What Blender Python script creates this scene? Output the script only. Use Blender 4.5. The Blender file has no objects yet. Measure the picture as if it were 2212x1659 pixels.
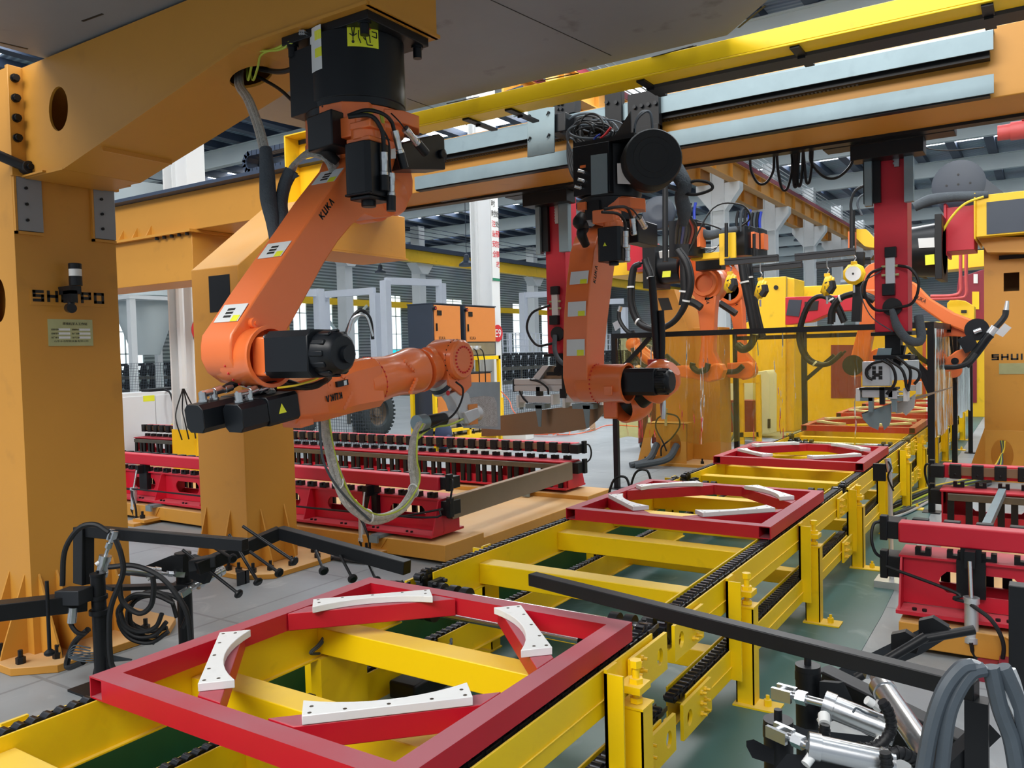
import bpy, math, random
from mathutils import Vector as V, Matrix
random.seed(7)
sc = bpy.context.scene
COL = sc.collection
# ------------------------------------------------------------------ camera, world, lights, exposure
FP, YAW, PIT, ROL, CH = 1774.0, math.radians(33.02), math.radians(2.176), math.radians(1.473), 1.7
CAM = V((0, 0, CH))
_w = V((-math.sin(YAW) * math.cos(PIT), math.cos(YAW) * math.cos(PIT), -math.sin(PIT)))
_r0 = V((math.cos(YAW), math.sin(YAW), 0)); _d0 = _w.cross(_r0)
_r = math.cos(ROL) * _r0 + math.sin(ROL) * _d0
_d = -math.sin(ROL) * _r0 + math.cos(ROL) * _d0
cd = bpy.data.cameras.new('camera'); cam = bpy.data.objects.new('camera', cd); COL.objects.link(cam)
cd.sensor_fit = 'HORIZONTAL'; cd.sensor_width = 36; cd.lens = 36 * FP / 2212; cd.clip_end = 300; cd.clip_start = 0.05
cam.matrix_world = Matrix(((_r.x, -_d.x, -_w.x, 0), (_r.y, -_d.y, -_w.y, 0), (_r.z, -_d.z, -_w.z, CH), (0, 0, 0, 1)))
sc.camera = cam
sc.view_settings.view_transform = 'Standard'; sc.view_settings.look = 'None'; sc.view_settings.gamma = 1
sc.view_settings.use_curve_mapping = False; sc.view_settings.exposure = 0.22
wd = bpy.data.worlds.new('world'); sc.world = wd; wd.use_nodes = True
wd.node_tree.nodes['Background'].inputs[0].default_value = (0.80, 0.89, 1.0, 1)
wd.node_tree.nodes['Background'].inputs[1].default_value = 0.40

def area(name, loc, target, sx, sy, power, color=(1, 1, 1)):
    l = bpy.data.lights.new(name, 'AREA'); l.shape = 'RECTANGLE'; l.size = sx; l.size_y = sy; l.energy = power; l.color = color
    o = bpy.data.objects.new(name, l); COL.objects.link(o); o.location = loc
    o.rotation_euler = (V(target) - V(loc)).to_track_quat('-Z', 'Y').to_euler(); return o
# area light added high behind the viewer, and area lights standing in for skylights
area('added_light_behind', (-3.0, -5.5, 8.6), (-3.0, 3.2, 0.3), 14, 3.5, 1300, (1.0, 0.97, 0.93))
area('daylight_roof', (-1.0, 5.5, 8.6), (-2.2, 5.5, 0), 12, 1.6, 560, (1.0, 0.98, 0.95))
area('daylight_roof_far', (-6.0, 17, 8.6), (-4.0, 15, 0), 14, 2.0, 1100, (0.97, 0.99, 1.0))

# ------------------------------------------------------------------ pixel of the photograph -> point on a world plane
def _ray(x, y): return _w + (x - 1106) / FP * _r + (y - 829.5) / FP * _d
def _hit(x, y, i, c):
    v = _ray(x, y); return CAM + v * ((c - CAM[i]) / v[i])
def PX(x, y, c): return _hit(x, y, 0, c)
def PY(x, y, c): return _hit(x, y, 1, c)
def PZ(x, y, c): return _hit(x, y, 2, c)

# ------------------------------------------------------------------ materials
MATS = {}
def mat(name, col, rough=0.5, metal=0.0, var=0.08, scale=6.0, dust=0.0, dustcol=(0.55, 0.50, 0.42), bump=0.0, coat=0.0, emit=0.0, alpha=1.0, spec=0.5, grime=0.0):
    m = bpy.data.materials.new(name); m.use_nodes = True; MATS[name] = m
    nt = m.node_tree; b = nt.nodes['Principled BSDF']; N = nt.nodes.new; L = nt.links.new
    b.inputs['Roughness'].default_value = rough; b.inputs['Metallic'].default_value = metal
    b.inputs['Coat Weight'].default_value = coat; b.inputs['Coat Roughness'].default_value = 0.12
    b.inputs['Specular IOR Level'].default_value = spec
    geo = N('ShaderNodeNewGeometry')
    tc = N('ShaderNodeTexCoord')
    n1 = N('ShaderNodeTexNoise'); n1.inputs['Scale'].default_value = scale; n1.inputs['Detail'].default_value = 5; n1.inputs['Roughness'].default_value = 0.62
    L(tc.outputs['Object'], n1.inputs['Vector'])
    mix = N('ShaderNodeMix'); mix.data_type = 'RGBA'
    dk = [max(0, c * (1 - var)) for c in col]; lt = [min(1, c * (1 + var) + var * 0.01) for c in col]
    mix.inputs['A'].default_value = (*dk, 1); mix.inputs['B'].default_value = (*lt, 1)
    L(n1.outputs['Fac'], mix.inputs['Factor']); out = mix.outputs['Result']
    if grime > 0:
        n3 = N('ShaderNodeTexNoise'); n3.inputs['Scale'].default_value = scale * 2.3; n3.inputs['Detail'].default_value = 8
        L(tc.outputs['Object'], n3.inputs['Vector'])
        cr = N('ShaderNodeMapRange'); cr.inputs['From Min'].default_value = 0.62; cr.inputs['From Max'].default_value = 0.74; cr.inputs['To Max'].default_value = grime
        L(n3.outputs['Fac'], cr.inputs['Value'])
        mg = N('ShaderNodeMix'); mg.data_type = 'RGBA'; mg.inputs['B'].default_value = (0.03, 0.025, 0.02, 1)
        L(cr.outputs['Result'], mg.inputs['Factor']); L(out, mg.inputs['A']); out = mg.outputs['Result']
    if dust > 0:
        sp = N('ShaderNodeSeparateXYZ'); L(geo.outputs['Normal'], sp.inputs[0])
        mr = N('ShaderNodeMapRange'); mr.inputs['From Min'].default_value = 0.55; mr.inputs['From Max'].default_value = 0.95; mr.inputs['To Max'].default_value = dust
        L(sp.outputs['Z'], mr.inputs['Value'])
        n2 = N('ShaderNodeTexNoise'); n2.inputs['Scale'].default_value = 2.5; n2.inputs['Detail'].default_value = 6
        L(tc.outputs['Object'], n2.inputs['Vector'])
        mm = N('ShaderNodeMath'); mm.operation = 'MULTIPLY'; L(mr.outputs['Result'], mm.inputs[0]); 
        m2 = N('ShaderNodeMapRange'); m2.inputs['From Min'].default_value = 0.3; m2.inputs['From Max'].default_value = 0.6; m2.inputs['To Min'].default_value = 0.55
        L(n2.outputs['Fac'], m2.inputs['Value']); L(m2.outputs['Result'], mm.inputs[1])
        md = N('ShaderNodeMix'); md.data_type = 'RGBA'; md.inputs['B'].default_value = (*dustcol, 1)
        L(mm.outputs[0], md.inputs['Factor']); L(out, md.inputs['A']); out = md.outputs['Result']
        mrr = N('ShaderNodeMix'); mrr.inputs['A'].default_value = rough; mrr.inputs['B'].default_value = 0.85
        L(mm.outputs[0], mrr.inputs['Factor']); L(mrr.outputs['Result'], b.inputs['Roughness'])
    L(out, b.inputs['Base Color'])
    if bump > 0:
        bp = N('ShaderNodeBump'); bp.inputs['Strength'].default_value = bump; bp.inputs['Distance'].default_value = 0.01
        n4 = N('ShaderNodeTexNoise'); n4.inputs['Scale'].default_value = scale * 5
        L(tc.outputs['Object'], n4.inputs['Vector']); L(n4.outputs['Fac'], bp.inputs['Height']); L(bp.outputs['Normal'], b.inputs['Normal'])
    if emit > 0:
        b.inputs['Emission Color'].default_value = (*col, 1); b.inputs['Emission Strength'].default_value = emit
    if alpha < 1:
        b.inputs['Alpha'].default_value = alpha
    return m
AMB = mat('amber_paint', (0.58, 0.265, 0.034), 0.45, var=0.06, scale=2.0, dust=0.45, grime=0.12, dustcol=(0.62, 0.50, 0.33))
YEL = mat('yellow_paint', (1.0, 0.66, 0.003), 0.38, var=0.03, scale=4, dust=0.42, dustcol=(0.58, 0.43, 0.22), grime=0.12)
YEL2 = mat('machine_yellow', (0.90, 0.56, 0.012), 0.45, var=0.08, scale=2, dust=0.3, grime=0.2)
ORG = mat('robot_orange', (0.86, 0.19, 0.045), 0.33, var=0.05, scale=5, coat=0.35)
PALE_ORG = mat('cabinet_orange', (0.70, 0.24, 0.055), 0.4, var=0.04)
RED = mat('red_paint', (0.52, 0.006, 0.022), 0.42, var=0.10, scale=5, dust=0.72, dustcol=(0.33, 0.17, 0.20))
RED2 = mat('signal_red_paint', (0.56, 0.010, 0.030), 0.42, var=0.06, scale=4, dust=0.30, dustcol=(0.60, 0.25, 0.28))
BLK = mat('black_paint', (0.006, 0.007, 0.009), 0.42, var=0.25, scale=5, dust=0.06, dustcol=(0.12, 0.13, 0.14), spec=0.3)
BLM = mat('black_motor', (0.005, 0.007, 0.010), 0.36, var=0.15, spec=0.35)
RUB = mat('black_rubber', (0.006, 0.007, 0.009), 0.5, var=0.2, spec=0.4)
GRH = mat('grey_hose', (0.055, 0.072, 0.09), 0.5, var=0.25, scale=14)
GRC = mat('grey_cloth_sleeve', (0.07, 0.085, 0.10), 0.85, var=0.25, scale=20, bump=0.5)
STL = mat('brushed_steel', (0.42, 0.44, 0.46), 0.30, 0.9, var=0.2, scale=8)
ZNC = mat('galvanised_steel', (0.23, 0.31, 0.345), 0.45, 0.45, var=0.22, scale=3, grime=0.12)
ALU = mat('aluminium', (0.62, 0.64, 0.66), 0.35, 0.6, var=0.08)
CHR = mat('chrome', (0.62, 0.64, 0.66), 0.27, 0.95, var=0.08)
BRD = mat('braided_steel', (0.66, 0.66, 0.62), 0.35, 0.85, var=0.5, scale=60, bump=1.0)
BRZ = mat('bare_iron', (0.15, 0.14, 0.115), 0.42, 0.8, var=0.35, scale=7)
CHN = mat('oiled_chain', (0.045, 0.047, 0.055), 0.30, 0.8, var=0.4, scale=20)
PWH = mat('white_nylon', (0.80, 0.82, 0.82), 0.4, var=0.04, scale=12, grime=0.08)
WHT = mat('white_steel_paint', (0.72, 0.75, 0.76), 0.5, var=0.05, scale=1.2, grime=0.06)
WH2 = mat('bright_white_paint', (0.80, 0.84, 0.92), 0.45, var=0.03)
GRG = mat('grey_green_paint', (0.55, 0.62, 0.63), 0.55, var=0.06, scale=0.8)
NVY = mat('navy_steel', (0.032, 0.050, 0.088), 0.5, var=0.2, scale=0.7)
CAB = mat('dark_blue_grey', (0.030, 0.044, 0.068), 0.42, var=0.08)
PLT = mat('grey_plate', (0.26, 0.275, 0.30), 0.5, 0.1, var=0.14, scale=1.5, grime=0.6)
PLK = mat('dull_plate', (0.022, 0.025, 0.030), 0.5, 0.3, var=0.15)
LBL = mat('white_label', (0.72, 0.74, 0.74), 0.4, var=0.02)
YLB = mat('yellow_label', (0.80, 0.83, 0.03), 0.4, var=0.02)
BRS = mat('brass_plate', (0.42, 0.43, 0.22), 0.38, 0.4, var=0.2, scale=6)
INK = mat('black_ink', (0.008, 0.008, 0.008), 0.5, var=0)
RIN = mat('red_ink', (0.62, 0.02, 0.03), 0.5, var=0)
GIN = mat('green_ink', (0.02, 0.22, 0.12), 0.5, var=0)
CPR = mat('brown_metal', (0.34, 0.24, 0.16), 0.32, 0.75, var=0.2, scale=2)
YGW = mat('green_yellow_wire', (0.45, 0.55, 0.05), 0.4, var=0.1)
YWR = mat('yellow_wire', (0.75, 0.55, 0.03), 0.4, var=0.1)
BWR = mat('blue_wire', (0.02, 0.05, 0.42), 0.4, var=0.1)
RWR = mat('red_wire', (0.55, 0.02, 0.02), 0.4, var=0.1)
ORW = mat('orange_air_hose', (0.90, 0.16, 0.06), 0.45, var=0.05)
MAG = mat('maroon_paint', (0.22, 0.012, 0.030), 0.5, var=0.1)
PNK = mat('faded_red_paint', (0.55, 0.08, 0.08), 0.5, var=0.08)
TYR = mat('tyre_rubber', (0.030, 0.040, 0.043), 0.8, var=0.3, scale=12)
RST = mat('rusty_rim', (0.16, 0.12, 0.085), 0.7, 0.3, var=0.35, scale=9)
GRN = mat('green_floor_edge', (0.006, 0.105, 0.055), 0.55, var=0.25, scale=4)
TRS = mat('dark_red_trousers', (0.13, 0.022, 0.014), 0.85, var=0.25, scale=14, bump=0.5)
SKN = mat('skin', (0.48, 0.26, 0.17), 0.55, var=0.05)
JKT = mat('navy_jacket', (0.03, 0.045, 0.10), 0.85, var=0.2, scale=10)
CBD = mat('cardboard', (0.45, 0.30, 0.18), 0.8, var=0.12)
SKY = mat('skylight_panel', (0.92, 0.96, 1.0), 0.5, var=0, emit=7.0)
WIN = mat('daylit_window_glass', (0.86, 0.97, 1.0), 0.3, var=0.01, emit=1.15)
CYN = mat('cyan_window_film', (0.02, 0.72, 0.80), 0.3, var=0.01, emit=0.75)

def texmat(name, build):
    m = bpy.data.materials.new(name); m.use_nodes = True; nt = m.node_tree
    build(nt, nt.nodes['Principled BSDF'], nt.nodes.new, nt.links.new); return m
def _corr(axis, scale, c0, c1):
    def f(nt, b, N, L):
        tc = N('ShaderNodeTexCoord'); w = N('ShaderNodeTexWave'); w.bands_direction = axis; w.inputs['Scale'].default_value = scale; w.inputs['Distortion'].default_value = 0
        L(tc.outputs['Object'], w.inputs['Vector'])
        mx = N('ShaderNodeMix'); mx.data_type = 'RGBA'; mx.inputs['A'].default_value = (*c0, 1); mx.inputs['B'].default_value = (*c1, 1)
        L(w.outputs['Fac'], mx.inputs['Factor'])
        n = N('ShaderNodeTexNoise'); n.inputs['Scale'].default_value = 0.6; L(tc.outputs['Object'], n.inputs['Vector'])
        m2 = N('ShaderNodeMix'); m2.data_type = 'RGBA'; m2.blend_type = 'MULTIPLY'; m2.inputs['Factor'].default_value = 0.35
        L(mx.outputs['Result'], m2.inputs['A']); L(n.outputs['Color'], m2.inputs['B'])
        L(m2.outputs['Result'], b.inputs['Base Color']); b.inputs['Roughness'].default_value = 0.5
        bp = N('ShaderNodeBump'); bp.inputs['Strength'].default_value = 0.6; bp.inputs['Distance'].default_value = 0.04
        L(w.outputs['Fac'], bp.inputs['Height']); L(bp.outputs['Normal'], b.inputs['Normal'])
    return f
ROOFM = texmat('corrugated_roof', _corr('Y', 1.6, (0.20, 0.28, 0.36), (0.40, 0.50, 0.57)))
WALLM = texmat('corrugated_wall', _corr('Z', 1.5, (0.12, 0.155, 0.165), (0.34, 0.40, 0.41)))
WALL2 = texmat('pale_corrugated_wall', _corr('Z', 1.5, (0.40, 0.46, 0.48), (0.62, 0.68, 0.70)))
def _floor(base, dark, light, joints):
    def f(nt, b, N, L):
        geo = N('ShaderNodeNewGeometry')
        n = N('ShaderNodeTexNoise'); n.inputs['Scale'].default_value = 0.7; n.inputs['Detail'].default_value = 9; n.inputs['Roughness'].default_value = 0.6
        L(geo.outputs['Position'], n.inputs['Vector'])
        cr = N('ShaderNodeValToRGB'); e = cr.color_ramp.elements; e[0].position = 0.30; e[0].color = (*dark, 1); e[1].position = 0.62; e[1].color = (*base, 1)
        L(n.outputs['Fac'], cr.inputs[0])
        n2 = N('ShaderNodeTexNoise'); n2.inputs['Scale'].default_value = 3.3; n2.inputs['Detail'].default_value = 10; n2.inputs['Distortion'].default_value = 1.2
        L(geo.outputs['Position'], n2.inputs['Vector'])
        mr = N('ShaderNodeMapRange'); mr.inputs['From Min'].default_value = 0.60; mr.inputs['From Max'].default_value = 0.72; mr.inputs['To Max'].default_value = 0.55
        L(n2.outputs['Fac'], mr.inputs['Value'])
        mx = N('ShaderNodeMix'); mx.data_type = 'RGBA'; mx.inputs['B'].default_value = (*light, 1)
        L(mr.outputs['Result'], mx.inputs['Factor']); L(cr.outputs['Color'], mx.inputs['A']); out = mx.outputs['Result']
        if joints:
            br = N('ShaderNodeTexBrick'); br.inputs['Scale'].default_value = 0.22; br.inputs['Mortar Size'].default_value = 0.0025; br.offset = 0
            br.inputs['Color1'].default_value = br.inputs['Color2'].default_value = (1, 1, 1, 1); br.inputs['Mortar'].default_value = (0.62, 0.62, 0.62, 1)
            L(geo.outputs['Position'], br.inputs['Vector'])
            mj = N('ShaderNodeMix'); mj.data_type = 'RGBA'; mj.blend_type = 'MULTIPLY'; mj.inputs['Factor'].default_value = 0.8
            L(out, mj.inputs['A']); L(br.outputs['Color'], mj.inputs['B']); out = mj.outputs['Result']
        L(out, b.inputs['Base Color'])
        b.inputs['Roughness'].default_value = 0.42
    return f
FLR = texmat('concrete_floor', _floor((0.28, 0.31, 0.33), (0.20, 0.225, 0.24), (0.40, 0.42, 0.43), True))
GFL = texmat('green_floor_paint', _floor((0.060, 0.150, 0.148), (0.038, 0.115, 0.110), (0.20, 0.30, 0.30), False))
def _pvc(nt, b, N, L):
    nt.nodes.remove(b); out = [n for n in nt.nodes if n.type == 'OUTPUT_MATERIAL'][0]
    tc = N('ShaderNodeTexCoord'); t = N('ShaderNodeBsdfTransparent'); t.inputs[0].default_value = (0.90, 0.80, 0.36, 1)
    g = N('ShaderNodeBsdfGlossy'); g.inputs['Roughness'].default_value = 0.10; g.inputs[0].default_value = (1, 1, 0.95, 1)
    d = N('ShaderNodeBsdfDiffuse'); d.inputs[0].default_value = (0.55, 0.48, 0.12, 1)
    mp = N('ShaderNodeMapping'); mp.inputs['Scale'].default_value = (5, 5, 0.8); L(tc.outputs['Object'], mp.inputs[0])
    n = N('ShaderNodeTexNoise'); n.inputs['Scale'].default_value = 1.4; n.inputs['Detail'].default_value = 3; L(mp.outputs[0], n.inputs['Vector'])
    bp = N('ShaderNodeBump'); bp.inputs['Strength'].default_value = 0.9; bp.inputs['Distance'].default_value = 0.08; L(n.outputs['Fac'], bp.inputs['Height']); L(bp.outputs['Normal'], g.inputs['Normal'])
    fr = N('ShaderNodeFresnel'); fr.inputs['IOR'].default_value = 1.45; L(bp.outputs['Normal'], fr.inputs['Normal'])
    m0 = N('ShaderNodeMixShader'); m0.inputs[0].default_value = 0.10; L(t.outputs[0], m0.inputs[1]); L(d.outputs[0], m0.inputs[2])
    m1 = N('ShaderNodeMixShader'); L(fr.outputs[0], m1.inputs[0]); L(m0.outputs[0], m1.inputs[1]); L(g.outputs[0], m1.inputs[2])
    L(m1.outputs[0], out.inputs[0])
PVC = texmat('amber_clear_curtain', _pvc)

# ------------------------------------------------------------------ mesh builder
def spline(pts, k=6):
    P = [V(p) for p in pts]
    if len(P) < 3: return P
    P = [P[0] * 2 - P[1]] + P + [P[-1] * 2 - P[-2]]; out = []
    for i in range(1, len(P) - 2):
        a, b, c, d = P[i - 1], P[i], P[i + 1], P[i + 2]
        for j in range(k):
            t = j / k
            out.append(0.5 * ((2 * b) + (c - a) * t + (2 * a - 5 * b + 4 * c - d) * t * t + (3 * b - a - 3 * c + d) * t ** 3))
    out.append(P[-2]); return out
def frame(ax):
    ax = V(ax).normalized(); up = V((0, 0, 1)) if abs(ax.z) < 0.9 else V((0, 1, 0))
    u = up.cross(ax).normalized(); return ax, u, ax.cross(u).normalized()
class MB:
    def __init__(s): s.v = []; s.f = []; s.smooth = True
    def add(s, vs, fs):
        o = len(s.v); s.v += [V(p) for p in vs]; s.f += [tuple(i + o for i in f) for f in fs]; return s
    def box(s, x0, x1, y0, y1, z0, z1):
        return s.add([(x, y, z) for z in (z0, z1) for y in (y0, y1) for x in (x0, x1)],
                     [(0, 2, 3, 1), (4, 5, 7, 6), (0, 1, 5, 4), (2, 6, 7, 3), (0, 4, 6, 2), (1, 3, 7, 5)])
    def obox(s, c, u, v, w):      # centre and three half-extent vectors
        c, u, v, w = V(c), V(u), V(v), V(w)
        return s.add([c + i * u + j * v + k * w for k in (-1, 1) for j in (-1, 1) for i in (-1, 1)],
                     [(0, 2, 3, 1), (4, 5, 7, 6), (0, 1, 5, 4), (2, 6, 7, 3), (0, 4, 6, 2), (1, 3, 7, 5)])
    def beam(s, p0, p1, w, h, up=(0, 0, 1)):
        p0, p1 = V(p0), V(p1); a = p1 - p0; L = a.length; a.normalize(); up = V(up)
        if abs(a.dot(up)) > 0.98: up = V((0, 1, 0))
        u = a.cross(up).normalized(); n = u.cross(a).normalized()
        return s.obox((p0 + p1) / 2, a * L / 2, u * w / 2, n * h / 2)
    def lathe(s, p, ax, prof, n=20, cap=True):
        a, u, w = frame(ax); p = V(p); o = len(s.v)
        for t, r in prof:
            for i in range(n):
                th = 2 * math.pi * i / n; s.v.append(p + a * t + (u * math.cos(th) + w * math.sin(th)) * r)
        for j in range(len(prof) - 1):
            for i in range(n):
                k = (i + 1) % n; s.f.append((o + j * n + i, o + j * n + k, o + (j + 1) * n + k, o + (j + 1) * n + i))
        if cap:
            s.f.append(tuple(o + i for i in reversed(range(n)))); s.f.append(tuple(o + (len(prof) - 1) * n + i for i in range(n)))
        return s
    def cyl(s, p0, p1, r0, r1=None, n=16):
        p0, p1 = V(p0), V(p1); L = (p1 - p0).length
        return s.lathe(p0, p1 - p0, [(0, r0), (L, r0 if r1 is None else r1)], n)
    def tube(s, pts, r, n=8, k=6):
        P = spline(pts, k); rs = r if hasattr(r, '__len__') else None
        t0 = (P[1] - P[0]).normalized(); _, u, _ = frame(t0); o = len(s.v)
        for i, p in enumerate(P):
            t = (P[min(i + 1, len(P) - 1)] - P[max(i - 1, 0)]).normalized()
            u = (u - t * u.dot(t)).normalized(); w = t.cross(u)
            if rs:
                q = i / (len(P) - 1) * (len(rs) - 1); a = int(min(q, len(rs) - 2)); rr = rs[a] + (rs[a + 1] - rs[a]) * (q - a)
            else: rr = r
            for j in range(n):
                th = 2 * math.pi * j / n; s.v.append(p + (u * math.cos(th) + w * math.sin(th)) * rr)
        for i in range(len(P) - 1):
            for j in range(n):
                k2 = (j + 1) % n; s.f.append((o + i * n + j, o + i * n + k2, o + (i + 1) * n + k2, o + (i + 1) * n + j))
        s.f.append(tuple(o + i for i in reversed(range(n)))); s.f.append(tuple(o + (len(P) - 1) * n + i for i in range(n)))
        return s
    def prism(s, poly, vec):
        P = [V(p) for p in poly]; n = len(P); vec = V(vec); o = len(s.v)
        nrm = V((0, 0, 0))
        for i in range(n): nrm += P[i].cross(P[(i + 1) % n])
        if nrm.dot(vec) < 0: P.reverse()
        s.v += P + [p + vec for p in P]
        s.f.append(tuple(o + i for i in reversed(range(n)))); s.f.append(tuple(o + n + i for i in range(n)))
        for i in range(n):
            k = (i + 1) % n; s.f.append((o + i, o + k, o + n + k, o + n + i))
        return s
    def bone(s, c0, r0, c1, r1, ax, th, n=14):   # tapered link with round ends, extruded along ax
        ax = V(ax).normalized(); c0, c1 = V(c0), V(c1); d = (c1 - c0); d -= ax * d.dot(ax); d.normalize(); e = ax.cross(d); P = []
        for i in range(n + 1):
            th0 = math.pi / 2 + math.pi * i / n; P.append(c0 + (d * math.cos(th0) + e * math.sin(th0)) * r0)
        for i in range(n + 1):
            th0 = -math.pi / 2 + math.pi * i / n; P.append(c1 + (d * math.cos(th0) + e * math.sin(th0)) * r1)
        return s.prism(P, ax * th)
    def sphere(s, c, r, n=12, sq=(1, 1, 1)):
        prof = [(-math.cos(math.pi * i / n) * r, math.sin(math.pi * i / n) * r + 1e-5) for i in range(n + 1)]
        o = len(s.v); s.lathe((0, 0, 0), (0, 0, 1), prof, n * 2, False)
        for i in range(o, len(s.v)):
            p = s.v[i]; s.v[i] = V(c) + V((p.x * sq[0], p.y * sq[1], p.z * sq[2]))
        return s
    def bolts(s, pts, ax, r=0.012, h=0.015, n=6):
        for p in pts: s.cyl(p, V(p) + V(ax).normalized() * h, r, n=n)
        return s
    def build(s, name, m, root=None, bevel=0, label=None, cat=None, group=None, kind=None, flat=False):
        me = bpy.data.meshes.new(name)
        if root is not None: off = V(root['org'])
        elif s.v:
            xs = [p.x for p in s.v]; ys = [p.y for p in s.v]; zs = [p.z for p in s.v]
            off = V(((min(xs) + max(xs)) / 2, (min(ys) + max(ys)) / 2, min(zs)))
        me.from_pydata([p - off for p in s.v], [], s.f); me.materials.append(m)
        me.validate()
        if not flat:
            me.shade_smooth(); me.set_sharp_from_angle(angle=math.radians(38))
        o = bpy.data.objects.new(name, me); COL.objects.link(o)
        if root is not None: o.parent = root
        else: o.location = off
        o['org'] = tuple(off)
        if bevel:
            b = o.modifiers.new('bevel', 'BEVEL'); b.width = bevel; b.segments = 2; b.limit_method = 'ANGLE'; b.angle_limit = math.radians(50); b.use_clamp_overlap = True
        if label: o['label'] = label
        if cat: o['category'] = cat
        if group: o['group'] = group
        if kind: o['kind'] = kind
        return o
def hole(outer, inner):      # one outline with a slit to its hole
    O = [V(p) for p in outer]; I = [V(p) for p in inner]
    def ar(P):
        n = V((0, 0, 0))
        for i in range(len(P)): n += P[i].cross(P[(i + 1) % len(P)])
        return n
    if ar([p - O[0] for p in O]).dot(ar([p - O[0] for p in I])) > 0: I.reverse()
    bi = min(((i, j) for i in range(len(O)) for j in range(len(I))), key=lambda q: (O[q[0]] - I[q[1]]).length)
    return O[:bi[0] + 1] + I[bi[1]:] + I[:bi[1] + 1] + O[bi[0]:]
def ring_pts(c, u, v, n=20): return [V(c) + V(u) * math.cos(2 * math.pi * i / n) + V(v) * math.sin(2 * math.pi * i / n) for i in range(n)]
def thing(name, loc, label, cat, group=None):
    o = bpy.data.objects.new(name, None); COL.objects.link(o); o.location = loc; o['org'] = tuple(loc); o.empty_display_size = 0.1
    o['label'] = label; o['category'] = cat
    if group: o['group'] = group
    return o
def rep(b, name, m, root, offs, **k):      # one part, then copies of it at the given offsets
    o = b.build(name, m, root, **k)
    for d in offs: c = o.copy(); COL.objects.link(c); c.location = o.location + V(d)
    return o
ORD = ['nearest', 'second nearest', 'third nearest', 'fourth nearest', 'fifth nearest', 'sixth nearest', 'seventh nearest', 'eighth nearest', 'ninth nearest', 'tenth nearest', 'farthest']
def copy_tree(o, parent=None):
    c = o.copy(); COL.objects.link(c)
    if parent is not None: c.parent = parent
    for ch in list(o.children): copy_tree(ch, c)
    return c
def dup(o, loc, label, rz=0, group=None):
    c = copy_tree(o); c.location = loc; c.rotation_euler = (0, 0, rz); c['label'] = label
    if group: c['group'] = group
    return c
def struct(name, mb, m, bevel=0, flat=False): return mb.build(name, m, None, bevel, kind='structure', flat=flat)
def text(name, s, m, root, origin, xdir, ydir, height, width=None, depth=0.002):   # writing whose lower left corner is origin
    cu = bpy.data.curves.new(name, 'FONT'); cu.body = s; cu.size = 1; cu.extrude = 0.0; cu.offset = 0.008 if len(s) < 9 else 0
    t = bpy.data.objects.new(name, cu); COL.objects.link(t)
    dg = bpy.context.evaluated_depsgraph_get(); me = bpy.data.meshes.new_from_object(t.evaluated_get(dg))
    COL.objects.unlink(t); bpy.data.objects.remove(t); bpy.data.curves.remove(cu)
    xs = [v.co.x for v in me.vertices]; ys = [v.co.y for v in me.vertices]
    x0, x1, y0, y1 = min(xs), max(xs), min(ys), max(ys)
    X = V(xdir).normalized(); Y = V(ydir).normalized(); Z = X.cross(Y)
    sy = height / (y1 - y0); sx = (width / (x1 - x0)) if width else sy; off = V(root['org']) if root else V((0, 0, 0))
    for v in me.vertices:
        v.co = V(origin) + X * (v.co.x - x0) * sx + Y * (v.co.y - y0) * sy + Z * depth - off
    me.materials.clear(); me.materials.append(m)
    o = bpy.data.objects.new(name, me); COL.objects.link(o)
    if root: o.parent = root; o['org'] = tuple(off)
    return o
GLY = {'S': [[(1, 1), (0, 1), (0, .52), (1, .52), (1, 0), (0, 0)]], 'H': [[(0, 0), (0, 1)], [(1, 0), (1, 1)], [(0, .5), (1, .5)]], 'U': [[(0, 1), (0, 0), (1, 0), (1, 1)]], 'I': [[(.5, 0), (.5, 1)]], 'P': [[(0, 0), (0, 1), (1, 1), (1, .42), (0, .42)]], 'O': [[(0, 0), (0, 1), (1, 1), (1, 0), (0, 0)]],
       'K': [[(0, 0), (0, 1)], [(0, .45), (.95, 1)], [(.25, .5), (1, 0)]], 'A': [[(0, 0), (.5, 1), (1, 0)]]}
def block_text(s, m, root, origin, xd, yd, H, W, fat, depth=.001):      # bold square lettering made of strokes, one letter per part
    X = V(xd).normalized(); Y = V(yd).normalized(); Z = X.cross(Y); n = len(s); cw = W / (n * 1.0 - .22); x = 0
    tot = sum(.45 if c == 'I' else 1 for c in s); u = W / (tot + .28 * (n - 1) * 1.0); f = fat
    for c in s:
        w = u * (.3 if c == 'I' else 1); b = MB()
        for st in GLY[c]:
            P = [V(origin) + X * (x + f / 2 + (w - f) * p[0]) + Y * (f / 2 + (H - f) * p[1]) + Z * depth for p in st]
            for i in range(len(P) - 1):
                d = (P[i + 1] - P[i]).normalized(); e = f * .5 if c in 'SHUIPO' else f * .3; b.obox((P[i] + P[i + 1]) / 2, d * ((P[i + 1] - P[i]).length / 2 + e), d.cross(Z) * f / 2, Z * .0006)
        b.build('brand_letter', m, root, flat=True); x += w + u * .28
def quad(name, m, root, pts, th=0.002, label=None):   # thin plate from four corners
    P = [V(p) for p in pts]; n = (P[1] - P[0]).cross(P[3] - P[0]).normalized()
    b = MB(); b.prism(P, n * th); return b.build(name, m, root, label=label)
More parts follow.
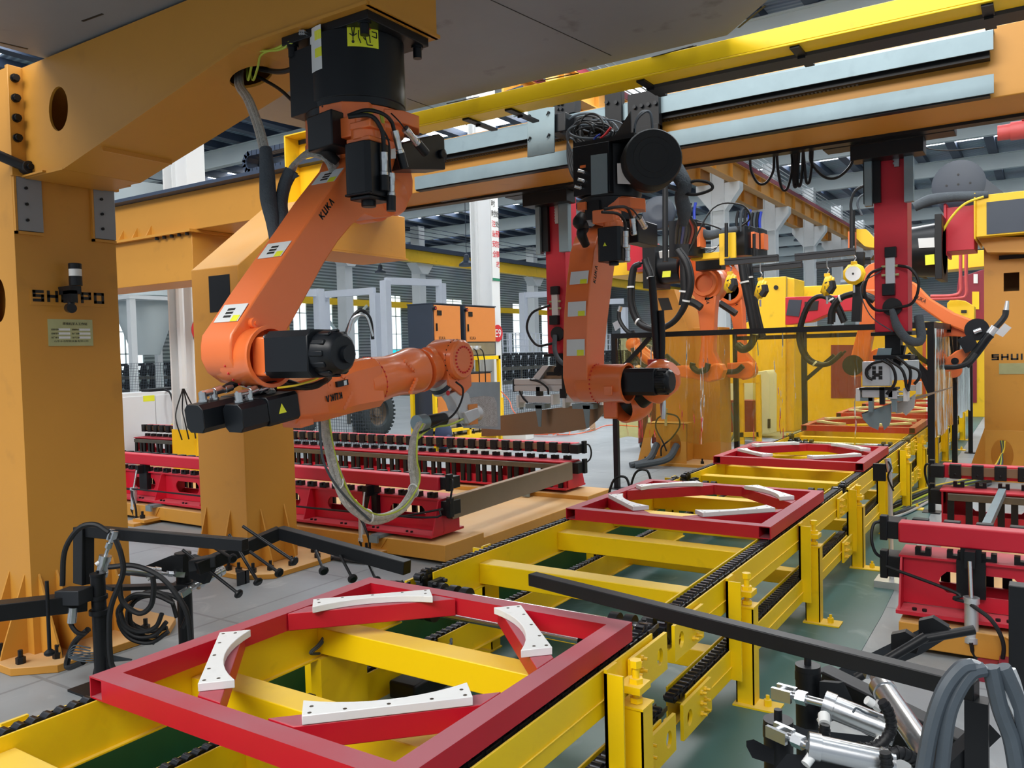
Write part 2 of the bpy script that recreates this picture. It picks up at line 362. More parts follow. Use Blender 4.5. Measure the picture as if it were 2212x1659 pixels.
# ------------------------------------------------------------------ the hall
b = MB(); b.box(-46, 12, -9, 84, -0.2, 0); struct('floor', b, FLR)
g = [PZ(1830, 1460, 0), PZ(1905, 1330, 0), PZ(1985, 1165, 0), PZ(2060, 1000, 0)]
b = MB(); b.prism([(-2.95, 0.2, 0), (g[0].x + (g[0].x - g[2].x) * 1.5, 0.2, 0), g[0], g[1], g[2], g[3], (g[3].x - 0.1, 24, 0), (-2.95, 24, 0)], (0, 0, 0.004)); struct('floor', b, GFL)
RZ = 9.9
b = MB(); b.box(-42, 12, 2, 82, RZ, RZ + 0.1); ceil_ = struct('ceiling', b, ROOFM)
def cpart(mb, name, m): return mb.build(name, m, ceil_)
b = MB(); b.box(-41.5, 11.5, 0, 0, 0, 0)
pur = None
for i in range(38):
    x = -41 + i * 1.35
    if pur is None:
        b = MB(); b.box(x - 0.17, x + 0.17, 2, 82, RZ - 0.26, RZ - 0.002); pur = cpart(b, 'roof_purlin', NVY); px0 = x
    else:
        c = pur.copy(); COL.objects.link(c); c.location.x = x - px0
COLY = [6.6 + 6.87 * i for i in range(11)]
sk = None
for i, y in enumerate([1.6] + COLY[:10]):
    ys = y + 4.0 if i else 3.6
    if sk is None:
        b = MB(); b.box(-41, 11, ys - 0.55, ys + 0.55, RZ - 0.03, RZ - 0.004); sk = cpart(b, 'skylight', SKY); y0 = ys
    else:
        c = sk.copy(); COL.objects.link(c); c.location.y = ys - y0
raf = None
for i, y in enumerate(COLY):
    if raf is None:
        raf = thing('roof_beam', (-15, y, 9.0), 'nearest long grey green roof beam spanning the hall', 'beam', 'steel roof beams under the corrugated roof')
        b = MB(); b.box(-41, 11.5, y - 0.03, y + 0.03, 9.0, RZ - 0.27); b.box(-41, 11.5, y - 0.14, y + 0.14, 8.97, 9.0); b.box(-41, 11.5, y - .14, y + .14, RZ - .3, RZ - .27); b.build('web', GRG, raf)
        for q in range(9):
            x = -38 + q * 5.6
            b = MB(); b.cyl((x, y, 9.05), (x + 0.1, y + 0.9, RZ - 0.2), 0.03, n=6); b.build('fly_brace', GRG, raf)
    else:
        c = copy_tree(raf); c.location.y = y; c['label'] = ORD[i] + ' long grey green roof beam spanning the hall'
# walls
b = MB()
wy = []
XW = -40.0
WINP = [(607, 618), (634, 664), (693, 720), (756, 775), (800, 822), (845, 868), (1120, 1150), (1215, 1245)]
segs = []
for a, c in WINP:
    ya, yc = PX(a, 700, XW).y, PX(c, 700, XW).y; segs.append((ya, yc))
segs = [(segs[1][0] - 12.4, segs[1][0] - 10.4), (segs[1][0] - 6.6, segs[1][0] - 4.4)] + segs[1:6] + [(s_, s_ + 2.4) for s_ in (52, 57, 62, 67, 72)]
y = -9
for (ya, yc) in segs:
    if ya > y: b.box(XW - 0.2, XW, y, ya, 0, RZ)
    b.box(XW - 0.2, XW, ya, yc, 0, 1.1); b.box(XW - 0.2, XW, ya, yc, 6.1, RZ); y = yc
b.box(XW - 0.2, XW, y, 84, 0, RZ); struct('wall_left', b, WALLM)
for i, (ya, yc) in enumerate(segs):
    b = MB(); b.box(XW - 0.12, XW - 0.08, ya, yc, 1.1, 6.1); w = struct('window_%d' % (i + 1), b, WIN)
    b = MB()
    ym = (ya + yc) / 2
    for yy in (ya, ym, yc): b.box(XW - 0.08, XW - 0.04, yy - 0.04, yy + 0.04, 1.1, 6.1)
    for zz in (1.1, 2.15, 3.3, 4.6, 5.95): b.box(XW - 0.08, XW - 0.04, ya, yc, zz - 0.03, zz + 0.03)
    b.build('window_frame', GRG, w)
    if i in (3, 6):
        b = MB(); b.box(XW - 0.078, XW - 0.06, ya, ym if i == 3 else yc, 1.2 if i == 6 else 2.4, 2.2 if i == 6 else 3.25); b.build('window_film', CYN, w)
b = MB(); b.box(-42, 12, 82, 82.2, 0, RZ); struct('wall_back', b, WALL2)
b = MB(); b.box(11.8, 12, -2, 82, 0, RZ); struct('wall_right_light_block', b, GRG)  # unseen wall added to keep side light off the right-facing surfaces
# crane rail along the left wall
b = MB(); b.box(XW + 0.15, XW + 0.45, 10, 80, 5.2, 5.62); b.build('crane_rail', YEL2, None, label='thin yellow crane rail running across the tall windows of the left wall', cat='rail')
# big white columns nearest the line
def big_column(y, lbl, sign):
    X0 = -9.24
    t = thing('building_column', (X0 - .25, y, 0), lbl, 'column', 'white building columns')
    b = MB(); b.box(X0 - 0.03, X0, y - 0.14, y + 0.14, 0, 9.0); b.box(X0 - 0.5, X0 - 0.47, y - 0.14, y + 0.14, 0, 9.0); b.box(X0 - 0.47, X0 - 0.03, y - 0.03, y + 0.03, 0, 9.0)
    b.box(X0 - 0.40, X0 - 0.38, y - 0.08, y - 0.03, 0, 9); b.build('shaft', WHT, t)
    b = MB(); b.box(X0 - 0.03, X0 + 0.012, y - 0.15, y + 0.15, 0, 0.8); b.box(X0 - 0.51, X0 - 0.03, y - 0.155, y - 0.14, 0, 0.8); b.build('base_band', YEL2, t, label='yellow painted foot')
    if sign:
        b = MB(); b.cyl((X0 + 0.012, y, 2.1), (X0 + 0.02, y, 2.1), 0.17, n=28); s = b.build('round_sign', RIN, t, label='round red bay number sign')
        text('lettering', sign, LBL, t, (X0 + 0.021, y - 0.10, 2.02), (0, 1, 0), (0, 0, 1), 0.16, 0.21)
    return t
t = big_column(13.72, 'white column with round red E9 sign and safety banner', 'E9')
X0 = -9.24
b = MB(); b.box(X0 + 0.003, X0 + 0.012, 13.59, 13.85, 3.15, 4.95); bn = b.build('safety_banner', LBL, t, label='white vertical safety banner with Chinese slogan')
b = MB(); b.box(X0 + 0.012, X0 + 0.014, 13.59, 13.85, 3.15, 3.2); b.box(X0 + 0.012, X0 + 0.014, 13.59, 13.85, 4.86, 4.95); b.build('banner_border', GIN, t)
for i, ch in enumerate('时时注意安全'):
    text('lettering', ch, INK if i < 2 else RIN, t, (X0 + 0.014, 13.61, 4.62 - i * 0.2), (0, 1, 0), (0, 0, 1), 0.13)
for i, ch in enumerate('处处预防事故'):
    text('lettering', ch, INK if i < 2 else RIN, t, (X0 + 0.014, 13.73, 4.42 - i * 0.2), (0, 1, 0), (0, 0, 1), 0.13)
t = big_column(6.82, 'white column between the two amber posts on the left, with red sign', 'E')
b = MB(); b.tube([(-9.3, 6.55, 3.4), (-9.3, 6.55, 2.6), (-9.3, 6.55, 1.35)], 0.05); b.build('conduit', WHT, t)
for i in range(4):
    b = MB(); b.tube([(-9.3, 6.55, 1.36), (-9.28, 6.55 + 0.08 * (i - 1.5), 1.1), (-9.2, 6.55 + 0.12 * (i - 1.6), 0.95), (-9.2, 6.55 + 0.1 * (i - 1.2), 0.7)], 0.009, 5); b.build('loose_wire', RUB, t)
b = MB(); b.box(X0 + 0.002, X0 + 0.01, 6.70, 6.94, 2.55, 3.3); b.build('safety_banner', LBL, t)
text('lettering', '星', RIN, t, (X0 + 0.012, 6.73, 2.8), (0, 1, 0), (0, 0, 1), 0.17)
# columns with corbels carrying the yellow crane girder (same row, farther)
cc = None
for i, y in enumerate([27.4, 33.6, 40.1, 46.2, 52.5, 59]):
    if cc is None:
        t = cc = thing('building_column', (X0 - .3, y, 0), 'nearest white building column with crane girder corbel', 'column', 'white columns under the yellow crane girder')
        b = MB(); b.box(X0 - 0.24, X0 - 0.21, y - 0.24, y + 0.24, 0, 9.0); b.box(X0 + 0.21, X0 + 0.24, y - 0.24, y + 0.24, 0, 9.0); b.box(X0 - 0.21, X0 + 0.21, y - 0.1, y + 0.1, 0, 9.0); b.build('shaft', WHT, t)
        b = MB(); b.prism([(X0 - .75, y - 0.2, 7.2), (X0 + .75, y - 0.2, 7.2), (X0 + .75, y - 0.2, 6.95), (X0 + 0.25, y - 0.2, 6.3), (X0 - 0.25, y - 0.2, 6.3), (X0 - .75, y - 0.2, 6.95)], (0, 0.4, 0)); b.build('corbel', WHT, t)
    else: dup(cc, (X0 - .3, y, 0), ORD[i] + ' white building column with crane girder corbel')
for xx, lb, zz in ((X0 + 0.55, 'long stained yellow crane girder with maroon rail on top, near side', 7.2), (X0 - .55, 'stained yellow crane girder on the far side of the white columns', 7.2)):
    t = thing('crane_girder', (xx, 45, zz), lb, 'girder')
    b = MB(); b.box(xx - 0.03, xx + 0.03, 15, 80, zz + 0.03, zz + 0.55); b.box(xx - 0.15, xx + 0.15, 15, 80, zz, zz + 0.03); b.box(xx - 0.15, xx + 0.15, 15, 80, zz + 0.55, zz + 0.58)
    for k in range(40): b.box(xx + 0.03, xx + 0.14, 15.5 + k * 1.6, 15.52 + k * 1.6, zz + 0.03, zz + 0.55)
    b.build('web', AMB, t)
    b = MB(); b.box(xx + 0.04, xx + 0.16, 15, 80, zz + 0.58, zz + 0.74); b.box(xx - .14, xx - .02, 15, 80, zz + .58, zz + .7); b.build('rail', MAG, t)
for k in range(6):
    b = MB(); b.box(X0 + 0.3, X0 + 0.33, 15, 80, 7.95 + 0.16 * k, 7.98 + 0.16 * k); b.build('conductor_bar', GRG, None, label='thin grey conductor bar above the stained crane girder, %s of six' % ['lowest', 'second from bottom', 'third from bottom', 'third from top', 'second from top', 'topmost'][k], cat='bar', group='conductor bars above the crane girder')
# row of far columns towards the left wall, and their crane girder
far = None
XF = -30.0
for i, pxx in enumerate([640 - 95, 745, 905, 1040, 1150, 1208, 1260, 1300]):
    y = PX(pxx, 620, XF).y
    if far is None:
        t = far = thing('building_column', (XF, y, 0), 'leftmost tall white column in the far bay', 'column', 'tall white columns in the far bay')
        b = MB(); b.box(XF - 0.3, XF + 0.3, y - 0.26, y - 0.22, 0, 9); b.box(XF - 0.3, XF + 0.3, y + 0.22, y + 0.26, 0, 9); b.box(XF - 0.05, XF + 0.05, y - 0.22, y + 0.22, 0, 9); b.box(XF + .2, XF + .3, y - 0.22, y + 0.22, 0, 9); b.build('shaft', WHT, t)
        b = MB(); b.prism([(XF - 0.2, y - 0.8, 6.9), (XF - 0.2, y + 0.8, 6.9), (XF - 0.2, y + 0.26, 6.3), (XF - 0.2, y - 0.26, 6.3)], (0.7, 0, 0)); b.build('corbel', WHT, t); fy = y
    else: dup(far, (XF, y, 0), ['', 'second', 'third', 'fourth', 'fifth', 'sixth', 'seventh', 'eighth'][i] + ' tall white column from the left in the far bay')
t = thing('crane_girder', (XF, 45, 6.9), 'yellow crane girder with dark rail crossing the far bay', 'girder')
b = MB(); b.box(XF + 0.5, XF + 0.56, 8, 80, 6.9, 7.55); b.box(XF + 0.3, XF + 0.7, 8, 80, 6.88, 6.93); b.build('web', YEL2, t)
b = MB(); b.box(XF + 0.25, XF + 0.75, 8, 80, 7.55, 7.8); b.build('rail', NVY, t)
for k in range(4):
    b = MB(); b.box(XF + 1.0, XF + 1.03, 8, 80, 8.1 + 0.22 * k, 8.13 + 0.22 * k); b.build('conductor_bar', NVY, None, label='thin dark conductor bar over the far bay girder, %s of four' % ['lowest', 'second from bottom', 'second from top', 'topmost'][k], cat='bar', group='conductor bars of the far bay')
# bright white portal frames standing in the far bay
def portal(pts, lbl):
    t = thing('steel_portal', PX(pts[0][0], 760, pts[0][2]), lbl, 'frame', 'bright white steel portal frames'); t.location.z = 0; t['org'] = tuple(t.location)
    for (x, ytop, X) in pts:
        p = PX(x, ytop, X); b = MB(); b.box(p.x - 0.17, p.x + 0.17, p.y - 0.17, p.y + 0.17, 0, p.z); b.build('leg', WH2, t)
    for a, c in zip(pts, pts[1:]):
        p, q = PX(a[0], a[1], a[2]), PX(c[0], c[1], c[2]); q.z = p.z = (p.z + q.z) / 2
        b = MB(); b.beam(p, q, 0.2, 0.3); b.build('crossbeam', WH2, t)
portal([(560, 640, -27), (688, 624, -26)], 'bright white portal frame left of the elbow motor')
portal([(700, 632, -28), (809, 633, -25)], 'bright white portal frame in the middle of the window row')
portal([(832, 606, -24), (952, 612, -23)], 'bright white portal frame behind the control cabinets')
portal([(1130, 632, -24), (1215, 640, -22)], 'bright white portal frame left of the lifting column')
portal([(1265, 640, -22), (1348, 664, -20)], 'bright white portal frame right of the lifting column')
# wall bracing
b = MB(); b.beam(PX(693, 670, XW + .5), PX(742, 735, XW + .5), 0.15, 0.15); b.beam(PX(742, 735, XW + .5), PX(722, 760, XW + .5), 0.15, 0.15); b.beam(PX(757, 705, XW + .5), PX(792, 660, XW + .5), 0.15, 0.15)
b.build('wall_brace', GRG, None, label='diagonal grey bracing between the wall columns', cat='brace')
# hanging high-bay lamps
lp = None
for (x, y, X, l_) in ((822, 590, -28, 'bell lamp left, over the white portal frames'), (1008, 575, -22, 'bell lamp left of the E9 column'), (1727, 520, -12, 'bell lamp between the white crane columns'), (1606, 468, -11, 'bell lamp beside the nearest white crane column')):
    p = PX(x, y, X); p = V((p.x, COLY[min(range(11), key=lambda i: abs(COLY[i] - p.y))], p.z)); p = PY(x, y, p.y)
    t = thing('high_bay_lamp', p, 'small dark ' + l_, 'lamp', 'bell lamps hanging from the roof')
    b = MB(); b.lathe(p, (0, 0, 1), [(0, 0.32), (0.1, 0.3), (0.22, 0.14), (0.45, 0.1), (0.5, 0.02)], 16); b.build('lamp_shade', CAB, t)
    b = MB(); b.cyl(p + V((0, 0, 0.5)), (p.x, p.y, 8.98), 0.015, n=6); b.build('rod', CAB, t)
# pale wire storage racks in the far bay
for k, (x0, x1, X_, l) in enumerate(((1085, 1172, -20, 'pale wire storage rack behind the left red lifting column'), (1235, 1345, -20, 'pale wire storage rack right of the left lifting column'))):
    p, q = PX(x0, 690, X_), PX(x1, 690, X_); t = thing('storage_rack', ((p.x), p.y, 0), l, 'rack'); z = 2.6
    b = MB(); n = int((q.y - p.y) / .35)
    for i in range(n + 1): b.box(X_ - .02, X_ + .02, p.y + .35 * i - .015, p.y + .35 * i + .015, 0, z)
    for j in range(9): b.box(X_ - .015, X_ + .015, p.y, q.y, .25 + j * .29, .28 + j * .29)
    b.build('wire_panel', WH2, t)
    for i in range(0, n + 1, 4): b = MB(); b.box(X_ - .6, X_ - .5, p.y + .35 * i - .04, p.y + .35 * i + .04, 0, z); b.build('upright', WH2, t)
# ------------------------------------------------------------------ chain conveyor sections
XL, XR = -2.575, -1.305
def chain_mb(x, y0, y1, z, pitch=0.042, r=0.020):
    b = MB(); n = int((y1 - y0) / pitch)
    for i in range(n):
        y = y0 + pitch * (i + 0.5)
        b.cyl((x - 0.019, y, z), (x + 0.019, y, z), r, n=10); b.cyl((x - 0.030, y, z), (x + 0.030, y, z), r * .4, n=6)
        for sx in (-1, 1): b.obox((x + sx * (0.024 + .004 * (i % 2)), y + pitch * .5, z - .002), (0.0018, 0, 0), (0, pitch * 0.78, 0), (0, 0, r * 0.45))
    return b
def rail_part(t, x, y0, y1, z0, z1, side, name):
    b = MB(); s = side
    b.box(x - 0.045, x - 0.037, y0, y1, z0, z1 + (0.012 if s > 0 else -0.002)); b.box(x + 0.037, x + 0.045, y0, y1, z0, z1 + (0.012 if s < 0 else -0.002))
    b.box(x - 0.037, x + 0.037, y0, y1, z1 - 0.048, z1 - 0.040); b.box(x - 0.06 if s > 0 else x, x if s > 0 else x + 0.06, y0, y1, z0, z0 + 0.008)
    xo = x + s * 0.045
    b.box(min(xo, xo + s * .006), max(xo, xo + s * .006), y0, y1, z0 + 0.058, z0 + 0.062)
    return b.build(name, YEL, t, bevel=0.002)
def adjuster(t, x, y, z):
    b = MB(); b.box(x - 0.05, x + 0.035, y - 0.045, y + 0.045, z + 0.045, z + 0.07); b.cyl((x, y, z), (x, y, z + 0.14), 0.013, n=10)
    b.cyl((x, y, z + 0.07), (x, y, z + 0.088), 0.026, n=6); b.cyl((x, y, z + 0.002), (x, y, z + 0.02), 0.024, n=6); b.cyl((x, y, z + 0.125), (x, y, z + 0.15), 0.022, n=6)
    b.build('levelling_bolt', YEL, t)
def conveyor(y0, y1, beams, posts, lbl, det=True):
    t = thing('chain_conveyor', ((XL + XR) / 2, (y0 + y1) / 2, 0), lbl, 'conveyor', 'sections of the yellow chain conveyor')
    for x, s in ((XL, -1), (XR, 1)):
        rail_part(t, x, y0 + 0.1, y1 - 0.1, 0.455, 0.617, s, 'upper_rail')
        rail_part(t, x + (0.03 if s > 0 else 0.02), y0 + 0.1, y1 - 0.1, 0.15, 0.29, s, 'lower_rail')
        chain_mb(x, y0 + 0.02, y1 - 0.02, 0.613).build('chain', CHN, t)
        chain_mb(x + (0.03 if s > 0 else 0.02), y0 + 0.02, y1 - 0.02, 0.287).build('chain', CHN, t)
    for y in beams:
        b = MB(); b.box(XL + 0.045, XR - 0.045, y - 0.055, y + 0.055, 0.475, 0.585); b.build('cross_beam', YEL, t, bevel=0.004)
    for y in beams[::2]:
        b = MB(); b.box(XL + 0.06, XR - 0.02, y + 0.15, y + 0.25, 0.16, 0.25); b.build('lower_cross_beam', YEL, t, bevel=0.004)
    for y in posts:
        for x, s in ((XL, -1), (XR, 1)):
            # hanger plate between the rails
            xo = x + s * 0.055
            b = MB(); b.box(min(xo, xo + s * .012), max(xo, xo + s * .012), y - 0.115, y - 0.035, 0.15, 0.625); b.box(min(xo, xo + s * .07), max(xo, xo + s * .07), y - 0.115, y - 0.105, 0.15, 0.612)
            b.build('hanger_plate', YEL, t)
            xa, xb = sorted((x + s * 0.07, x + s * 0.155))
            b = MB(); b.box(xa, xb, y - 0.030, y - 0.024, 0, 0.47); b.box(xa, xa + 0.006, y - 0.03, y + 0.055, 0, 0.47); b.box(xb - 0.006, xb, y - 0.03, y + 0.055, 0, 0.47); b.box(xa - 0.005, xb + 0.005, y - 0.035, y + 0.06, 0.47, 0.478); b.build('post', YEL, t)
            xa, xb = sorted((x + s * 0.06, x + s * 0.27))
            b = MB(); b.box(xa, xb, y - 0.06, y + 0.06, 0, 0.012); b.bolts([(x + s * 0.21, y, 0.012)], (0, 0, 1), 0.018, 0.03); b.bolts([(x + s * 0.21, y, 0.012)], (0, 0, 1), 0.009, 0.05); b.build('foot_plate', YEL, t)
            if s > 0: adjuster(t, x + 0.115, y + 0.01, 0.478)
    # drive shafts with couplings and bearing blocks at the section ends
    for y in (y0 + 0.10, y1 - 0.10):
        b = MB(); b.cyl((XL + 0.1, y, 0.535), (XR - 0.1, y, 0.535), 0.018, n=12); b.build('shaft', CHR, t)
        for x in (XL + 0.17, XL + 0.24, XR - 0.24, XR - 0.17):
            b = MB(); b.cyl((x - 0.02, y, 0.535), (x + 0.02, y, 0.535), 0.045, n=16); b.build('coupling', BLK, t)
        for x, s in ((XL, -1), (XR, 1)):
            b = MB(); b.cyl((x - 0.02, y, 0.565), (x + 0.02, y, 0.565), 0.062, n=14)
            for k in range(14):
                a = k * math.pi / 7; b.obox((x, y + math.cos(a) * 0.066, 0.565 + math.sin(a) * 0.066), (0.016, 0, 0), (0, math.cos(a) * 0.012, math.sin(a) * 0.012), (0, -math.sin(a) * 0.008, math.cos(a) * 0.008))
            b.build('sprocket', CHN, t)
            xs = x - s * 0.06; b = MB(); b.obox((xs, y, 0.54), (0.014, 0, 0), (0, 0.05, 0), (0, 0, 0.055)); b.cyl((xs, y, 0.54), (xs - s * 0.05, y, 0.54), 0.042, n=14); b.cyl((xs - s * 0.05, y, 0.54), (xs - s * 0.07, y, 0.54), 0.022, n=12)
            b.bolts([(xs - s * 0.014, y + i * 0.04, 0.54 + j * 0.045) for i in (-1, 1) for j in (-1, 1)], (-s, 0, 0), 0.009, 0.02); b.build('bearing_block', PLK, t)
    # joint plates with bolts and a round opening on the outer side
    for yj, hy in ((y0 + 0.17, y0 + 0.08), (y1 - 0.17, y1 - 0.08)):
        for zc in (0.53, 0.215):
            for x, s in ((XL, -1), (XR, 1)):
                if s < 0 and zc < 0.4: continue
                xo = x + s * 0.052 + (0.03 if zc < 0.4 and s > 0 else 0); ya, yb = sorted((hy - 0.07 * (1 if hy < yj else -1), yj + 0.17 * (1 if hy < yj else -1)))
                out = [(xo, ya, zc - 0.08), (xo, yb, zc - 0.08), (xo, yb, zc + 0.065), (xo, ya, zc + 0.065)]
                b = MB(); b.prism(hole(out, ring_pts((xo, hy, zc - 0.01), (0, 0.028, 0), (0, 0, 0.034), 14)), (s * 0.014, 0, 0)); b.build('joint_plate', YEL, t)
                yc = (yj + (yb if hy < yj else ya)) / 2
                b = MB(); b.bolts([(xo + s * 0.014, yc, zc - 0.045)], (s, 0, 0), 0.011, 0.010); b.bolts([(xo + s * 0.02, yc, zc - 0.045)], (s, 0, 0), 0.006, 0.02); rep(b, 'bolt', YEL2, t, [(0, i * 0.045, j * 0.045) for i in (-1, 0) for j in range(3)][:5] if False else [(0, i * 0.045, j * 0.045) for i in (-1, 0) for j in range(3) if (i, j) != (0, 0)])
    return t
conveyor(-0.3, 2.98, [0.35, 1.12, 1.82, 2.42], [0.1, 1.3, 2.56], 'chain conveyor section nearest the viewer, under the first red frame')
conveyor(3.04, 6.5, [3.58, 4.42, 5.2, 5.9], [3.82, 5.17], 'chain conveyor section under the second red frame')
conveyor(6.56, 9.95, [6.95, 7.6, 8.5, 9.4], [6.6, 7.9, 9.2], 'chain conveyor section under the third red frame')
conveyor(10.01, 13.4, [10.4, 11.2, 12.2, 13.0], [10.5, 11.8, 13.1], 'chain conveyor section behind the amber curtain')
conveyor(13.46, 16.8, [13.9, 14.9, 16.0], [14.5, 16.0], 'farthest chain conveyor section')
# ------------------------------------------------------------------ red carrier frames
def sq_tube(b, p0, p1, w, th=0.005):
    p0, p1 = V(p0), V(p1); a, u, n = frame(p1 - p0)
    u = V((0, 0, 1)); n = a.cross(u).normalized(); h = w / 2
    def sq(c, k): return [c + u * k * i + n * k * j for i, j in ((-1, -1), (1, -1), (1, 1), (-1, 1))]
    b.prism(hole(sq(p0, h), sq(p0, h - th)), p1 - p0)
def carrier(lbl):
    t = thing('carrier_frame', (-1.915, 2.07, 0.634), lbl, 'frame', 'red carrier frames riding on the conveyor')
    x0, x1, y0, y1, w = -2.56, -1.27, 1.42, 2.72, 0.07; zc = 0.634 + w / 2
    for x in (x0 + w / 2, x1 - w / 2):
        b = MB(); sq_tube(b, (x, y0, zc), (x, y1, zc), w); b.build('side_tube', RED, t)
    for y in (y0 + w / 2, y1 - w / 2):
        b = MB(); b.box(x0 + w, x1 - w, y - w / 2, y + w / 2, zc - w / 2, zc + w / 2); b.build('end_tube', RED, t)
    cx, cy = -1.915, 2.07; dd, hl = 0.512, 0.34
    for sx in (-1, 1):
        for sy in (-1, 1):
            n = V((sx, sy, 0)).normalized(); e = V((-n.y, n.x, 0)); c = V((cx, cy, zc)) + n * dd
            ext = []
            # mitred ends against the outer tubes
            P = []
            for k, q in ((-1, -1), (1, -1), (1, 1), (-1, 1)):
                d = dd + q * 0.037; L = (0.645 - 0.075) * math.sqrt(2) - d
                P.append(V((cx, cy, zc - w / 2)) + n * d + e * k * L)
            b = MB(); b.prism([P[0], P[1], P[2], P[3]], (0, 0, w)); b.build('diagonal_tube', RED, t, bevel=0.003)
            arc = []; R = 0.503
            for i in range(11):
                a = (-0.235 + 0.047 * i); arc.append(V((cx, cy, zc + w / 2)) + e * a + n * math.sqrt(max(0.001, R * R - a * a)))
            pad = [V((cx, cy, zc + w / 2)) + n * 0.551 + e * 0.235, V((cx, cy, zc + w / 2)) + n * 0.551 - e * 0.235] + arc
            b = MB(); b.prism([p + V((0, 0, 0.001)) for p in pad], (0, 0, 0.026)); pd = b.build('seat_pad', PWH, t, bevel=0.002, label='white seat pad')
            b = MB()
            for a in (-0.215, -0.12, 0, 0.12, 0.215):
                p = V((cx, cy, zc + w / 2 + 0.0265)) + n * 0.536 + e * a; b.cyl(p, p + V((0, 0, 0.0012)), 0.006, n=8)
            for a in (-0.215, 0.215):
                p = V((cx, cy, zc + w / 2 + 0.0265)) + n * 0.495 + e * a * 0.98; b.cyl(p, p + V((0, 0, 0.0012)), 0.006, n=8)
            b.build('screw_holes', BRZ, pd)
    return t
cf = carrier('red square carrier frame nearest the viewer, with four white pads')
for y, l in ((4.53, 'second red carrier frame from the viewer, before the black curtain post'), (7.3, 'third red carrier frame, in front of the hanging curtain'), (10.55, 'fourth red carrier frame, seen through the amber curtain'), (12.6, 'fifth red carrier frame, behind the hanging grey workpiece'), (14.6, 'farthest red carrier frame on the line')):
    dup(cf, (-1.915, y + 0.65, 0.634), l)
KZ = 0.33
# green kerb walls of the recess on the left of the line
b = MB(); b.box(-2.98, -2.80, 0.3, 14, 0, KZ); b.build('floor_kerb', GRN, None, bevel=0.01, label='dark green painted kerb running along the left legs of the conveyor', cat='kerb')
# small grey sensor box and cables between the rails
t = thing('sensor_box', (-2.35, 2.85, 0.0), 'small black box on a grey bracket between the rails, under the near carrier frame', 'sensor')
b = MB(); b.box(-2.45, -2.30, 2.70, 2.95, 0.18, 0.26); b.build('housing', BLK, t, bevel=0.01)
b = MB(); b.box(-2.48, -2.27, 2.66, 2.98, 0.0, 0.18); b.build('bracket', ZNC, t)
t = thing('cable_loop', (-2.3, 2.3, 0.3), 'thin grey cables drooping under the near carrier frame', 'cable')
for k in range(3):
    b = MB(); b.tube([PY(735, 1345, 2.6), PY(780 + 4 * k, 1390 + 5 * k, 2.62), PY(880, 1398 + 6 * k, 2.64), PY(965, 1395 + 3 * k, 2.66), PY(975, 1380, 2.7)], 0.006, 6); b.build('strand', GRH, t)
for k in range(2):
    b = MB(); b.tube([PX(715, 1350, -2.5), PX(690 + 5 * k, 1390, -2.5), PX(670 + 3 * k, 1410, -2.5), PX(690, 1412, -2.52)], 0.006, 6); b.build('strand', GRH, t)
b = MB(); b.box(-2.56, -2.50, 2.35, 2.62, 0.0, 0.46); b.build('perforated_leg', YEL, None, label='broad yellow leg plate with bolt holes inside the near conveyor section', cat='leg')
a, c = PZ(965, 1408, .28), PZ(1160, 1450, .28); t = thing('lower_shaft', (a.x, a.y, .26), 'grey lower shaft with dark coupling, under the near carrier frame', 'shaft')
b = MB(); b.cyl((-2.5, 2.22, .27), (-1.37, 2.22, .27), .016, n=14); b.build('shaft', STL, t)
for x in (-2.3, -2.2): b = MB(); b.cyl((x - .02, 2.22, .27), (x + .02, 2.22, .27), .042, n=16); b.build('coupling', BLK, t)
# motor beside the line at the second joint
for (x, y, l) in ((-2.95, 6.9, 'grey geared motor beside the conveyor joint under the black post'), (-2.95, 6.45, 'grey geared motor on the floor side of the conveyor, left of the third frame')):
    t = thing('gear_motor', (x, y, 0.2), l, 'motor')
    b = MB(); b.lathe((x - 0.16, y, 0.42), (1, 0, 0), [(0, 0.06), (0.02, 0.075), (0.2, 0.075), (0.22, 0.09), (0.28, 0.09)], 16); b.build('motor_body', STL, t)
    b = MB(); b.box(x - 0.05, x + 0.1, y - 0.1, y + 0.1, 0.0, 0.35); b.build('bracket', YEL, t)
    b = MB(); b.tube([(x - 0.05, y, 0.49), (x - 0.1, y, 0.6), (x - 0.2, y - 0.05, 0.55), (x - 0.25, y - 0.1, 0.2), (x - .2, y, 0.02)], 0.012, 6); b.build('cable', RUB, t)
# ------------------------------------------------------------------ near amber post with its overhead beam
def base_bolts(t, pts, m=BLK):
    p = pts[0]; b = MB(); b.bolts([p], (0, 0, 1), 0.026, 0.035); b.bolts([V(p) + V((0, 0, .035))], (0, 0, 1), 0.013, 0.04); rep(b, 'anchor_bolt', m, t, [V(q) - V(p) for q in pts[1:]])
t = thing('gantry_post', (-5.2, 2.68, 0), 'amber gantry post with SHUIPO lettering and overhanging beam, left edge of the view', 'post')
b = MB(); yA, yB, xF = 2.38, 2.98, -4.85
# sides as plates so the round opening is real
c = PY(-4, 648, yA)
b.prism(hole([(-5.55, yA, 0.04), (xF, yA, 0.04), (xF, yA, 3.36), (-5.55, yA, 3.36)], ring_pts(c, (0.085, 0, 0), (0, 0, 0.13))), (0, 0.012, 0))
b.box(-5.55, xF, yB - 0.012, yB, 0.04, 3.36); b.box(xF - 0.012, xF, yA + 0.012, yB - 0.012, 0.04, 3.36); b.box(-5.55, -5.538, yA + 0.012, yB - 0.012, 0.04, 3.36); b.box(-5.53, xF - 0.02, yA + 0.1, yA + 0.11, 0.04, 3.3)
b.build('post', AMB, t)
b = MB(); b.prism([(-5.85, 2.2, 0), (-4.75, 2.2, 0), (-4.57, 2.36, 0), (-4.57, 3.05, 0), (-4.72, 3.2, 0), (-5.85, 3.2, 0)], (0, 0, 0.045)); b.build('base_plate', AMB, t, bevel=0.004)
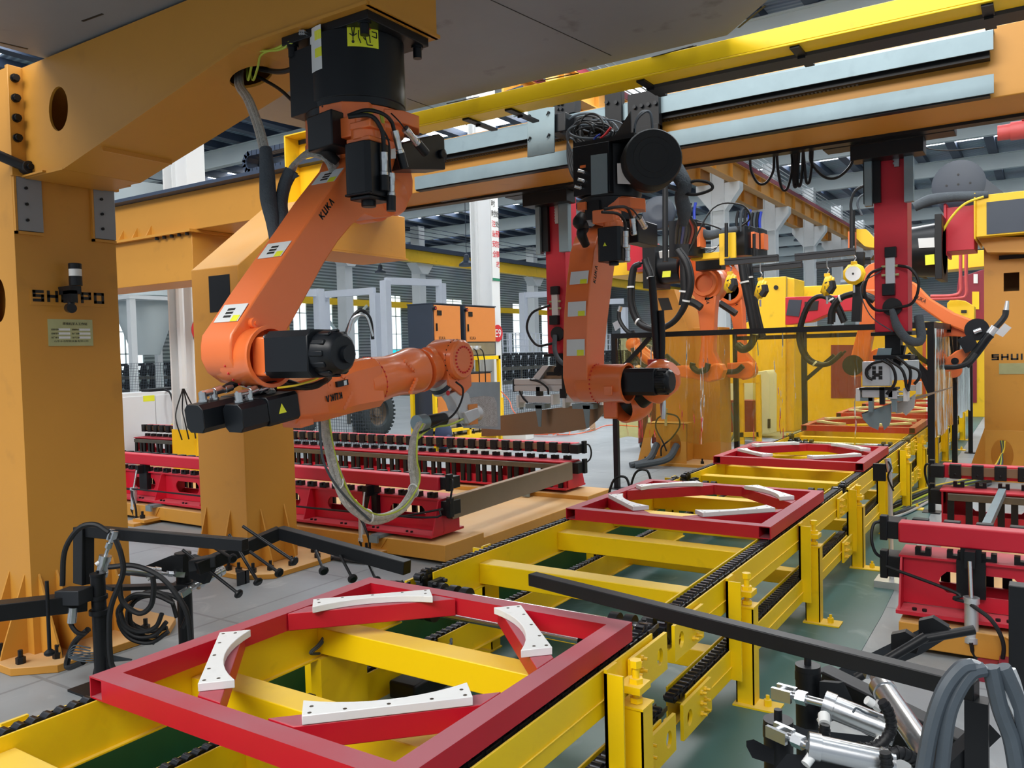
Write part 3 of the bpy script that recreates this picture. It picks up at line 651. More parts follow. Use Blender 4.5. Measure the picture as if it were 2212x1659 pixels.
for y in (2.42, 2.52):
    b = MB(); b.prism([(xF, y, 0.045), (xF + 0.20, y, 0.045), (xF + 0.19, y, 0.09), (xF, y, 0.50)], (0, 0.012, 0)); b.build('gusset', AMB, t)
for x in (-4.93, -5.1):
    b = MB(); b.prism([(x, yA, 0.045), (x, yA - 0.15, 0.045), (x, yA - 0.14, 0.09), (x, yA, 0.50)], (0.012, 0, 0)); b.build('gusset', AMB, t)
b = MB(); b.prism([(xF, 2.86, 0.045), (xF + 0.2, 2.86, 0.045), (xF, 2.86, 0.5)], (0, 0.012, 0)); b.build('gusset', AMB, t)
base_bolts(t, [(-4.68, 2.42, 0.045), (-4.66, 2.66, 0.045), (-4.78, 2.27, 0.045), (-5.0, 2.27, 0.045), (-5.22, 2.27, 0.045), (-4.66, 2.95, .045)])
# joint flange and clamping pads
b = MB(); b.box(xF, xF + 0.03, 2.37, 3.0, 2.76, 3.37); b.build('joint_flange', AMB, t, bevel=0.003)
for z in (3.30, 3.19, 3.08, 2.97):
    p = V((xF + 0.03, 2.405, z)); b = MB(); b.cyl(p, p + V((0.012, 0, 0)), 0.024, n=14); b.cyl(p, p + V((0.03, 0, 0)), 0.019, n=8); b.build('flange_bolt', BLK, t)
for y0, y1 in ((2.395, 2.535), (2.84, 2.975)):
    b = MB(); b.box(xF, xF + 0.018, y0, y1, 2.46, 2.76); pd = b.build('clamp_pad', PLT, t, bevel=0.002, label='bare steel pad')
    b = MB(); b.bolts([(xF + 0.018, (y0 + y1) / 2 - 0.02, z) for z in (2.52, 2.61, 2.70)], (1, 0, 0), 0.009, 0.01, 8); b.build('stud', BLK, pd)
    b = MB(); b.box(xF, xF + 0.02, y0 - 0.014, y0 - 0.002, 2.44, 2.76); b.box(xF, xF + 0.02, y0 - .014, y1, 2.44, 2.455); b.build('stop_strip', AMB, t)
# overhead beam
yN, yR = 2.45, 2.88
def bx(px, py): p = PY(px, py, yN); return (p.x, p.z)
low = [(-4.82, 2.765), bx(140, 361), bx(521, 94), (-2.6, bx(600, 66)[1]), (-2.215, bx(793, 3)[1])]
zt = 3.37; zb = low[-1][1]; low[3] = (low[3][0], zb); low[2] = (low[2][0] - 0.0, zb + 0.0)
out = [(x, yN, z) for x, z in low] + [(-2.215, yN, zt), (-4.82, yN, zt)]
hc = PY(126, 235, yN)
b = MB(); b.prism(hole(out, ring_pts((hc.x, yN, hc.z), (0.095, 0, 0), (0, 0, 0.118), 26)), (0, 0.014, 0))
b.prism([(x, yR, z) for x, z in low] + [(-2.215, yR, zt), (-4.82, yR, zt)], (0, -0.014, 0))
b.box(-2.23, -2.215, yN + .014, yR - .014, zb, zt); b.box(-4.8, -2.23, yN + .014, yR - .014, zt - .012, zt)
b.box(-4.1, -4.09, yN + .014, yR - .014, 2.8, 3.3)
b.build('beam_web', AMB, t)
b = MB(); e = 0.012
P = [V((x, 0, z)) for x, z in low]
for i in range(len(P) - 1):
    a, c = P[i], P[i + 1]; d = (c - a).normalized(); n = V((d.z, 0, -d.x)) * 0.014
    q = [V((a.x, yN - e, a.z)), V((c.x, yN - e, c.z)), V((c.x, yR + e, c.z)), V((a.x, yR + e, a.z))]
    if i == 1:
        rv = _ray(541, 161); nn_ = V((d.z, 0, -d.x)); hh = CAM + rv * ((a - CAM).dot(nn_) / rv.dot(nn_)); q = hole(q, ring_pts(hh, d * 0.115, (0, 0.085, 0), 24))
    b.prism(q, n)
b.box(-2.23, -2.205, yN - 0.0, yR + e, zb - .014, zb)
b.build('beam_bottom', AMB, t)
b = MB(); b.box(xF + 0.03, xF + 0.25, yN - .03, yR + .06, 2.755, 2.765); b.build('beam_foot', AMB, t)
# diagonal dark strut bolted on at the corner
b = MB(); p = PX(58, 362, xF + 0.06); q = PX(-40, 290, xF + 0.06) + V((-0.2, -0.35, 0.1)); b.cyl(q, p, 0.028, n=10); b.cyl(p - V((0.03, 0, 0)), p + V((0.03, 0, 0)), 0.034, n=14); b.build('strut', PLK, t)
b = MB(); b.cyl(p + V((.03, 0, 0)), p + V((0.05, 0, 0)), 0.018, n=6); b.build('strut_bolt', BLK, t)
# lettering and name plates
a = PX(64, 622, xF + .001); c = PX(235, 664, xF + .001)
b = MB(); z0, z1 = PX(235, 664, xF).z, a.z; y0, y1 = a.y, c.y
b.box(xF, xF + 0.004, y0, y1, z0, z1); b.build('sign_plate', AMB, t)
block_text('SHUIPO', INK, t, (xF + 0.0045, PX(70, 650, xF).y, PX(70, 651, xF).z), (0, 1, 0), (0, 0, 1), 0.066, PX(227, 650, xF).y - PX(70, 650, xF).y, .016)
a = PX(102, 689, xF); c = PX(201, 747, xF)
b = MB(); b.box(xF, xF + 0.004, a.y, c.y, c.z, a.z); npt = b.build('name_plate', BRS, t, label='brass coloured name plate with Chinese data lines')
w = c.y - a.y; h = a.z - c.z
text('name_text', '焊接机器人工作站', INK, npt, (xF + 0.0042, a.y + w * .32, a.z - h * 0.22), (0, 1, 0), (0, 0, 1), h * 0.11, w * 0.55)
for i, (l, r_) in enumerate((('设备名称', '焊接专机'), ('设备型号', '出厂日期'), ('出厂编号', '生产日期'))):
    z = a.z - h * (0.42 + 0.15 * i)
    text('name_text', l, INK, npt, (xF + 0.0042, a.y + w * .06, z), (0, 1, 0), (0, 0, 1), h * 0.07); text('name_text', r_, INK, npt, (xF + 0.0042, a.y + w * .52, z), (0, 1, 0), (0, 0, 1), h * 0.07)
    b = MB(); b.box(xF + 0.004, xF + .0048, a.y + w * .22, a.y + w * .48, z - .001, z + h * .08); b.box(xF + 0.004, xF + .0048, a.y + w * .68, a.y + w * .94, z - .001, z + h * .08); b.build('data_field', LBL, npt)
text('name_text', '山东水泊智能设备有限公司', INK, npt, (xF + 0.0042, a.y + w * .12, a.z - h * 0.86), (0, 1, 0), (0, 0, 1), h * 0.08, w * 0.76)
# signal beacon on its bracket
p = PX(163, 600, xF + 0.10)
t = thing('signal_beacon', (p.x, p.y, p.z - 0.15), 'black and white signal beacon on a bracket over the SHUIPO lettering', 'beacon')
z = PX(163, 617, xF + .1).z; zt_ = PX(163, 569, xF + .1).z; hh_ = zt_ - z
b = MB(); b.lathe((p.x, p.y, z), (0, 0, 1), [(0, 0.036), (hh_ * 0.42, 0.036), (hh_ * 0.42, 0.034)], 20); b.build('beacon_base', BLM, t)
b = MB(); b.cyl((p.x, p.y, z + hh_ * 0.42), (p.x, p.y, z + hh_ * 0.74), 0.0345, n=20); b.build('lens', LBL, t, label='white lens')
b = MB(); b.lathe((p.x, p.y, z + hh_ * 0.74), (0, 0, 1), [(0, 0.036), (hh_ * .24, 0.036), (hh_ * .26, 0.03)], 20); b.build('cap', BLM, t)
b = MB(); b.box(p.x - 0.10, p.x + 0.03, p.y - 0.05, p.y + 0.015, z - 0.05, z - 0.004); b.box(p.x - 0.05, p.x + 0.03, p.y - 0.05, p.y - 0.01, z - 0.1, z - 0.03); b.build('bracket', BLM, t)
b = MB(); b.cyl((p.x - 0.03, p.y - 0.03, z - 0.13), (p.x + 0.03, p.y - 0.045, z - 0.135), 0.027, n=16); b.cyl((p.x, p.y - 0.035, z - .13), (p.x, p.y - 0.03, z - .08), .02, n=10); b.build('horn', BLM, t)
# ------------------------------------------------------------------ grey platform over the near beam
zp = 3.385
L0 = PZ(655, 275, zp); R0 = PZ(1590, 95, zp); R1 = PZ(1690, 0, zp); L1 = PZ(512, 252, zp)
d = (R1 - R0); R2 = R0 + d * 3.0; d2 = L1 - L0; L2 = L0 + d2 * 1.6
t = thing('overhead_platform', (-3.0, 2.5, zp), 'grey checker plate platform lying over the near beam', 'platform')
YF = (L0.y + R0.y) / 2
b = MB(); b.prism([(L0.x, YF, zp), (R0.x, YF, zp), (R2.x, R2.y, zp), (R2.x, 0.6, zp), (-4.62, 0.6, zp), (-4.62, L1.y, zp)], (0, 0, 0.02)); b.build('deck', PLT, t)
b = MB()
for pa, pb in (((178, 46), (222, 30)), ((635, 42), (664, 28)), ((1160, 176), (1250, 158)), ((965, 224), (1035, 209)), ((1595, 60), (1653, 12)), ((1475, 105), (1505, 99)), ((0, 92), (60, 106)), ((1408, 124), (1498, 99))):
    b = MB(); u, v = PZ(*pa, zp - 0.001), PZ(*pb, zp - 0.001); b.beam(u, v, 0.012, 0.002); b.build('slot', INK, t)
u, v = PZ(1060, 0, zp - .001), PZ(1320, 120, zp - .001); b = MB(); b.beam(u, v, 0.004, 0.002); u, v = PZ(880, 213, zp - .001), PZ(940, 235, zp - .001); b.beam(u, v, 0.004, 0.002); b.build('plate_seam', INK, t)
b = MB(); b.box(L0.x + 0.4, R0.x, YF - 0.05, YF - 0.0, zp + 0.02, zp + 0.1); b.build('edge_angle', PLT, t)

# ------------------------------------------------------------------ second gantry: long girder on its posts
YG, YG2 = 5.45, 5.97; ZB, ZT = 3.07, 3.47
t = thing('gantry_girder', (-4, 5.7, ZB), 'long amber girder with grey guide rails spanning the line behind the first robot', 'girder')
b = MB(); b.box(-13, 2.6, YG, YG2, ZB, ZT); b.build('box_beam', AMB, t, bevel=0.006)
xe = PY(2146, 90, YG - 0.1).x; xs = PY(900, 400, YG - .05).x
zr1, zr2 = PY(1472, 195, YG - .11).z, PY(1472, 236, YG - .11).z
b = MB(); b.prism([(-5.2, YG - 0.10, zr2), (-5.2, YG - 0.112, zr2), (-5.2, YG - 0.112, zr1 - .02), (-5.2, YG - 0.09, zr1), (-5.2, YG + .02, zr1 + .004), (-5.2, YG + 0.02, zr1 - .008), (-5.2, YG - .085, zr1 - .012), (-5.2, YG - .10, zr1 - .03)], (xe + 5.2, 0, 0)); b.build('upper_rail_cover', ZNC, t)
b = MB(); b.box(-5.2, xe - .02, YG - 0.07, YG - 0.0, zr2 - .03, zr2 + .012); b.build('upper_rail', BLK, t)
b = MB(); b.box(xs, xe, YG - 0.075, YG - 0.062, ZB + 0.01, ZB + 0.115); b.build('lower_rail_cover', ZNC, t)
b = MB(); b.box(xs, xe - 0.02, YG - 0.06, YG, ZB + 0.0, ZB + 0.035); b.box(xs, xe - 0.02, YG - 0.06, YG, ZB + 0.085, ZB + 0.10); b.build('lower_rail', BLK, t)
xr0, xr1 = PY(600, 380, YG).x, PY(1858, 172, YG).x
b = MB(); zr = PY(1850, 176, YG - .03).z; b.box(-5.0, xr1, YG - 0.03, YG, zr - 0.006, zr + 0.028)
k = -5.0
while k < xr1 - 0.01: b.box(k, k + 0.012, YG - 0.03, YG, zr - 0.022, zr - 0.006); k += 0.024
b.build('gear_rack', STL, t)
b = MB(); b.bolts([(-4.9, YG - 0.03, zr + 0.012)], (0, -1, 0), 0.01, 0.004, 10); rep(b, 'rack_bolt', BLK, t, [(.33 * i, 0, 0) for i in range(1, 12)])
b = MB(); b.box(-13, 2.6, YG2 - 0.06, YG2 + 0.03, ZB - 0.02, ZB + 0.01); b.build('rear_edge', BLK, t)
p = PZ(985, 433, ZB - .002); b = MB(); b.box(p.x - 0.14, p.x + 0.14, p.y - 0.05, p.y + 0.05, ZB - 0.004, ZB); b.build('cover_plate', PLT, t)
b = MB(); b.box(-13, -4.6, YG - 0.12, YG + 0.25, ZT, ZT + 0.035); b.build('chain_tray', NVY, t)
# cables hanging in loops under the girder, and the red hoist
def festoon(pts, Yk, lbl):
    t = thing('festoon_cable', PY(*pts[0], Yk), lbl, 'cable', 'black cable loops hanging under the girder'); b = MB(); b.tube([PY(x, y, Yk) for x, y in pts], .010, 6); b.build('cable', RUB, t)
for i, (x0, x1, y0, yb_) in enumerate(((1620, 1672, 345, 395), (1678, 1712, 335, 407), (1710, 1726, 330, 400), (1714, 1722, 330, 392), (1718, 1735, 329, 398), (1735, 1755, 326, 392), (1750, 1842, 322, 382))):
    festoon([(x0, y0), (x0 + 3, (y0 + yb_) / 2), ((x0 * 2 + x1) / 3, yb_), ((x0 + x1 * 2) / 3, yb_), (x1 - 2, (y0 + yb_) / 2), (x1, y0 - 8)], 6.05, ['leftmost', 'second', 'third', 'fourth', 'fifth', 'sixth', 'widest, rightmost'][i] + ' black cable loop hanging under the amber girder')
t = thing('chain_hoist', PY(2160, 290, 14), 'faded red electric hoist high in the upper right', 'hoist'); p = PY(2155, 288, 14); b = MB(); b.cyl(p, p + V((.16, 0, 0)), .11, n=18); b.cyl(p + V((.16, 0, 0)), p + V((.34, 0, 0)), .13, n=18); b.build('motor', PNK, t); b = MB(); b.cyl(p + V((.34, 0, 0)), p + V((.62, 0, 0)), .10, n=16); b.build('brake_cover', CAB, t); b = MB(); b.box(p.x + .3, p.x + 1.4, 13.9, 14.1, p.z + .12, p.z + .34); b.build('trolley_beam', PNK, t)
b = MB(); b.tube([PY(2126, 318, 12), PY(2060, 325, 12), PY(2010, 322, 12), PY(1985, 310, 12)], .008, 6); b.build('feed_cable', RUB, t); b = MB(); b.cyl(p + V((.9, 0, .3)), (p.x + .9, 14, 8.97), .03, n=8); b.build('suspension_rod', PNK, t)
# energy chain lying on the girder, its turning end on the left
t = thing('energy_chain', (-6, 5.6, ZT + .04), 'dark plastic energy chain folded on top of the amber girder', 'cable chain')
ya = YG + 0.06; zc0 = ZT + 0.045; R = 0.085
def chx(x): return PY(x, 350, ya).x
xl = PY(545, 370, ya).x
seg = 0
def link(p, a, w=0.05):
    b = MB(); d = V((math.cos(a), 0, math.sin(a))); n = V((-math.sin(a), 0, math.cos(a)))
    b.obox(p, d * 0.03, V((0, 0.09, 0)), n * 0.006); 
    for s in (-1, 1): b.obox(p + V((0, s * 0.09, 0)), d * 0.036, V((0, 0.008, 0)), n * 0.024)
    return b
n0 = None
path = [(xl + R + 0.066 * i, zc0 + 0.02, 0) for i in range(12)][::-1]
path += [(xl + R - R * math.sin(a), zc0 + 0.02 + R - R * math.cos(a), a) for a in [0.45 + 0.55 * i for i in range(5)]]
path += [(xl + R + 0.066 * i, zc0 + 0.02 + 2 * R, 0) for i in range(13)]
xa0 = PY(895, 300, ya).x; xa1 = PY(1165, 262, ya).x
path += [(xa0 + 0.066 * i, zc0 + 0.1 + 0.006 * i, 0.08) for i in range(int((xa1 - xa0) / 0.066))]
b = MB()
for (x, z, a) in path:
    m_ = link(V((x, ya, z)), -a if a > 0.2 else a); b.add(m_.v, m_.f)
b.build('links', NVY, t)
# yellow guide channel with cable tray beneath the platform edge
t = thing('guide_channel', (-1.5, 4.6, 3.4), 'bright yellow guide channel with black tray hung under it, crossing at the platform edge', 'channel')
YC = YF + 0.06
zA = PY(1616, 72, YC).z; x0c = PY(882, 275, YC).x
b = MB(); b.box(x0c, 1.2, YC, YC + 0.012, zA - 0.10, zA - 0.005); b.box(x0c, 1.2, YC, YC + 0.16, zA - 0.112, zA - 0.10); b.box(x0c, 1.2, YC + .012, YC + 0.14, zA - 0.017, zA - 0.005); b.build('channel', YEL, t, bevel=0.003)
b = MB(); xt = PY(1400, 200, YC + .2).x; ta, tb = PY(1472, 157, YC + .2).z, PY(1472, 181, YC + .2).z; b.box(xt, 1.2, YC + 0.17, YC + 0.32, tb, ta); b.build('cable_tray', PLK, t)
for px in (1395, 1725, 2135, 1018, 1110):
    x = PY(px, 180, YC + .1).x; b = MB(); b.box(x - 0.025, x + 0.025, YC + 0.02, YC + 0.37, zA - 0.125, zA - 0.112); b.box(x - 0.02, x + 0.02, YC + 0.165, YC + 0.175, tb - .01, zA - .112); b.build('hanger', BLK, t)
# post with cantilever under the girder
t = thing('gantry_post', (-5.6, 4.5, 0), 'amber post behind the first robot, with sloped shoulder and black panel', 'post')
x0, x1, y0, y1 = -5.87, -5.29, 4.25, 4.76
pr = [(y0, 0.04), (y0, 2.44), (5.04, 3.065), (6.28, 3.065), (6.28, 2.655), (5.22, 2.655), (y1, 2.2), (y1, 0.04)]
b = MB(); b.prism([(x0, y, z) for y, z in pr], (x1 - x0, 0, 0)); b.build('post', AMB, t, bevel=0.006)
b = MB(); b.box(x0 - 0.01, x1 + 0.014, 5.2, 6.295, 2.64, 2.655); b.build('bottom_flange', AMB, t)
b = MB(); a, c = PY(451, 597, y0), PY(499, 672, y0); b.box(a.x, c.x, y0 - 0.004, y0, c.z, a.z); b.build('access_panel', BLK, t, bevel=0.001)
b = MB(); b.prism([(-6.05, 4.1, 0), (-5.2, 4.1, 0), (-5.0, 4.25, 0), (-5.0, 4.85, 0), (-5.15, 5.0, 0), (-6.05, 5.0, 0)], (0, 0, 0.04)); b.build('base_plate', AMB, t, bevel=0.004)
for x in (-5.80, -5.5):
    b = MB(); b.prism([(x, y0, 0.04), (x, y0 - 0.12, 0.04), (x, y0, 0.5)], (0.012, 0, 0)); b.build('gusset', AMB, t)
for y in (4.38, 4.62):
    b = MB(); b.prism([(x1, y, 0.04), (x1 + 0.13, y, 0.04), (x1, y, 0.5)], (0, 0.012, 0)); b.build('gusset', AMB, t)
base_bolts(t, [(-5.12, 4.32, .04), (-5.08, 4.5, .04), (-5.08, 4.78, .04), (-5.3, 4.16, .04), (-5.42, 4.16, .04), (-5.25, 4.9, .04), (-5.18, 4.2, .04)])
b = MB(); b.box(-5.1, -5.09, 3.98, 4.09, 0, 0.1); b.box(-5.19, -5.09, 4.05, 4.06, 0, 0.1); b.build('floor_angle', PLK, t)
# yellow end bracket standing on the girder top
t = thing('end_bracket', (-5.3, 5.3, ZT), 'bright yellow folded bracket at the end of the energy chain, on the girder', 'bracket')
p0 = PY(640, 305, YG - .05); p1 = PY(700, 300, YG - .05)
b = MB(); b.box(p0.x, p0.x + 0.015, YG - 0.2, YG, ZB - 0.0, ZT + 0.25); b.box(p0.x, p0.x + 0.4, YG - 0.03, YG - 0.015, ZB, ZT + 0.25); b.box(p0.x, p0.x + 0.4, YG - 0.2, YG, ZT + 0.25, ZT + 0.262); b.build('bracket', YEL2, t, bevel=0.002)
# left support head of the girder (amber, with bolts)
t = thing('support_head', (-8, 5.7, 2.5), 'yellow bolted support head under the left end of the girder', 'support')
a = PY(251, 495, YG - .02); c = PY(420, 607, YG - .02); x1 = PY(420, 560, YG).x
b = MB(); b.box(-11.3, x1, YG - 0.02, YG + 0.5, PY(420, 605, YG).z, ZB - 0.03); b.build('box', AMB, t, bevel=0.004)
b = MB(); b.box(-11.3, x1 + 0.06, YG - 0.09, YG + 0.56, ZB - 0.03, ZB - 0.003); b.build('flange', AMB, t)
b = MB(); b.bolts([(x1 - 0.55, YG - 0.055, ZB - 0.03)], (0, 0, -1), 0.02, 0.03); rep(b, 'flange_bolt', BLK, t, [(.13 * i, 0, 0) for i in range(1, 5)])
for i in range(3):
    x = x1 - 1.25 + 0.26 * i; b = MB(); b.prism([(x, YG, ZB), (x, YG - 0.07, ZB), (x, YG, ZB + 0.12)], (0.01, 0, 0)); b.build('gusset', AMB, t)
b = MB(); b.box(-11.2, -10.4, YG, YG + .5, 0, PY(420, 605, YG).z); b.build('post', AMB, t)
# ------------------------------------------------------------------ shared robot parts
def motor(b, p, d, L, w, up=(0, 0, 1), bell=True):     # box motor with chamfered corners and a round rear cap
    a = V(d).normalized(); up = V(up); u = up.cross(a).normalized(); n = a.cross(u); p = V(p); h = w / 2; c = h * 0.72
    def oc(q, k, kc): return [q + u * i + n * j for i, j in ((k, kc), (kc, k), (-kc, k), (-k, kc), (-k, -kc), (-kc, -k), (kc, -k), (k, -kc))]
    b.prism(oc(p, h, c), a * L * 0.72)
    b.lathe(p + a * L * 0.70, a, [(0, h * 0.97), (L * 0.14, h * 0.95), (L * 0.26, h * 0.86), (L * 0.3, h * 0.7)], 16)
    for k in range(12):
        th = k * math.pi / 6; q = u * math.cos(th) + n * math.sin(th); b.obox(p + a * L * 0.83 + q * h * 0.92, a * L * 0.10, q * h * 0.06, a.cross(q) * h * 0.12)
    for i in (-1, 1):
        for j in (-1, 1): b.cyl(p + (u * i + n * j) * h * 0.80 + a * 0.004, p + (u * i + n * j) * h * 0.80 - a * 0.008, 0.008, n=8)
def connector(t, p, d, r=0.017):
    p = V(p); a = V(d).normalized(); b = MB(); b.lathe(p, a, [(0, r * 1.1), (0.03, r * 1.1), (0.032, r), (0.075, r), (0.077, r * 1.15), (0.095, r * 1.15), (0.10, r * 0.8)], 14); b.build('connector', CHR, t)
def hose(t, pts, r, m=RUB, name='hose', n=8): b = MB(); b.tube(pts, r, n); return b.build(name, m, t)
def rim_bolts(b, c, ax, R, n=16, r=0.006, a0=0, a1=2 * math.pi):
    a, u, w = frame(ax)
    for i in range(n):
        th = a0 + (a1 - a0) * i / n; p = V(c) + (u * math.cos(th) + w * math.sin(th)) * R; b.cyl(p, p + a * r, r, n=6)
# ------------------------------------------------------------------ first robot, hanging from the near beam
CX, CY = -2.485, 2.665
t = thing('industrial_robot', (CX, CY, 3.0), 'large orange robot hanging from the near beam, arm bent to the left', 'robot')
zb = PY(793, 3, 2.45).z
b = MB(); b.box(-2.74, -2.245, 2.475, 2.86, zb - 0.05, zb - 0.014); b.build('mounting_plate', BLK, t, bevel=0.003)
for x, y in ((-2.70, 2.50), (-2.285, 2.50), (-2.285, 2.83), (-2.70, 2.83)):
    b = MB(); b.cyl((x, y, zb - 0.05), (x, y, zb - 0.058), 0.026, n=18); b.cyl((x, y, zb - 0.058), (x, y, zb - 0.10), 0.019, n=14)
    b.build('mounting_screw', BLM, t)
zt_ = zb - 0.05; z1 = 2.735
b = MB(); b.lathe((CX, CY, z1), (0, 0, 1), [(0, 0.196), (0.03, 0.198), (0.032, 0.202), (zt_ - z1, 0.202)], 48)
b.prism([(CX - 0.235, CY - 0.17, z1 + 0.0), (CX - 0.05, CY - 0.19, z1), (CX - 0.05, CY + 0.1, z1), (CX - 0.235, CY + 0.1, z1)], (0, 0, zt_ - z1 - 0.03)); b.build('base_housing', BLM, t, bevel=0.004)
def drum_label(m, x0, y0, x1, y1, name, lbl=None):  # sticker wrapped round the drum between four pixels
    b = MB(); R = 0.2035
    def az(px_, py_):
        v = _ray(px_, py_); A = v.x ** 2 + v.y ** 2; dx, dy = -CX, -CY; B = v.x * dx + v.y * dy; C = dx * dx + dy * dy - R * R
        s = (-B - math.sqrt(max(0, B * B - A * C))) / A; p = CAM + v * s; return math.atan2(p.y - CY, p.x - CX), p.z
    a0, zt0 = az(x0, y0); a1, zb1 = az(x1, y1); n = 8; P = []
    for i in range(n + 1):
        a = a0 + (a1 - a0) * i / n; P.append((CX + R * math.cos(a), CY + R * math.sin(a)))
    vs = [(x, y, zt0) for x, y in P] + [(x, y, zb1) for x, y in P]
    b.add(vs, [(i, i + 1, n + 2 + i, n + 1 + i) for i in range(n)]); o = b.build(name, m, t, label=lbl); return a0, a1, zt0, zb1
a0, a1, q1, q2 = drum_label(YLB, 749, 50, 818, 106, 'warning_label', 'yellow square warning label with pictograms')
def on_drum(u, v_): a = a0 + (a1 - a0) * u; R = 0.2045; return V((CX + R * math.cos(a), CY + R * math.sin(a), q1 + (q2 - q1) * v_))
b = MB()
for pts in (((.14, .12), (.17, .5)), ((.24, .12), (.20, .5)), ((.08, .45), (.18, .55)), ((.30, .45), (.19, .55)), ((.18, .5), (.18, .72)), ((.55, .5), (.62, .9)), ((.62, .9), (.8, .9)), ((.7, .45), (.72, .8)), ((.78, .3), (.94, .32)), ((.94, .32), (.94, .55)), ((.78, .5), (.94, .55)), ((.36, .3), (.35, .6)), ((.35, .6), (.42, .85)), ((.5, .6), (.58, .7))):
    b.tube([on_drum(*pts[0]), on_drum(*pts[1])], 0.0022, 5)
b.sphere(on_drum(.18, .8), 0.006, 5); b.build('pictogram', INK, t)
b = MB(); b.tube([on_drum(.42, .22), on_drum(.58, .28), on_drum(.74, .18)], 0.003, 5); b.tube([on_drum(.56, .26), on_drum(.5, .12)], .0025, 5); b.tube([on_drum(.6, .27), on_drum(.7, .36)], .0025, 5); b.build('pictogram', RIN, t)
drum_label(LBL, 669, 66, 696, 148, 'instruction_label', 'white instruction label')
drum_label(YLB, 679, 68, 694, 82, 'label_field'); drum_label(YLB, 680, 106, 695, 120, 'label_field')
# turning flange and carousel
b = MB(); b.lathe((CX, CY, 2.60), (0, 0, 1), [(0, 0.13), (0.03, 0.17), (0.05, 0.192), (0.135, 0.194)], 40)
b.prism([(CX + 0.19, CY - 0.05, 2.67), (CX + 0.235, CY + 0.02, 2.67), (CX + 0.235, CY + 0.12, 2.67), (CX + 0.17, CY + 0.2, 2.67), (CX, CY + 0.2, 2.67), (CX, CY - 0.1, 2.67)], (0, 0, 0.055))
b.prism([(CX + 0.18, CY - 0.13, 2.655), (CX + 0.10, CY - 0.205, 2.655), (CX - 0.02, CY - 0.215, 2.655), (CX - 0.02, CY - 0.1, 2.655), (CX + 0.15, CY - 0.05, 2.655)], (0, 0, 0.08))
b.build('turning_flange', ORG, t, bevel=0.004)
b = MB(); b.box(CX - 0.225, CX - 0.18, CY - 0.1, CY - 0.03, 2.63, 2.74); b.prism([(CX - 0.21, CY - 0.12, 2.58), (CX - 0.25, CY - 0.05, 2.60), (CX - 0.2, CY, 2.64), (CX - 0.15, CY - 0.1, 2.62)], (0, 0, .04)); b.build('stop_block', ORG, t, bevel=0.004)
b = MB(); p0, p1 = PY(680, 258, CY - 0.2), PY(746, 360, CY - 0.2)
b.lathe((CX - 0.02, CY - 0.02, 2.60), (0, 0, 1), [(0, 0.175), (0.135, 0.196)], 30)
b.prism([(p0.x - 0.005, CY - 0.24, p0.z), (p1.x + 0.0, CY - 0.27, p0.z - 0.0), (p1.x, CY - 0.06, p0.z), (p0.x, CY - 0.04, p0.z)], (0, 0, -(p0.z - PY(720, 292, CY - .2).z) - 0.06)); b.build('junction_box', BLM, t, bevel=0.006)
# carousel body carrying the shoulder
SY, SZ = PX(845, 425, -2.42).y, PX(845, 425, -2.42).z
b = MB(); b.lathe((CX, CY + 0.02, 2.44), (0, 0, 1), [(0, 0.10), (0.08, 0.14), (0.17, 0.17)], 30)
b.prism([(-2.60, CY - 0.1, 2.62), (-2.60, CY + 0.2, 2.62), (-2.60, SY + 0.12, SZ), (-2.60, SY - 0.02, SZ - 0.10), (-2.60, SY - .12, SZ + .02)], (0.10, 0, 0))
b.cyl((-2.5, SY, SZ), (-2.62, SY, SZ), 0.10, n=30); b.build('carousel', ORG, t, bevel=0.006)
# gearbox collar above the upright motor
pm = PX(800, 305, -2.27); b = MB(); b.lathe((pm.x - .02, pm.y, pm.z), (0, 0, 1), [(-0.0, 0.062), (0.04, 0.062), (0.045, 0.05), (0.09, 0.05)], 24)
b.prism([(pm.x - .08, pm.y - .055, pm.z - 0.012), (pm.x + .045, pm.y - .055, pm.z - .012), (pm.x + .045, pm.y + .055, pm.z - .012), (pm.x - .08, pm.y + .055, pm.z - .012)], (0, 0, 0.02))
b.box(pm.x - 0.06, pm.x + 0.05, pm.y - 0.055, pm.y + 0.04, pm.z + .04, pm.z + 0.07); b.box(pm.x - 0.17, pm.x - .03, pm.y - 0.05, pm.y + 0.06, pm.z + 0.02, pm.z + 0.10); b.build('gear_collar', ORG, t, bevel=0.005)
zb_ = PX(800, 440, -2.29).z; b = MB()
b.prism([(pm.x - .072, pm.y - .072, zb_ + .02), (pm.x - .05, pm.y - .078, zb_ + .02), (pm.x + .035, pm.y - .078, zb_ + .02), (pm.x + .055, pm.y - .06, zb_ + .02), (pm.x + .055, pm.y + .06, zb_ + .02), (pm.x - .06, pm.y + .075, zb_ + .02), (pm.x - .072, pm.y + .06, zb_ + .02)], (0, 0, pm.z - zb_ - .035))
b.box(pm.x - 0.06, pm.x + 0.045, pm.y - 0.065, pm.y + 0.065, zb_ + 0.005, zb_ + 0.02); b.cyl((pm.x - .01, pm.y - 0.01, zb_ - 0.018), (pm.x - .01, pm.y - .01, zb_ + 0.01), 0.03, n=14)
b.box(pm.x - .075, pm.x + .06, pm.y - 0.08, pm.y - .06, zb_ + .02, zb_ + .03)
b.build('shoulder_motor', BLM, t, bevel=0.004)
b = MB(); a, c = PX(865, 335, -2.33), PX(950, 330, -2.33); 
b.prism([(-2.30, a.y - 0.02, PX(850, 365, -2.33).z), (-2.30, c.y, PX(950, 368, -2.33).z), (-2.30, c.y, PX(950, 300, -2.33).z), (-2.30, c.y - .04, PX(940, 292, -2.33).z), (-2.30, a.y - 0.02, PX(860, 312, -2.33).z)], (-0.12, 0, 0))
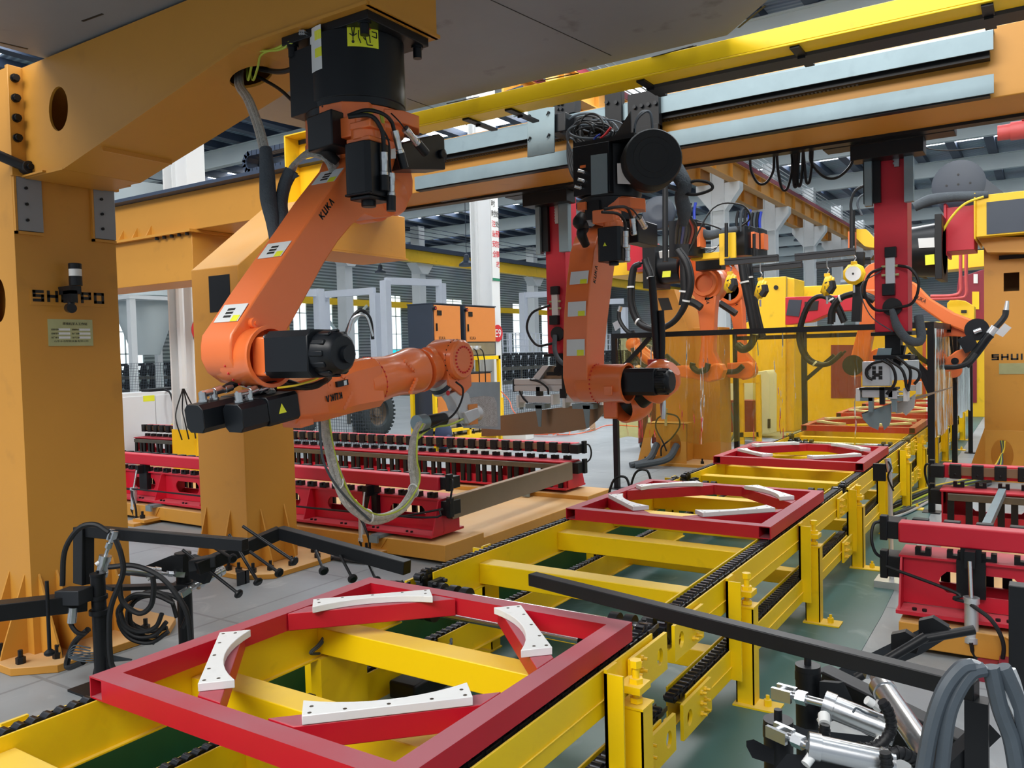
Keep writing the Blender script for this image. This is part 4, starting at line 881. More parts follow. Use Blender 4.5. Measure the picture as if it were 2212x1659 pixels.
b.cyl((-2.36, c.y, PX(935, 330, -2.33).z), (-2.36, c.y + 0.03, PX(935, 330, -2.33).z), 0.05, n=16); b.cyl((-2.30, c.y - 0.035, PX(935, 328, -2.3).z), (-2.28, c.y - 0.035, PX(935, 328, -2.3).z), 0.02, n=14); b.build('base_motor', BLM, t, bevel=0.004)
# link arm: the broad face lies in a plane X = const, its edge strip shows stickers
XA = -2.42; TH = 0.17
def A(x, y): return PX(x, y, XA)
EL = PX(579, 770, -2.36)
outl = [A(758, 338), A(751, 358), A(700, 425), A(660, 485), A(608, 560), A(560, 630), A(520, 692), A(500, 722)]
outl += [A(497, 745), A(498, 775), A(512, 805), A(540, 826), A(575, 832), A(600, 822), A(616, 790), A(620, 755), A(622, 712), A(640, 680), A(672, 622), A(700, 570), A(730, 523), A(760, 487), A(789, 462), A(812, 470), A(845, 468), A(875, 455), A(892, 420), A(893, 390), A(885, 350), A(850, 320), A(800, 315)]
b = MB(); b.prism(outl, (-TH, 0, 0)); b.build('link_arm', ORG, t, bevel=0.007)
b = MB(); sh = A(850, 425); b.lathe((XA - 0.0, sh.y, sh.z), (1, 0, 0), [(0, 0.085), (0.02, 0.075), (0.03, 0.03)], 36); rim_bolts(b, (XA, sh.y, sh.z), (1, 0, 0), 0.076, 18, 0.005); b.build('shoulder_cap', ORG, t)
q_ = (A(722, 437) - A(696, 476)).normalized(); block_text('KUKA', INK, t, A(697, 476), q_, V((0, -q_.z, q_.y)), 0.030, 0.105, .006, .0012)
# stickers on the narrow edge strip
def strip(pts, nm, m=LBL, lb=None):
    q = [PX(x, y, XA - 0.004 if i in (1, 2) else XA - TH + 0.03) for i, (x, y) in enumerate(pts)]
    return q
def edge_label(pa, pb, nm, lb=None):    # pa, pb: two points along the strip edge (pixels on the near face)
    a, c = A(*pa), A(*pb); d = (c - a).normalized(); n = V((0, d.z, -d.y)); 
    if n.y > 0: n = -n
    a = a + n * 0.0005; c = c + n * 0.0005; e = V((-TH + 0.025, 0, 0)); s = V((-0.012, 0, 0))
    b = MB(); b.prism([a + s, c + s, c + e, a + e], n * 0.0015); o = b.build(nm, LBL, t, label=lb)
    b = MB(); k = c + (a - c) * 0.35; b.prism([c + s * 1.4 + n * .0018, k + s * 1.4 + n * .0018, k + s * 4.5 + n * .0018, c + s * 4.5 + n * .0018], n * 0.0008); b.build('label_field', YLB, o)
    b = MB()
    for f in (0.3, 0.5, 0.7): q = a + (c - a) * f + e * 0.6 + n * .002; b.obox(q, (0.02, 0, 0), d * 0.005, n * 0.0005)
    b.build('label_print', INK, o)
edge_label((748, 362), (727, 391), 'warning_sticker', 'white and yellow warning sticker')
edge_label((635, 520), (612, 553), 'data_sticker', 'grey data sticker')
edge_label((542, 655), (518, 694), 'warning_sticker', 'white and yellow warning sticker')
# elbow housing: cylinder along X with an open ring towards the viewer
R = 0.107; ex, ey, ez = -2.345, EL.y, EL.z
b = MB(); b.lathe((-2.60, ey, ez), (1, 0, 0), [(0, R * 0.78), (0.05, R * 0.95), (0.10, R), (0.24, R), (0.25, R * 1.06), (0.262, R * 1.06)], 40, False)
b.lathe((-2.60, ey, ez), (1, 0, 0), [(0, 0.001), (0, R * .78)], 40, False)
b.lathe((-2.338, ey, ez), (-1, 0, 0), [(0, R * 1.06), (0.0, R * 0.93), (0.06, R * 0.9), (0.06, 0.002)], 40, False)
b.build('elbow_housing', ORG, t)
b = MB(); rim_bolts(b, (-2.47, ey, ez), (1, 0, 0), R * 1.0, 22, 0.005); b.build('elbow_bolts', RIN, t)
b = MB(); p = A(545, 698); b.cyl((XA, p.y, p.z), (XA + 0.02, p.y, p.z), 0.02, n=16); b.cyl((XA, p.y, p.z), (XA + 0.026, p.y, p.z), 0.008, n=8); b.tube([V((XA, p.y + .03, p.z - .03)), V((XA + .02, p.y + .02, p.z - .045)), V((XA + .01, p.y + .0, p.z - .05))], 0.014); b.build('casting_boss', ORG, t)
b = MB(); b.obox((-2.33, ey, ez), (0.04, 0, 0), (0, 0.066, 0), (0, 0, 0.07)); b.build('motor_seat', ORG, t, bevel=0.008)
p = V((-2.29, ey + 0.005, ez + 0.005)); b = MB(); motor(b, p, (1, 0, 0), 0.30, 0.165); b.build('elbow_motor', BLM, t, bevel=0.004)
b = MB(); b.bolts([p + V((-.004, i * 0.062, j * 0.062)) for i in (-1, 1) for j in (-1, 1)], (-1, 0, 0), 0.01, 0.01, 10); b.build('motor_screws', CHR, t)
p = V((-2.02, ey + 0.05, ez + 0.07)); hose(t, [p, p + V((.02, .02, .06)), p + V((.04, .04, .08)), p + V((.06, .06, .05)), p + V((.06, .07, -0.02))], 0.006, RUB, 'cable'); hose(t, [p + V((.01, .0, 0)), p + V((.03, .01, .055)), p + V((.06, .04, .06)), p + V((.07, .06, -.01))], 0.005, CHR, 'cable')
p = PX(755, 765, -2.0); b = MB(); b.cyl(V((-2.0, ey + 0.02, ez)), V((-1.975, ey + 0.02, ez)), 0.03, n=12); b.build('motor_knob', BLM, t)
# forearm lying in the plane through the elbow, from the rear motors to the wrist
XM = -2.44
def F(x, y, X=XM): return PX(x, y, X)
f0, f1, f2 = F(612, 874), F(795, 824), F(905, 800)
ax = (F(850, 813) - F(640, 866)).normalized(); ax.x = 0; ax.normalize()
up = V((0, -ax.z, ax.y)); sd = V((1, 0, 0))
def fsec(c, w, h, k):   # chamfered section
    return [c + sd * i * w + up * j * h for i, j in ((1, k), (k, 1), (-k, 1), (-1, k), (-1, -k), (-k, -1), (k, -1), (1, -k))]
def loft(b, secs):
    o = len(b.v); n = len(secs[0])
    for s_ in secs: b.v += [V(p) for p in s_]
    for j in range(len(secs) - 1):
        for i in range(n): k = (i + 1) % n; b.f.append((o + j * n + i, o + (j + 1) * n + i, o + (j + 1) * n + k, o + j * n + k))
    b.f.append(tuple(o + i for i in range(n))); b.f.append(tuple(o + (len(secs) - 1) * n + i for i in reversed(range(n))))
b = MB()
c0, c1, c2, c3 = F(608, 872), F(665, 862), F(730, 838), F(790, 826)
loft(b, [fsec(c0, 0.095, 0.078, .6), fsec(c1, 0.105, 0.088, .62), fsec(c2, 0.108, 0.102, .66), fsec(c3, 0.1, 0.103, .72)])
b.build('forearm_rear', ORG, t, bevel=0.006)
b = MB(); L = (f2 - c3).length; b.lathe(c3 - ax * 0.06, ax, [(0, 0.106), (0.075, 0.106), (0.076, 0.102), (0.08, 0.102), (0.081, 0.106), (L * 0.55, 0.092), (L * 0.75, 0.095), (L * 1.0, 0.108), (L * 1.0 + .03, .104)], 40); b.build('forearm_tube', ORG, t)
b = MB(); rim_bolts(b, c3 + ax * 0.017, ax, 0.1045, 30, 0.0045); b.build('seam_marks', RIN, t)
block_text('KUKA', INK, t, PX(738, 846, XM + .1095), -ax, -up, 0.028, 0.088, .0055, .0008)
for (x, y, w_) in ((740, 812, .09), (885, 790, .08)):
    c = PX(x, y, XM + 0.103); b = MB()
    q = c + ax * -.03 + up * .025; b.cyl(q, q + V((0.008, 0, 0)), 0.0085, n=10); rep(b, 'bolt', ORG, t, [ax * .014 * i - up * .013 * i for i in range(1, 5)])
for (x, y) in ((748, 868), (890, 836)):
    c = PX(x, y, XM + 0.098); b = MB()
    q = c - ax * .02 - up * .02; b.cyl(q, q + V((0.010, 0, 0)), 0.009, n=10); rep(b, 'bolt', ORG, t, [ax * .012 * i + up * .012 * i for i in range(1, 5)])
b = MB(); c = PX(712, 832, XM + .1); b.cyl(c, c + V((.006, 0, 0)), 0.016, n=18); b.cyl(c, c + V((.009, 0, 0)), 0.004, n=8); b.build('casting_boss', ORG, t)
b = MB(); c = PX(737, 828, XM + .108); b.obox(c, (.01, 0, 0), ax * .03, up * .011); b.build('position_probe', BLM, t); b = MB(); b.obox(c + ax * .012, (.011, 0, 0), ax * .008, up * .009); b.build('probe_tip', CHR, t)
b = MB(); c = F(632, 910); b.obox(c + V((.03, 0, 0)), (0.05, 0, 0), ax * 0.035, up * 0.018); b.obox(c + V((0, .12, 0.02)), (.05, 0, 0), ax * .12, up * .012); b.build('lower_lug', ORG, t, bevel=0.004)
# rear motors of the forearm
b1 = F(600, 884); L = 0.30
for k, (xo, zo, Lk) in enumerate(((0.055, 0.0, 0.34), (-0.055, 0.012, 0.37))):
    p = c0 + V((xo, 0, zo)) - ax * 0.01; b = MB(); h = 0.052
    def oc(q, kk, kc): return [q + sd * i + up * j for i, j in ((kk, kc), (kc, kk), (-kc, kk), (-kk, kc), (-kk, -kc), (-kc, -kk), (kc, -kk), (kk, -kc))]
    Lm = (c0 - F(487, 905)).length if k == 0 else (c0 - F(445, 895)).length
    b.prism(oc(p, h * 1.02, h * 0.8), -ax * Lm * 0.55); b.prism(oc(p - ax * Lm * 0.55, h * .97, h * 0.62), -ax * Lm * 0.45); b.build('wrist_motor', BLM, t, bevel=0.003)
    if k == 0:
        q = p - ax * Lm * 0.32 + V((h * 1.03, 0, 0.0)); b = MB(); b.prism([q - ax * 0.018 - up * .015, q + ax * 0.018 - up * .015, q + up * 0.02], (0.0012, 0, 0)); b.build('hazard_label', YLB, t, label='small yellow hazard triangle')
    for j in range(2):
        q = p - ax * (Lm * 0.86 - 0.045 * j) + up * h
        b = MB(); b.cyl(q, q + up * 0.035, 0.014, n=12); b.cyl(q, q + up * 0.008, 0.018, n=8); b.cyl(q + up * 0.028 - ax * 0.005, q + up * 0.028 + ax * 0.055, 0.0125, n=12); b.cyl(q + up * .028 + ax * .05, q + up * .032 + ax * .08, 0.015, n=12); b.build('elbow_connector', CHR, t)
        q = q + up * 0.032 + ax * 0.08
        hose(t, [q, q + ax * 0.07 + up * 0.01 + V((.02, 0, 0)), PX(660, 838 - 4 * j, -2.3), PX(700, 825 - 3 * j, -2.22), PX(712, 815 - 3 * j, -2.15), PX(705, 808, -2.1)], 0.009, RUB, 'motor_cable')
for k in range(4):
    hose(t, [PX(585 + 2 * k, 848, -2.4), PX(560 + 4 * k, 835 - 2 * k, -2.5), PX(520, 828 - 2 * k, -2.60), PX(487 + 3 * k, 790, -2.62), PX(462 + 5 * k, 735, -2.62), PX(468 + 4 * k, 700, -2.62), PX(488 + 3 * k, 685, -2.62)], 0.011, BRD, 'braided_sleeve')
hose(t, [PX(600, 838, -2.3), PX(640, 832, -2.2), PX(680, 820, -2.12), PX(690, 812, -2.1)], 0.004, YWR, 'cable')
# wrist
w0 = F(905, 800); w1 = F(942, 783)
b = MB(); b.lathe(w0, ax, [(0, 0.103), (0.03, 0.095), (0.06, 0.08), (0.1, 0.075)], 32); b.lathe(w0 + ax * .06 + V((0, 0, .05)), ax, [(0, .05), (.03, .05)], 20)
b.build('wrist_neck', ORG, t)
b = MB(); c = w1 + ax * 0.08; b.lathe(c - V((0.10, 0, 0)), (1, 0, 0), [(0, 0.05), (0.02, 0.085), (0.05, 0.1), (0.15, 0.1), (0.165, 0.098), (0.167, 0.094), (0.17, 0.098), (0.195, 0.096), (0.205, 0.085)], 40)
b.prism([c + V((-.06, a_, z_)) for a_, z_ in ((-0.09, -0.02), (-0.07, -0.12), (0.03, -0.175), (0.11, -0.13), (0.10, 0.0))], (0.13, 0, 0)); b.build('wrist_housing', ORG, t, bevel=0.01)
b = MB(); rim_bolts(b, c + V((0.105, 0, 0)), (1, 0, 0), 0.062, 22, 0.005); b.build('wrist_bolts', RIN, t)
b = MB(); rim_bolts(b, c + V((0.067, 0, 0)), (1, 0, 0), 0.097, 24, 0.0035); b.build('seam_marks', INK, t)
# flange, joining piece and tool
g0 = F(955, 835); g1 = F(985, 880); gd = (g1 - g0).normalized()
b = MB(); b.cyl(g0 - gd * 0.05, g0 + gd * 0.01, 0.058, n=26); b.build('tool_flange', ALU, t)
b = MB(); b.cyl(g0 - gd * .03, g0 - gd * .005, 0.0595, n=26); b.build('flange_band', CAB, t)
b = MB(); b.prism([F(950, 852), F(975, 838), F(992, 850), F(1000, 880), F(998, 905), F(985, 915), F(972, 900), F(962, 870)], (0.06, 0, 0)); b.prism([F(975, 890), F(1005, 880), F(1010, 900), F(985, 915)], (0.08, 0, 0)); b.build('tool_adapter', ALU, t, bevel=0.004)
b = MB(); p = PX(967, 849, XM + .062); b.cyl(p, p + V((.004, 0, 0)), 0.012, n=14); b.build('button', RIN, t)
b = MB(); p = F(994, 895); b.obox(p + V((.065, 0.02, 0.0)), (.004, 0, 0), (0, .035, 0), (0, 0, .05)); b.build('orange_cover', PALE_ORG, t)
n0, n1 = PX(915, 912, -2.42), PX(1012, 896, -2.42)
nd = (n1 - n0).normalized()
b = MB(); b.cyl(n0, n0 + nd * 0.16, 0.031, n=24); b.cyl(n0 + nd * 0.22, n0 + nd * 0.34, 0.030, n=24); b.build('tool_tube', BLM, t)
b = MB(); b.cyl(n0 + nd * 0.15, n0 + nd * 0.225, 0.036, n=20); b.cyl(n0 + nd * 0.34, n0 + nd * 0.39, 0.034, n=24); b.cyl(n0 + nd * .39, n0 + nd * .43, .04, n=24); b.build('tool_clamp', ALU, t)
b = MB(); b.cyl(n0 - nd * 0.05, n0 + nd * 0.01, 0.038, n=20); b.build('hose_clamp', ZNC, t)
hose(t, [PX(985, 825, -2.33), PX(1000, 840, -2.32), PX(995, 870, -2.3), PX(975, 900, -2.3), PX(930, 925, -2.33), PX(905, 935, -2.36)], 0.005, RUB, 'cable')
hose(t, [PX(1000, 905, -2.33), PX(970, 918, -2.32), PX(930, 925, -2.33), PX(900, 950, -2.38)], 0.005, YGW, 'cable')
# bare metal plate held by the tool
cpl = n0 + nd * 0.44
a_, b_, c_, d_ = PX(993, 826, -2.40), PX(1079, 826, -2.40), PX(1079, 928, -2.40), PX(995, 926, -2.40)
t2 = thing('sheet_metal_plate', (cpl.x, cpl.y, c_.z), 'bare sheet metal plate with domed panel at the tool of the near robot', 'plate')
b = MB(); P = [PX(1002, 826, -2.42), PX(1079, 825, -2.42), PX(1080, 928, -2.42), PX(1002, 924, -2.42)]; b.prism(P, (0.004, 0, 0)); b.build('plate', STL, t2)
b = MB(); b.prism([PX(993, 833, -2.42), PX(1003, 826, -2.42), PX(1003, 925, -2.42), PX(996, 915, -2.42)], (-.004, 0, 0)); b.build('folded_edge', ALU, t2)
PTN = mat('spattered_metal', (0.50, 0.52, 0.55), 0.28, 0.85, var=0.5, scale=45, bump=0.8)
b = MB(); P = [PX(x, y, -2.414) for x, y in ((1004, 870), (1012, 860), (1045, 855), (1066, 858), (1072, 870), (1074, 922), (1003, 920))]; b.prism(P, (0.003, 0, 0)); b.build('domed_panel', PTN, t2)
# braided hose loop and cable loom
loop = [(905, 922), (893, 950), (892, 1000), (898, 1030), (893, 1060), (865, 1100), (830, 1117), (795, 1115), (755, 1085), (730, 1040), (713, 985), (704, 930), (700, 888)]
P = [PX(x, y, -2.40) for x, y in loop]; P.insert(0, n0)
for k in range(5):
    a = k * 2 * math.pi / 5; o = V((0.011 * math.cos(a), 0.008 * math.sin(a), 0.012 * math.sin(a)))
    hose(t, [p + o * (1 + .5 * math.sin(i * 1.3 + k)) for i, p in enumerate(P)], 0.0115, BRD, 'braided_hose', 8)
hose(t, [p + V((.025, .0, .015)) for p in P[1:]], 0.004, YGW, 'earth_cable', 6)
hose(t, [PX(690, 888, -2.38), PX(692, 940, -2.38), PX(700, 1000, -2.38), PX(735, 1060, -2.38), PX(800, 1125, -2.38)], 0.005, GRH, 'cable', 6)
b = MB()
for i in (5, 8, 10):
    b.tube([P[i] + V((0.03 * math.cos(a), 0.02 * math.sin(a) * 0, 0.03 * math.sin(a))) for a in [j * math.pi / 5 for j in range(11)]], 0.003, 5, 2)
b.build('cable_tie', LBL, t)
# loom from the hole in the beam down to the link arm
hp = PZ(535, 165, zb); Xh = hp.x
loom = [PY(515, 180, 2.60), PY(535, 215, 2.52), PY(556, 270, 2.46), PY(572, 330, 2.42)]
for k in range(4):
    o = V((0.010 * (k - 1.5), 0.006 * (k % 2), 0)); hose(t, [p + o for p in ([hp + V((-.05, 0.0, .1))] + loom)], 0.010, BRD, 'loom_strand')
sl = [PY(574, 322, 2.42), PY(577, 370, 2.40), PY(580, 430, 2.38), PY(590, 480, 2.35), PY(597, 525, 2.33), PY(596, 560, 2.30)]
b = MB(); b.tube(sl, [0.026, 0.032, 0.036, 0.030, 0.028, 0.022], 12); b.build('cloth_sleeve', GRC, t)
sl = [PY(630, 368, 2.47), PY(615, 400, 2.45), PY(608, 440, 2.42), PY(612, 480, 2.38), PY(600, 520, 2.33)]
b = MB(); b.tube(sl, [0.030, 0.028, 0.026, 0.024, 0.02], 12); b.prism([PY(622, 362, 2.46), PY(646, 380, 2.46), PY(624, 392, 2.46)], (0, 0.004, 0)); b.build('cloth_sleeve', GRC, t)
arch = [PY(625, 378, 2.46), PY(640, 350, 2.47), PY(668, 330, 2.48), PY(696, 330, 2.49), PY(715, 345, 2.50), PY(725, 372, 2.52)]
for k in range(3):
    o = V((0.006 * (k - 1), 0.012 * (k - 1), 0.014 * (k - 1))); hose(t, [p + o for p in arch], 0.011, BRD, 'loom_strand')
b = MB(); b.tube([PY(688, 268, 2.46), PY(685, 300, 2.46), PY(700, 318, 2.47), PY(712, 335, 2.49), PY(728, 350, 2.52)], [0.022, 0.036, 0.03, 0.024, 0.02], 10); b.build('black_cloth', RUB, t)
for k in range(2):
    hose(t, [PY(655, 75, 2.50), PY(625, 90 + 6 * k, 2.48), PY(600, 103 + 5 * k, 2.5), PY(565 - 18 * k, 118 - 4 * k, 2.55), PY(557 - 14 * k, 145, 2.6), PY(545 - 10 * k, 172, 2.62), hp + V((0, 0, 0.12))], 0.0055, YGW, 'earth_cable', 6)
hose(t, [hp + V((0, 0.02, 0.05)), PY(600, 155, 2.62), PY(640, 147, 2.58)], 0.012, RUB, 'feed_cable')
hose(t, [hp + V((0, 0.03, 0.02)), PY(600, 190, 2.62), PY(636, 222, 2.58)], 0.008, RUB, 'feed_cable')
b = MB(); b.bolts([PY(655 + 4 * i, 70 + 6 * j, 2.475) for i in range(3) for j in range(2)], (0, -1, 0), 0.006, 0.02, 8); b.build('terminal_studs', CHR, t)
# signal and power cables round the motors
for (q, d_) in (((852, 282), (858, 305)), ((875, 278), (892, 298)), ((829, 330), (830, 375)), ((845, 375), (845, 405))):
    p, e = PX(*q, -2.20), PX(*d_, -2.20); connector(t, p, e - p, 0.015)
    b = MB(); b.cyl(p + (e - p).normalized() * 0.09, p + (e - p).normalized() * 0.15, 0.019, n=14); b.build('plug_body', BLM, t)
hose(t, [PX(752, 250, -2.28), PX(790, 238, -2.24), PX(825, 245, -2.2), PX(845, 262, -2.2), PX(852, 285, -2.2)], 0.008, RUB, 'motor_cable')
hose(t, [PX(752, 252, -2.28), PX(800, 250, -2.22), PX(822, 275, -2.2), PX(828, 300, -2.2), PX(829, 332, -2.2)], 0.009, RUB, 'motor_cable')
hose(t, [PX(755, 255, -2.28), PX(790, 248, -2.24), PX(812, 262, -2.22), PX(838, 300, -2.2), PX(842, 345, -2.2), PX(845, 378, -2.2)], 0.004, RUB, 'motor_cable')
hose(t, [PX(845, 245, -2.24), PX(862, 262, -2.2), PX(876, 280, -2.2)], 0.003, RUB, 'motor_cable')
for k in range(3): hose(t, [PX(775, 250, -2.28), PX(800 + 5 * k, 236 + 3 * k, -2.26), PX(820 + 3 * k, 245, -2.26), PX(826 + 2 * k, 275, -2.27)], 0.004, YGW if k < 2 else YWR, 'earth_cable', 6)
quad('rating_label', LBL, t, [PX(845, 322, -2.298), PX(855, 320, -2.298), PX(855, 342, -2.298), PX(845, 343, -2.298)])
# ------------------------------------------------------------------ clamping fixtures (red beams, black teeth)
def fixture_unit(xe, xd, y, inn, length, lbl, cyls, yb):   # inn = +1 / -1: the toothed side
    t = thing('clamping_fixture', (xe + xd * length / 2, y, 0.19), lbl, 'fixture', 'red and black clamping fixtures')
    xa, xb = sorted((xe, xe + xd * length))
    def Y(a, c): return sorted((y + inn * a, y + inn * c))
    b = MB(); q = Y(0, .11); c = 0.012; b.box(xa, xb, q[0], q[1], 0.57, 0.685); b.build('clamp_beam', RED2, t, bevel=0.01)
    b = MB(); q = Y(.11, .17); n = int(length / 0.16)
    x = xe + xd * 0.1; b.box(x - 0.042, x + 0.042, q[0], q[1], 0.575, 0.69); b.cyl((x, y + inn * .17, .61), (x, y + inn * .178, .61), .01, n=8)
    rep(b, 'clamp_tooth', BLK, t, [(xd * i * .16, 0, 0) for i in range(1, n)], bevel=0.004)
    b = MB(); q = Y(.112, .14)
    b.box(xa + .05, xb - .05, q[0], q[1], 0.60, 0.67); b.build('wear_strip', CPR, t)
    # body plate with long holes, ribs and flange
    q = Y(0.05, 0.062); yf = q[0]; out = [(xa, yf, 0.22), (xb, yf, 0.22), (xb, yf, 0.495), (xa, yf, 0.495)]
    b = MB(); m = int(length / 0.75); w = length / m
    for i in range(m):
        x0 = xa + i * w; cc = x0 + w / 2
        hp_ = [(cc - .16, yf, .30), (cc + .16, yf, .30), (cc + .19, yf, .33), (cc + .20, yf, .36), (cc + .19, yf, .39), (cc + .16, yf, .42), (cc - .16, yf, .42), (cc - .19, yf, .39), (cc - .20, yf, .36), (cc - .19, yf, .33)]
        b.prism(hole([(x0, yf, .22), (x0 + w, yf, .22), (x0 + w, yf, .495), (x0, yf, .495)], hp_), (0, 0.012, 0))
    q = Y(-0.11, 0.34); b.box(xa, xb, q[0], q[1], 0.195, 0.215); q = Y(0.02, 0.30); b.box(xa, xb, q[0], q[1], 0.485, 0.497)
    for i in range(m + 1):
        x = min(max(xa + i * w, xa + .01), xb - .01)
        for k in (1, -1):
            if k == 1: b.prism([(x, y + inn * 0.05, .215), (x, y - inn * 0.09, .215), (x, y + inn * 0.0, .485), (x, y + inn * .05, .485)], (0.01, 0, 0))
            else: b.prism([(x, y + inn * 0.06, .215), (x, y + inn * 0.28, .215), (x, y + inn * 0.28, .485), (x, y + inn * .06, .485)], (0.01, 0, 0))
    b.build('body', RED2, t)
    b = MB(); b.bolts([(xa + .09, y - inn * .07, .215)], (0, 0, 1), 0.012, 0.014); rep(b, 'bolt', BLK, t, [(i * w / 2 + j * .05, 0, 0) for i in range(2 * m) for j in (0, 1) if i + j > 0 and i * w / 2 < length - .2])
    b = MB(); q = Y(.30, .325); n = int(length / 0.11)
    x = xe + xd * .08; b.box(x - 0.024, x + 0.024, q[0], q[1] + 0, 0.20, 0.425); rep(b, 'lower_tooth', BLK, t, [(xd * (i * 0.11 + (0.02 if i % 2 else 0)), 0, 0) for i in range(1, n)])
    b = MB(); x = xe + xd * .12; q2 = Y(.05, .10); b.box(x - .04, x - .012, q2[0], q2[1], .515, .54); b.box(x + .012, x + .04, q2[0], q2[1], .515, .54); b.box(x - .04, x + .04, q2[0], q2[1], .497, .515)
    rep(b, 'seat_tooth', BLK, t, [(xd * i * .16, 0, 0) for i in range(1, int(length / .16))])
    b = MB(); q = Y(.295, .335); b.box(xa + .06, xb - .06, q[0], q[1], .42, .475); b.build('gauge_bar', BRZ, t, bevel=0.003)
    b = MB(); q = Y(.27, .29); b.box(xa + .02, xb - .02, q[0], q[1], .215, .30); b.build('back_strip', RED2, t)
    # end blocks with a hose loop
    for zc, hh in ((0.63, .05), (0.42, .06)):
        b = MB(); q = Y(0.03, 0.20); xs_ = sorted((xe - xd * 0.08, xe + xd * 0.02)); b.box(xs_[0], xs_[1], q[0], q[1], zc - hh, zc + hh)
        xs_ = sorted((xe - xd * 0.10, xe - xd * 0.06)); q = Y(0.02, .08); b.box(xs_[0], xs_[1], q[0], q[1], zc - hh - .01, zc + hh + .03)
        b.build('end_block', BLK, t, bevel=0.004)
    hose(t, [(xe - xd * .08, y + inn * .05, .67), (xe - xd * .13, y + inn * .03, .66), (xe - xd * .14, y, .58), (xe - xd * .12, y, .50), (xe - xd * .08, y + inn * .04, .46)], 0.009)
    for cx_ in cyls:
        for s_ in (1,):
            b = MB(); yo = y - inn * 0.07; b.box(cx_ - 0.07, cx_ + 0.07, min(y, y + inn * .05), max(y, y + inn * .05), .30, .50); b.box(cx_ - .05, cx_ + .05, min(y, y + inn * .06), max(y, y + inn * .06), .50, .572); b.box(cx_ - .025, cx_ + .025, min(yo, y), max(yo, y), .48, .57); b.build('hinge_arm', BLK, t)
            b = MB(); b.cyl((cx_, yo, 0.52), (cx_ + .01, yo - inn * .05, .33), 0.011, n=12); b.build('piston_rod', CHR, t)
            p0 = V((cx_ + .01, yo - inn * .05, .34)); d = V((0.0, -inn * .02, -1)).normalized()
            b = MB(); b.cyl(p0, p0 + d * .24, 0.034, n=20); b.cyl(p0, p0 + d * .03, .04, n=20); b.cyl(p0 + d * .21, p0 + d * .24, .04, n=20); b.build('air_cylinder', ALU, t)
            q = p0 + d * .03
            hose(t, [q, q + V((-.08 * xd, -inn * .03, .02)), V((xe + xd * .3, y - inn * .14, .36)), V((xe - xd * .06, y - inn * .02, .43))], 0.009)
            hose(t, [q + V((0, -inn * .03, 0)), q + V((.10, -inn * .08, -.06)), q + V((.15, -inn * .08, -.18)), q + V((.12, -inn * .06, -.30)), q + V((.02, -inn * .02, -.28)), q + V((.0, -inn * .04, -.20))], 0.011)
    return t
fixture_unit(-4.22, -1, 5.33, 1, 7.6, 'red clamping fixture with air cylinder, nearer of the pair left of the line', [-4.98, -8.35], 0)
fixture_unit(-4.35, -1, 8.05, -1, 8.0, 'clamping fixture showing its black teeth, farther of the pair left of the line', [], 0)
fixture_unit(-0.70, 1, 5.05, 1, 3.2, 'red clamping fixture nearest the right edge of the view', [-0.34], 0)
fixture_unit(-0.72, 1, 7.75, -1, 3.2, 'clamping fixture with black teeth behind the one at the right edge', [], 0)
def fixture_base(x0, x1, y0, y1, lbl, corner=None):
    t = thing('fixture_base', ((x0 + x1) / 2, (y0 + y1) / 2, 0), lbl, 'base frame', 'amber floor frames under the fixtures')
    b = MB()
    for (a, c) in ((y0, y0 + .55), (y1 - .55, y1)): b.box(x0, x1, a, c, 0.03, 0.165)
    b.box(x0, x1, y0 + .55, y1 - .55, 0.03, 0.12)
    b.build('frame', AMB, t, bevel=0.006)
    for xx in (x0 + .6, (x0 + x1) / 2, x1 - .7, x0 + 2.2, x1 - 2.2):
        if x0 < xx < x1:
            for yy in (y0 + .2, y1 - .4):
                b = MB(); b.box(xx - 0.05, xx + 0.05, yy - .25, yy + .3, .166, .194); b.box(xx - .045, xx + .045, yy - .28, yy - .26, .13, .19); b.build('slide_rail', ZNC, t)
            b = MB(); b.prism([(xx - .09, y0 - .0, .16), (xx + .09, y0, .16), (xx + .02, y0, .07)], (0, -.01, 0)); b.build('gusset', AMB, t)
            b = MB(); b.box(xx - .22, xx + .02, y0 - .26, y0 + .05, 0, .03); b.box(xx - .12, xx + .08, y0 - .18, y0 + .0, .03, .06); b.build('foot', MAG if xx > -2 else AMB, t)
            base_bolts(t, [(xx - .04, y0 - .12, .06)])
    return t
fixture_base(-11.8, -4.05, 5.18, 8.2, 'amber floor frame carrying the fixtures left of the line')
fixture_base(-0.68, 2.5, 4.9, 8.0, 'amber floor frame carrying the fixtures at the right edge')
# steel channel lying across the left pair
t = thing('steel_channel', (-3.9, 6.5, 0.3), 'bare steel channel lying across the two left fixtures', 'workpiece')
p, q = PZ(1000, 1064, .50), PZ(1210, 1009, .50)
p = V((-4.23, 5.45, .50)); q = V((-4.35, 7.75, .50))
b = MB(); b.beam(p + V((.06, 0, -.09)), q + V((.06, 0, -.09)), 0.008, 0.18); b.beam(p + V((.03, 0, 0)), q + V((.03, 0, 0)), 0.06, 0.008); b.beam(p + V((.03, 0, -.18)), q + V((.03, 0, -.18)), 0.06, 0.008); b.build('channel', CPR, t)
t = thing('steel_strip', (-.25, 6, .5), 'narrow bare steel strip lying across the right fixtures', 'workpiece')
b = MB(); b.beam(PY(2095, 1300, 5.2) + V((0, 0, .22)), V((-.28, 7.4, .52)), 0.05, 0.05); b.build('strip', ZNC, t)
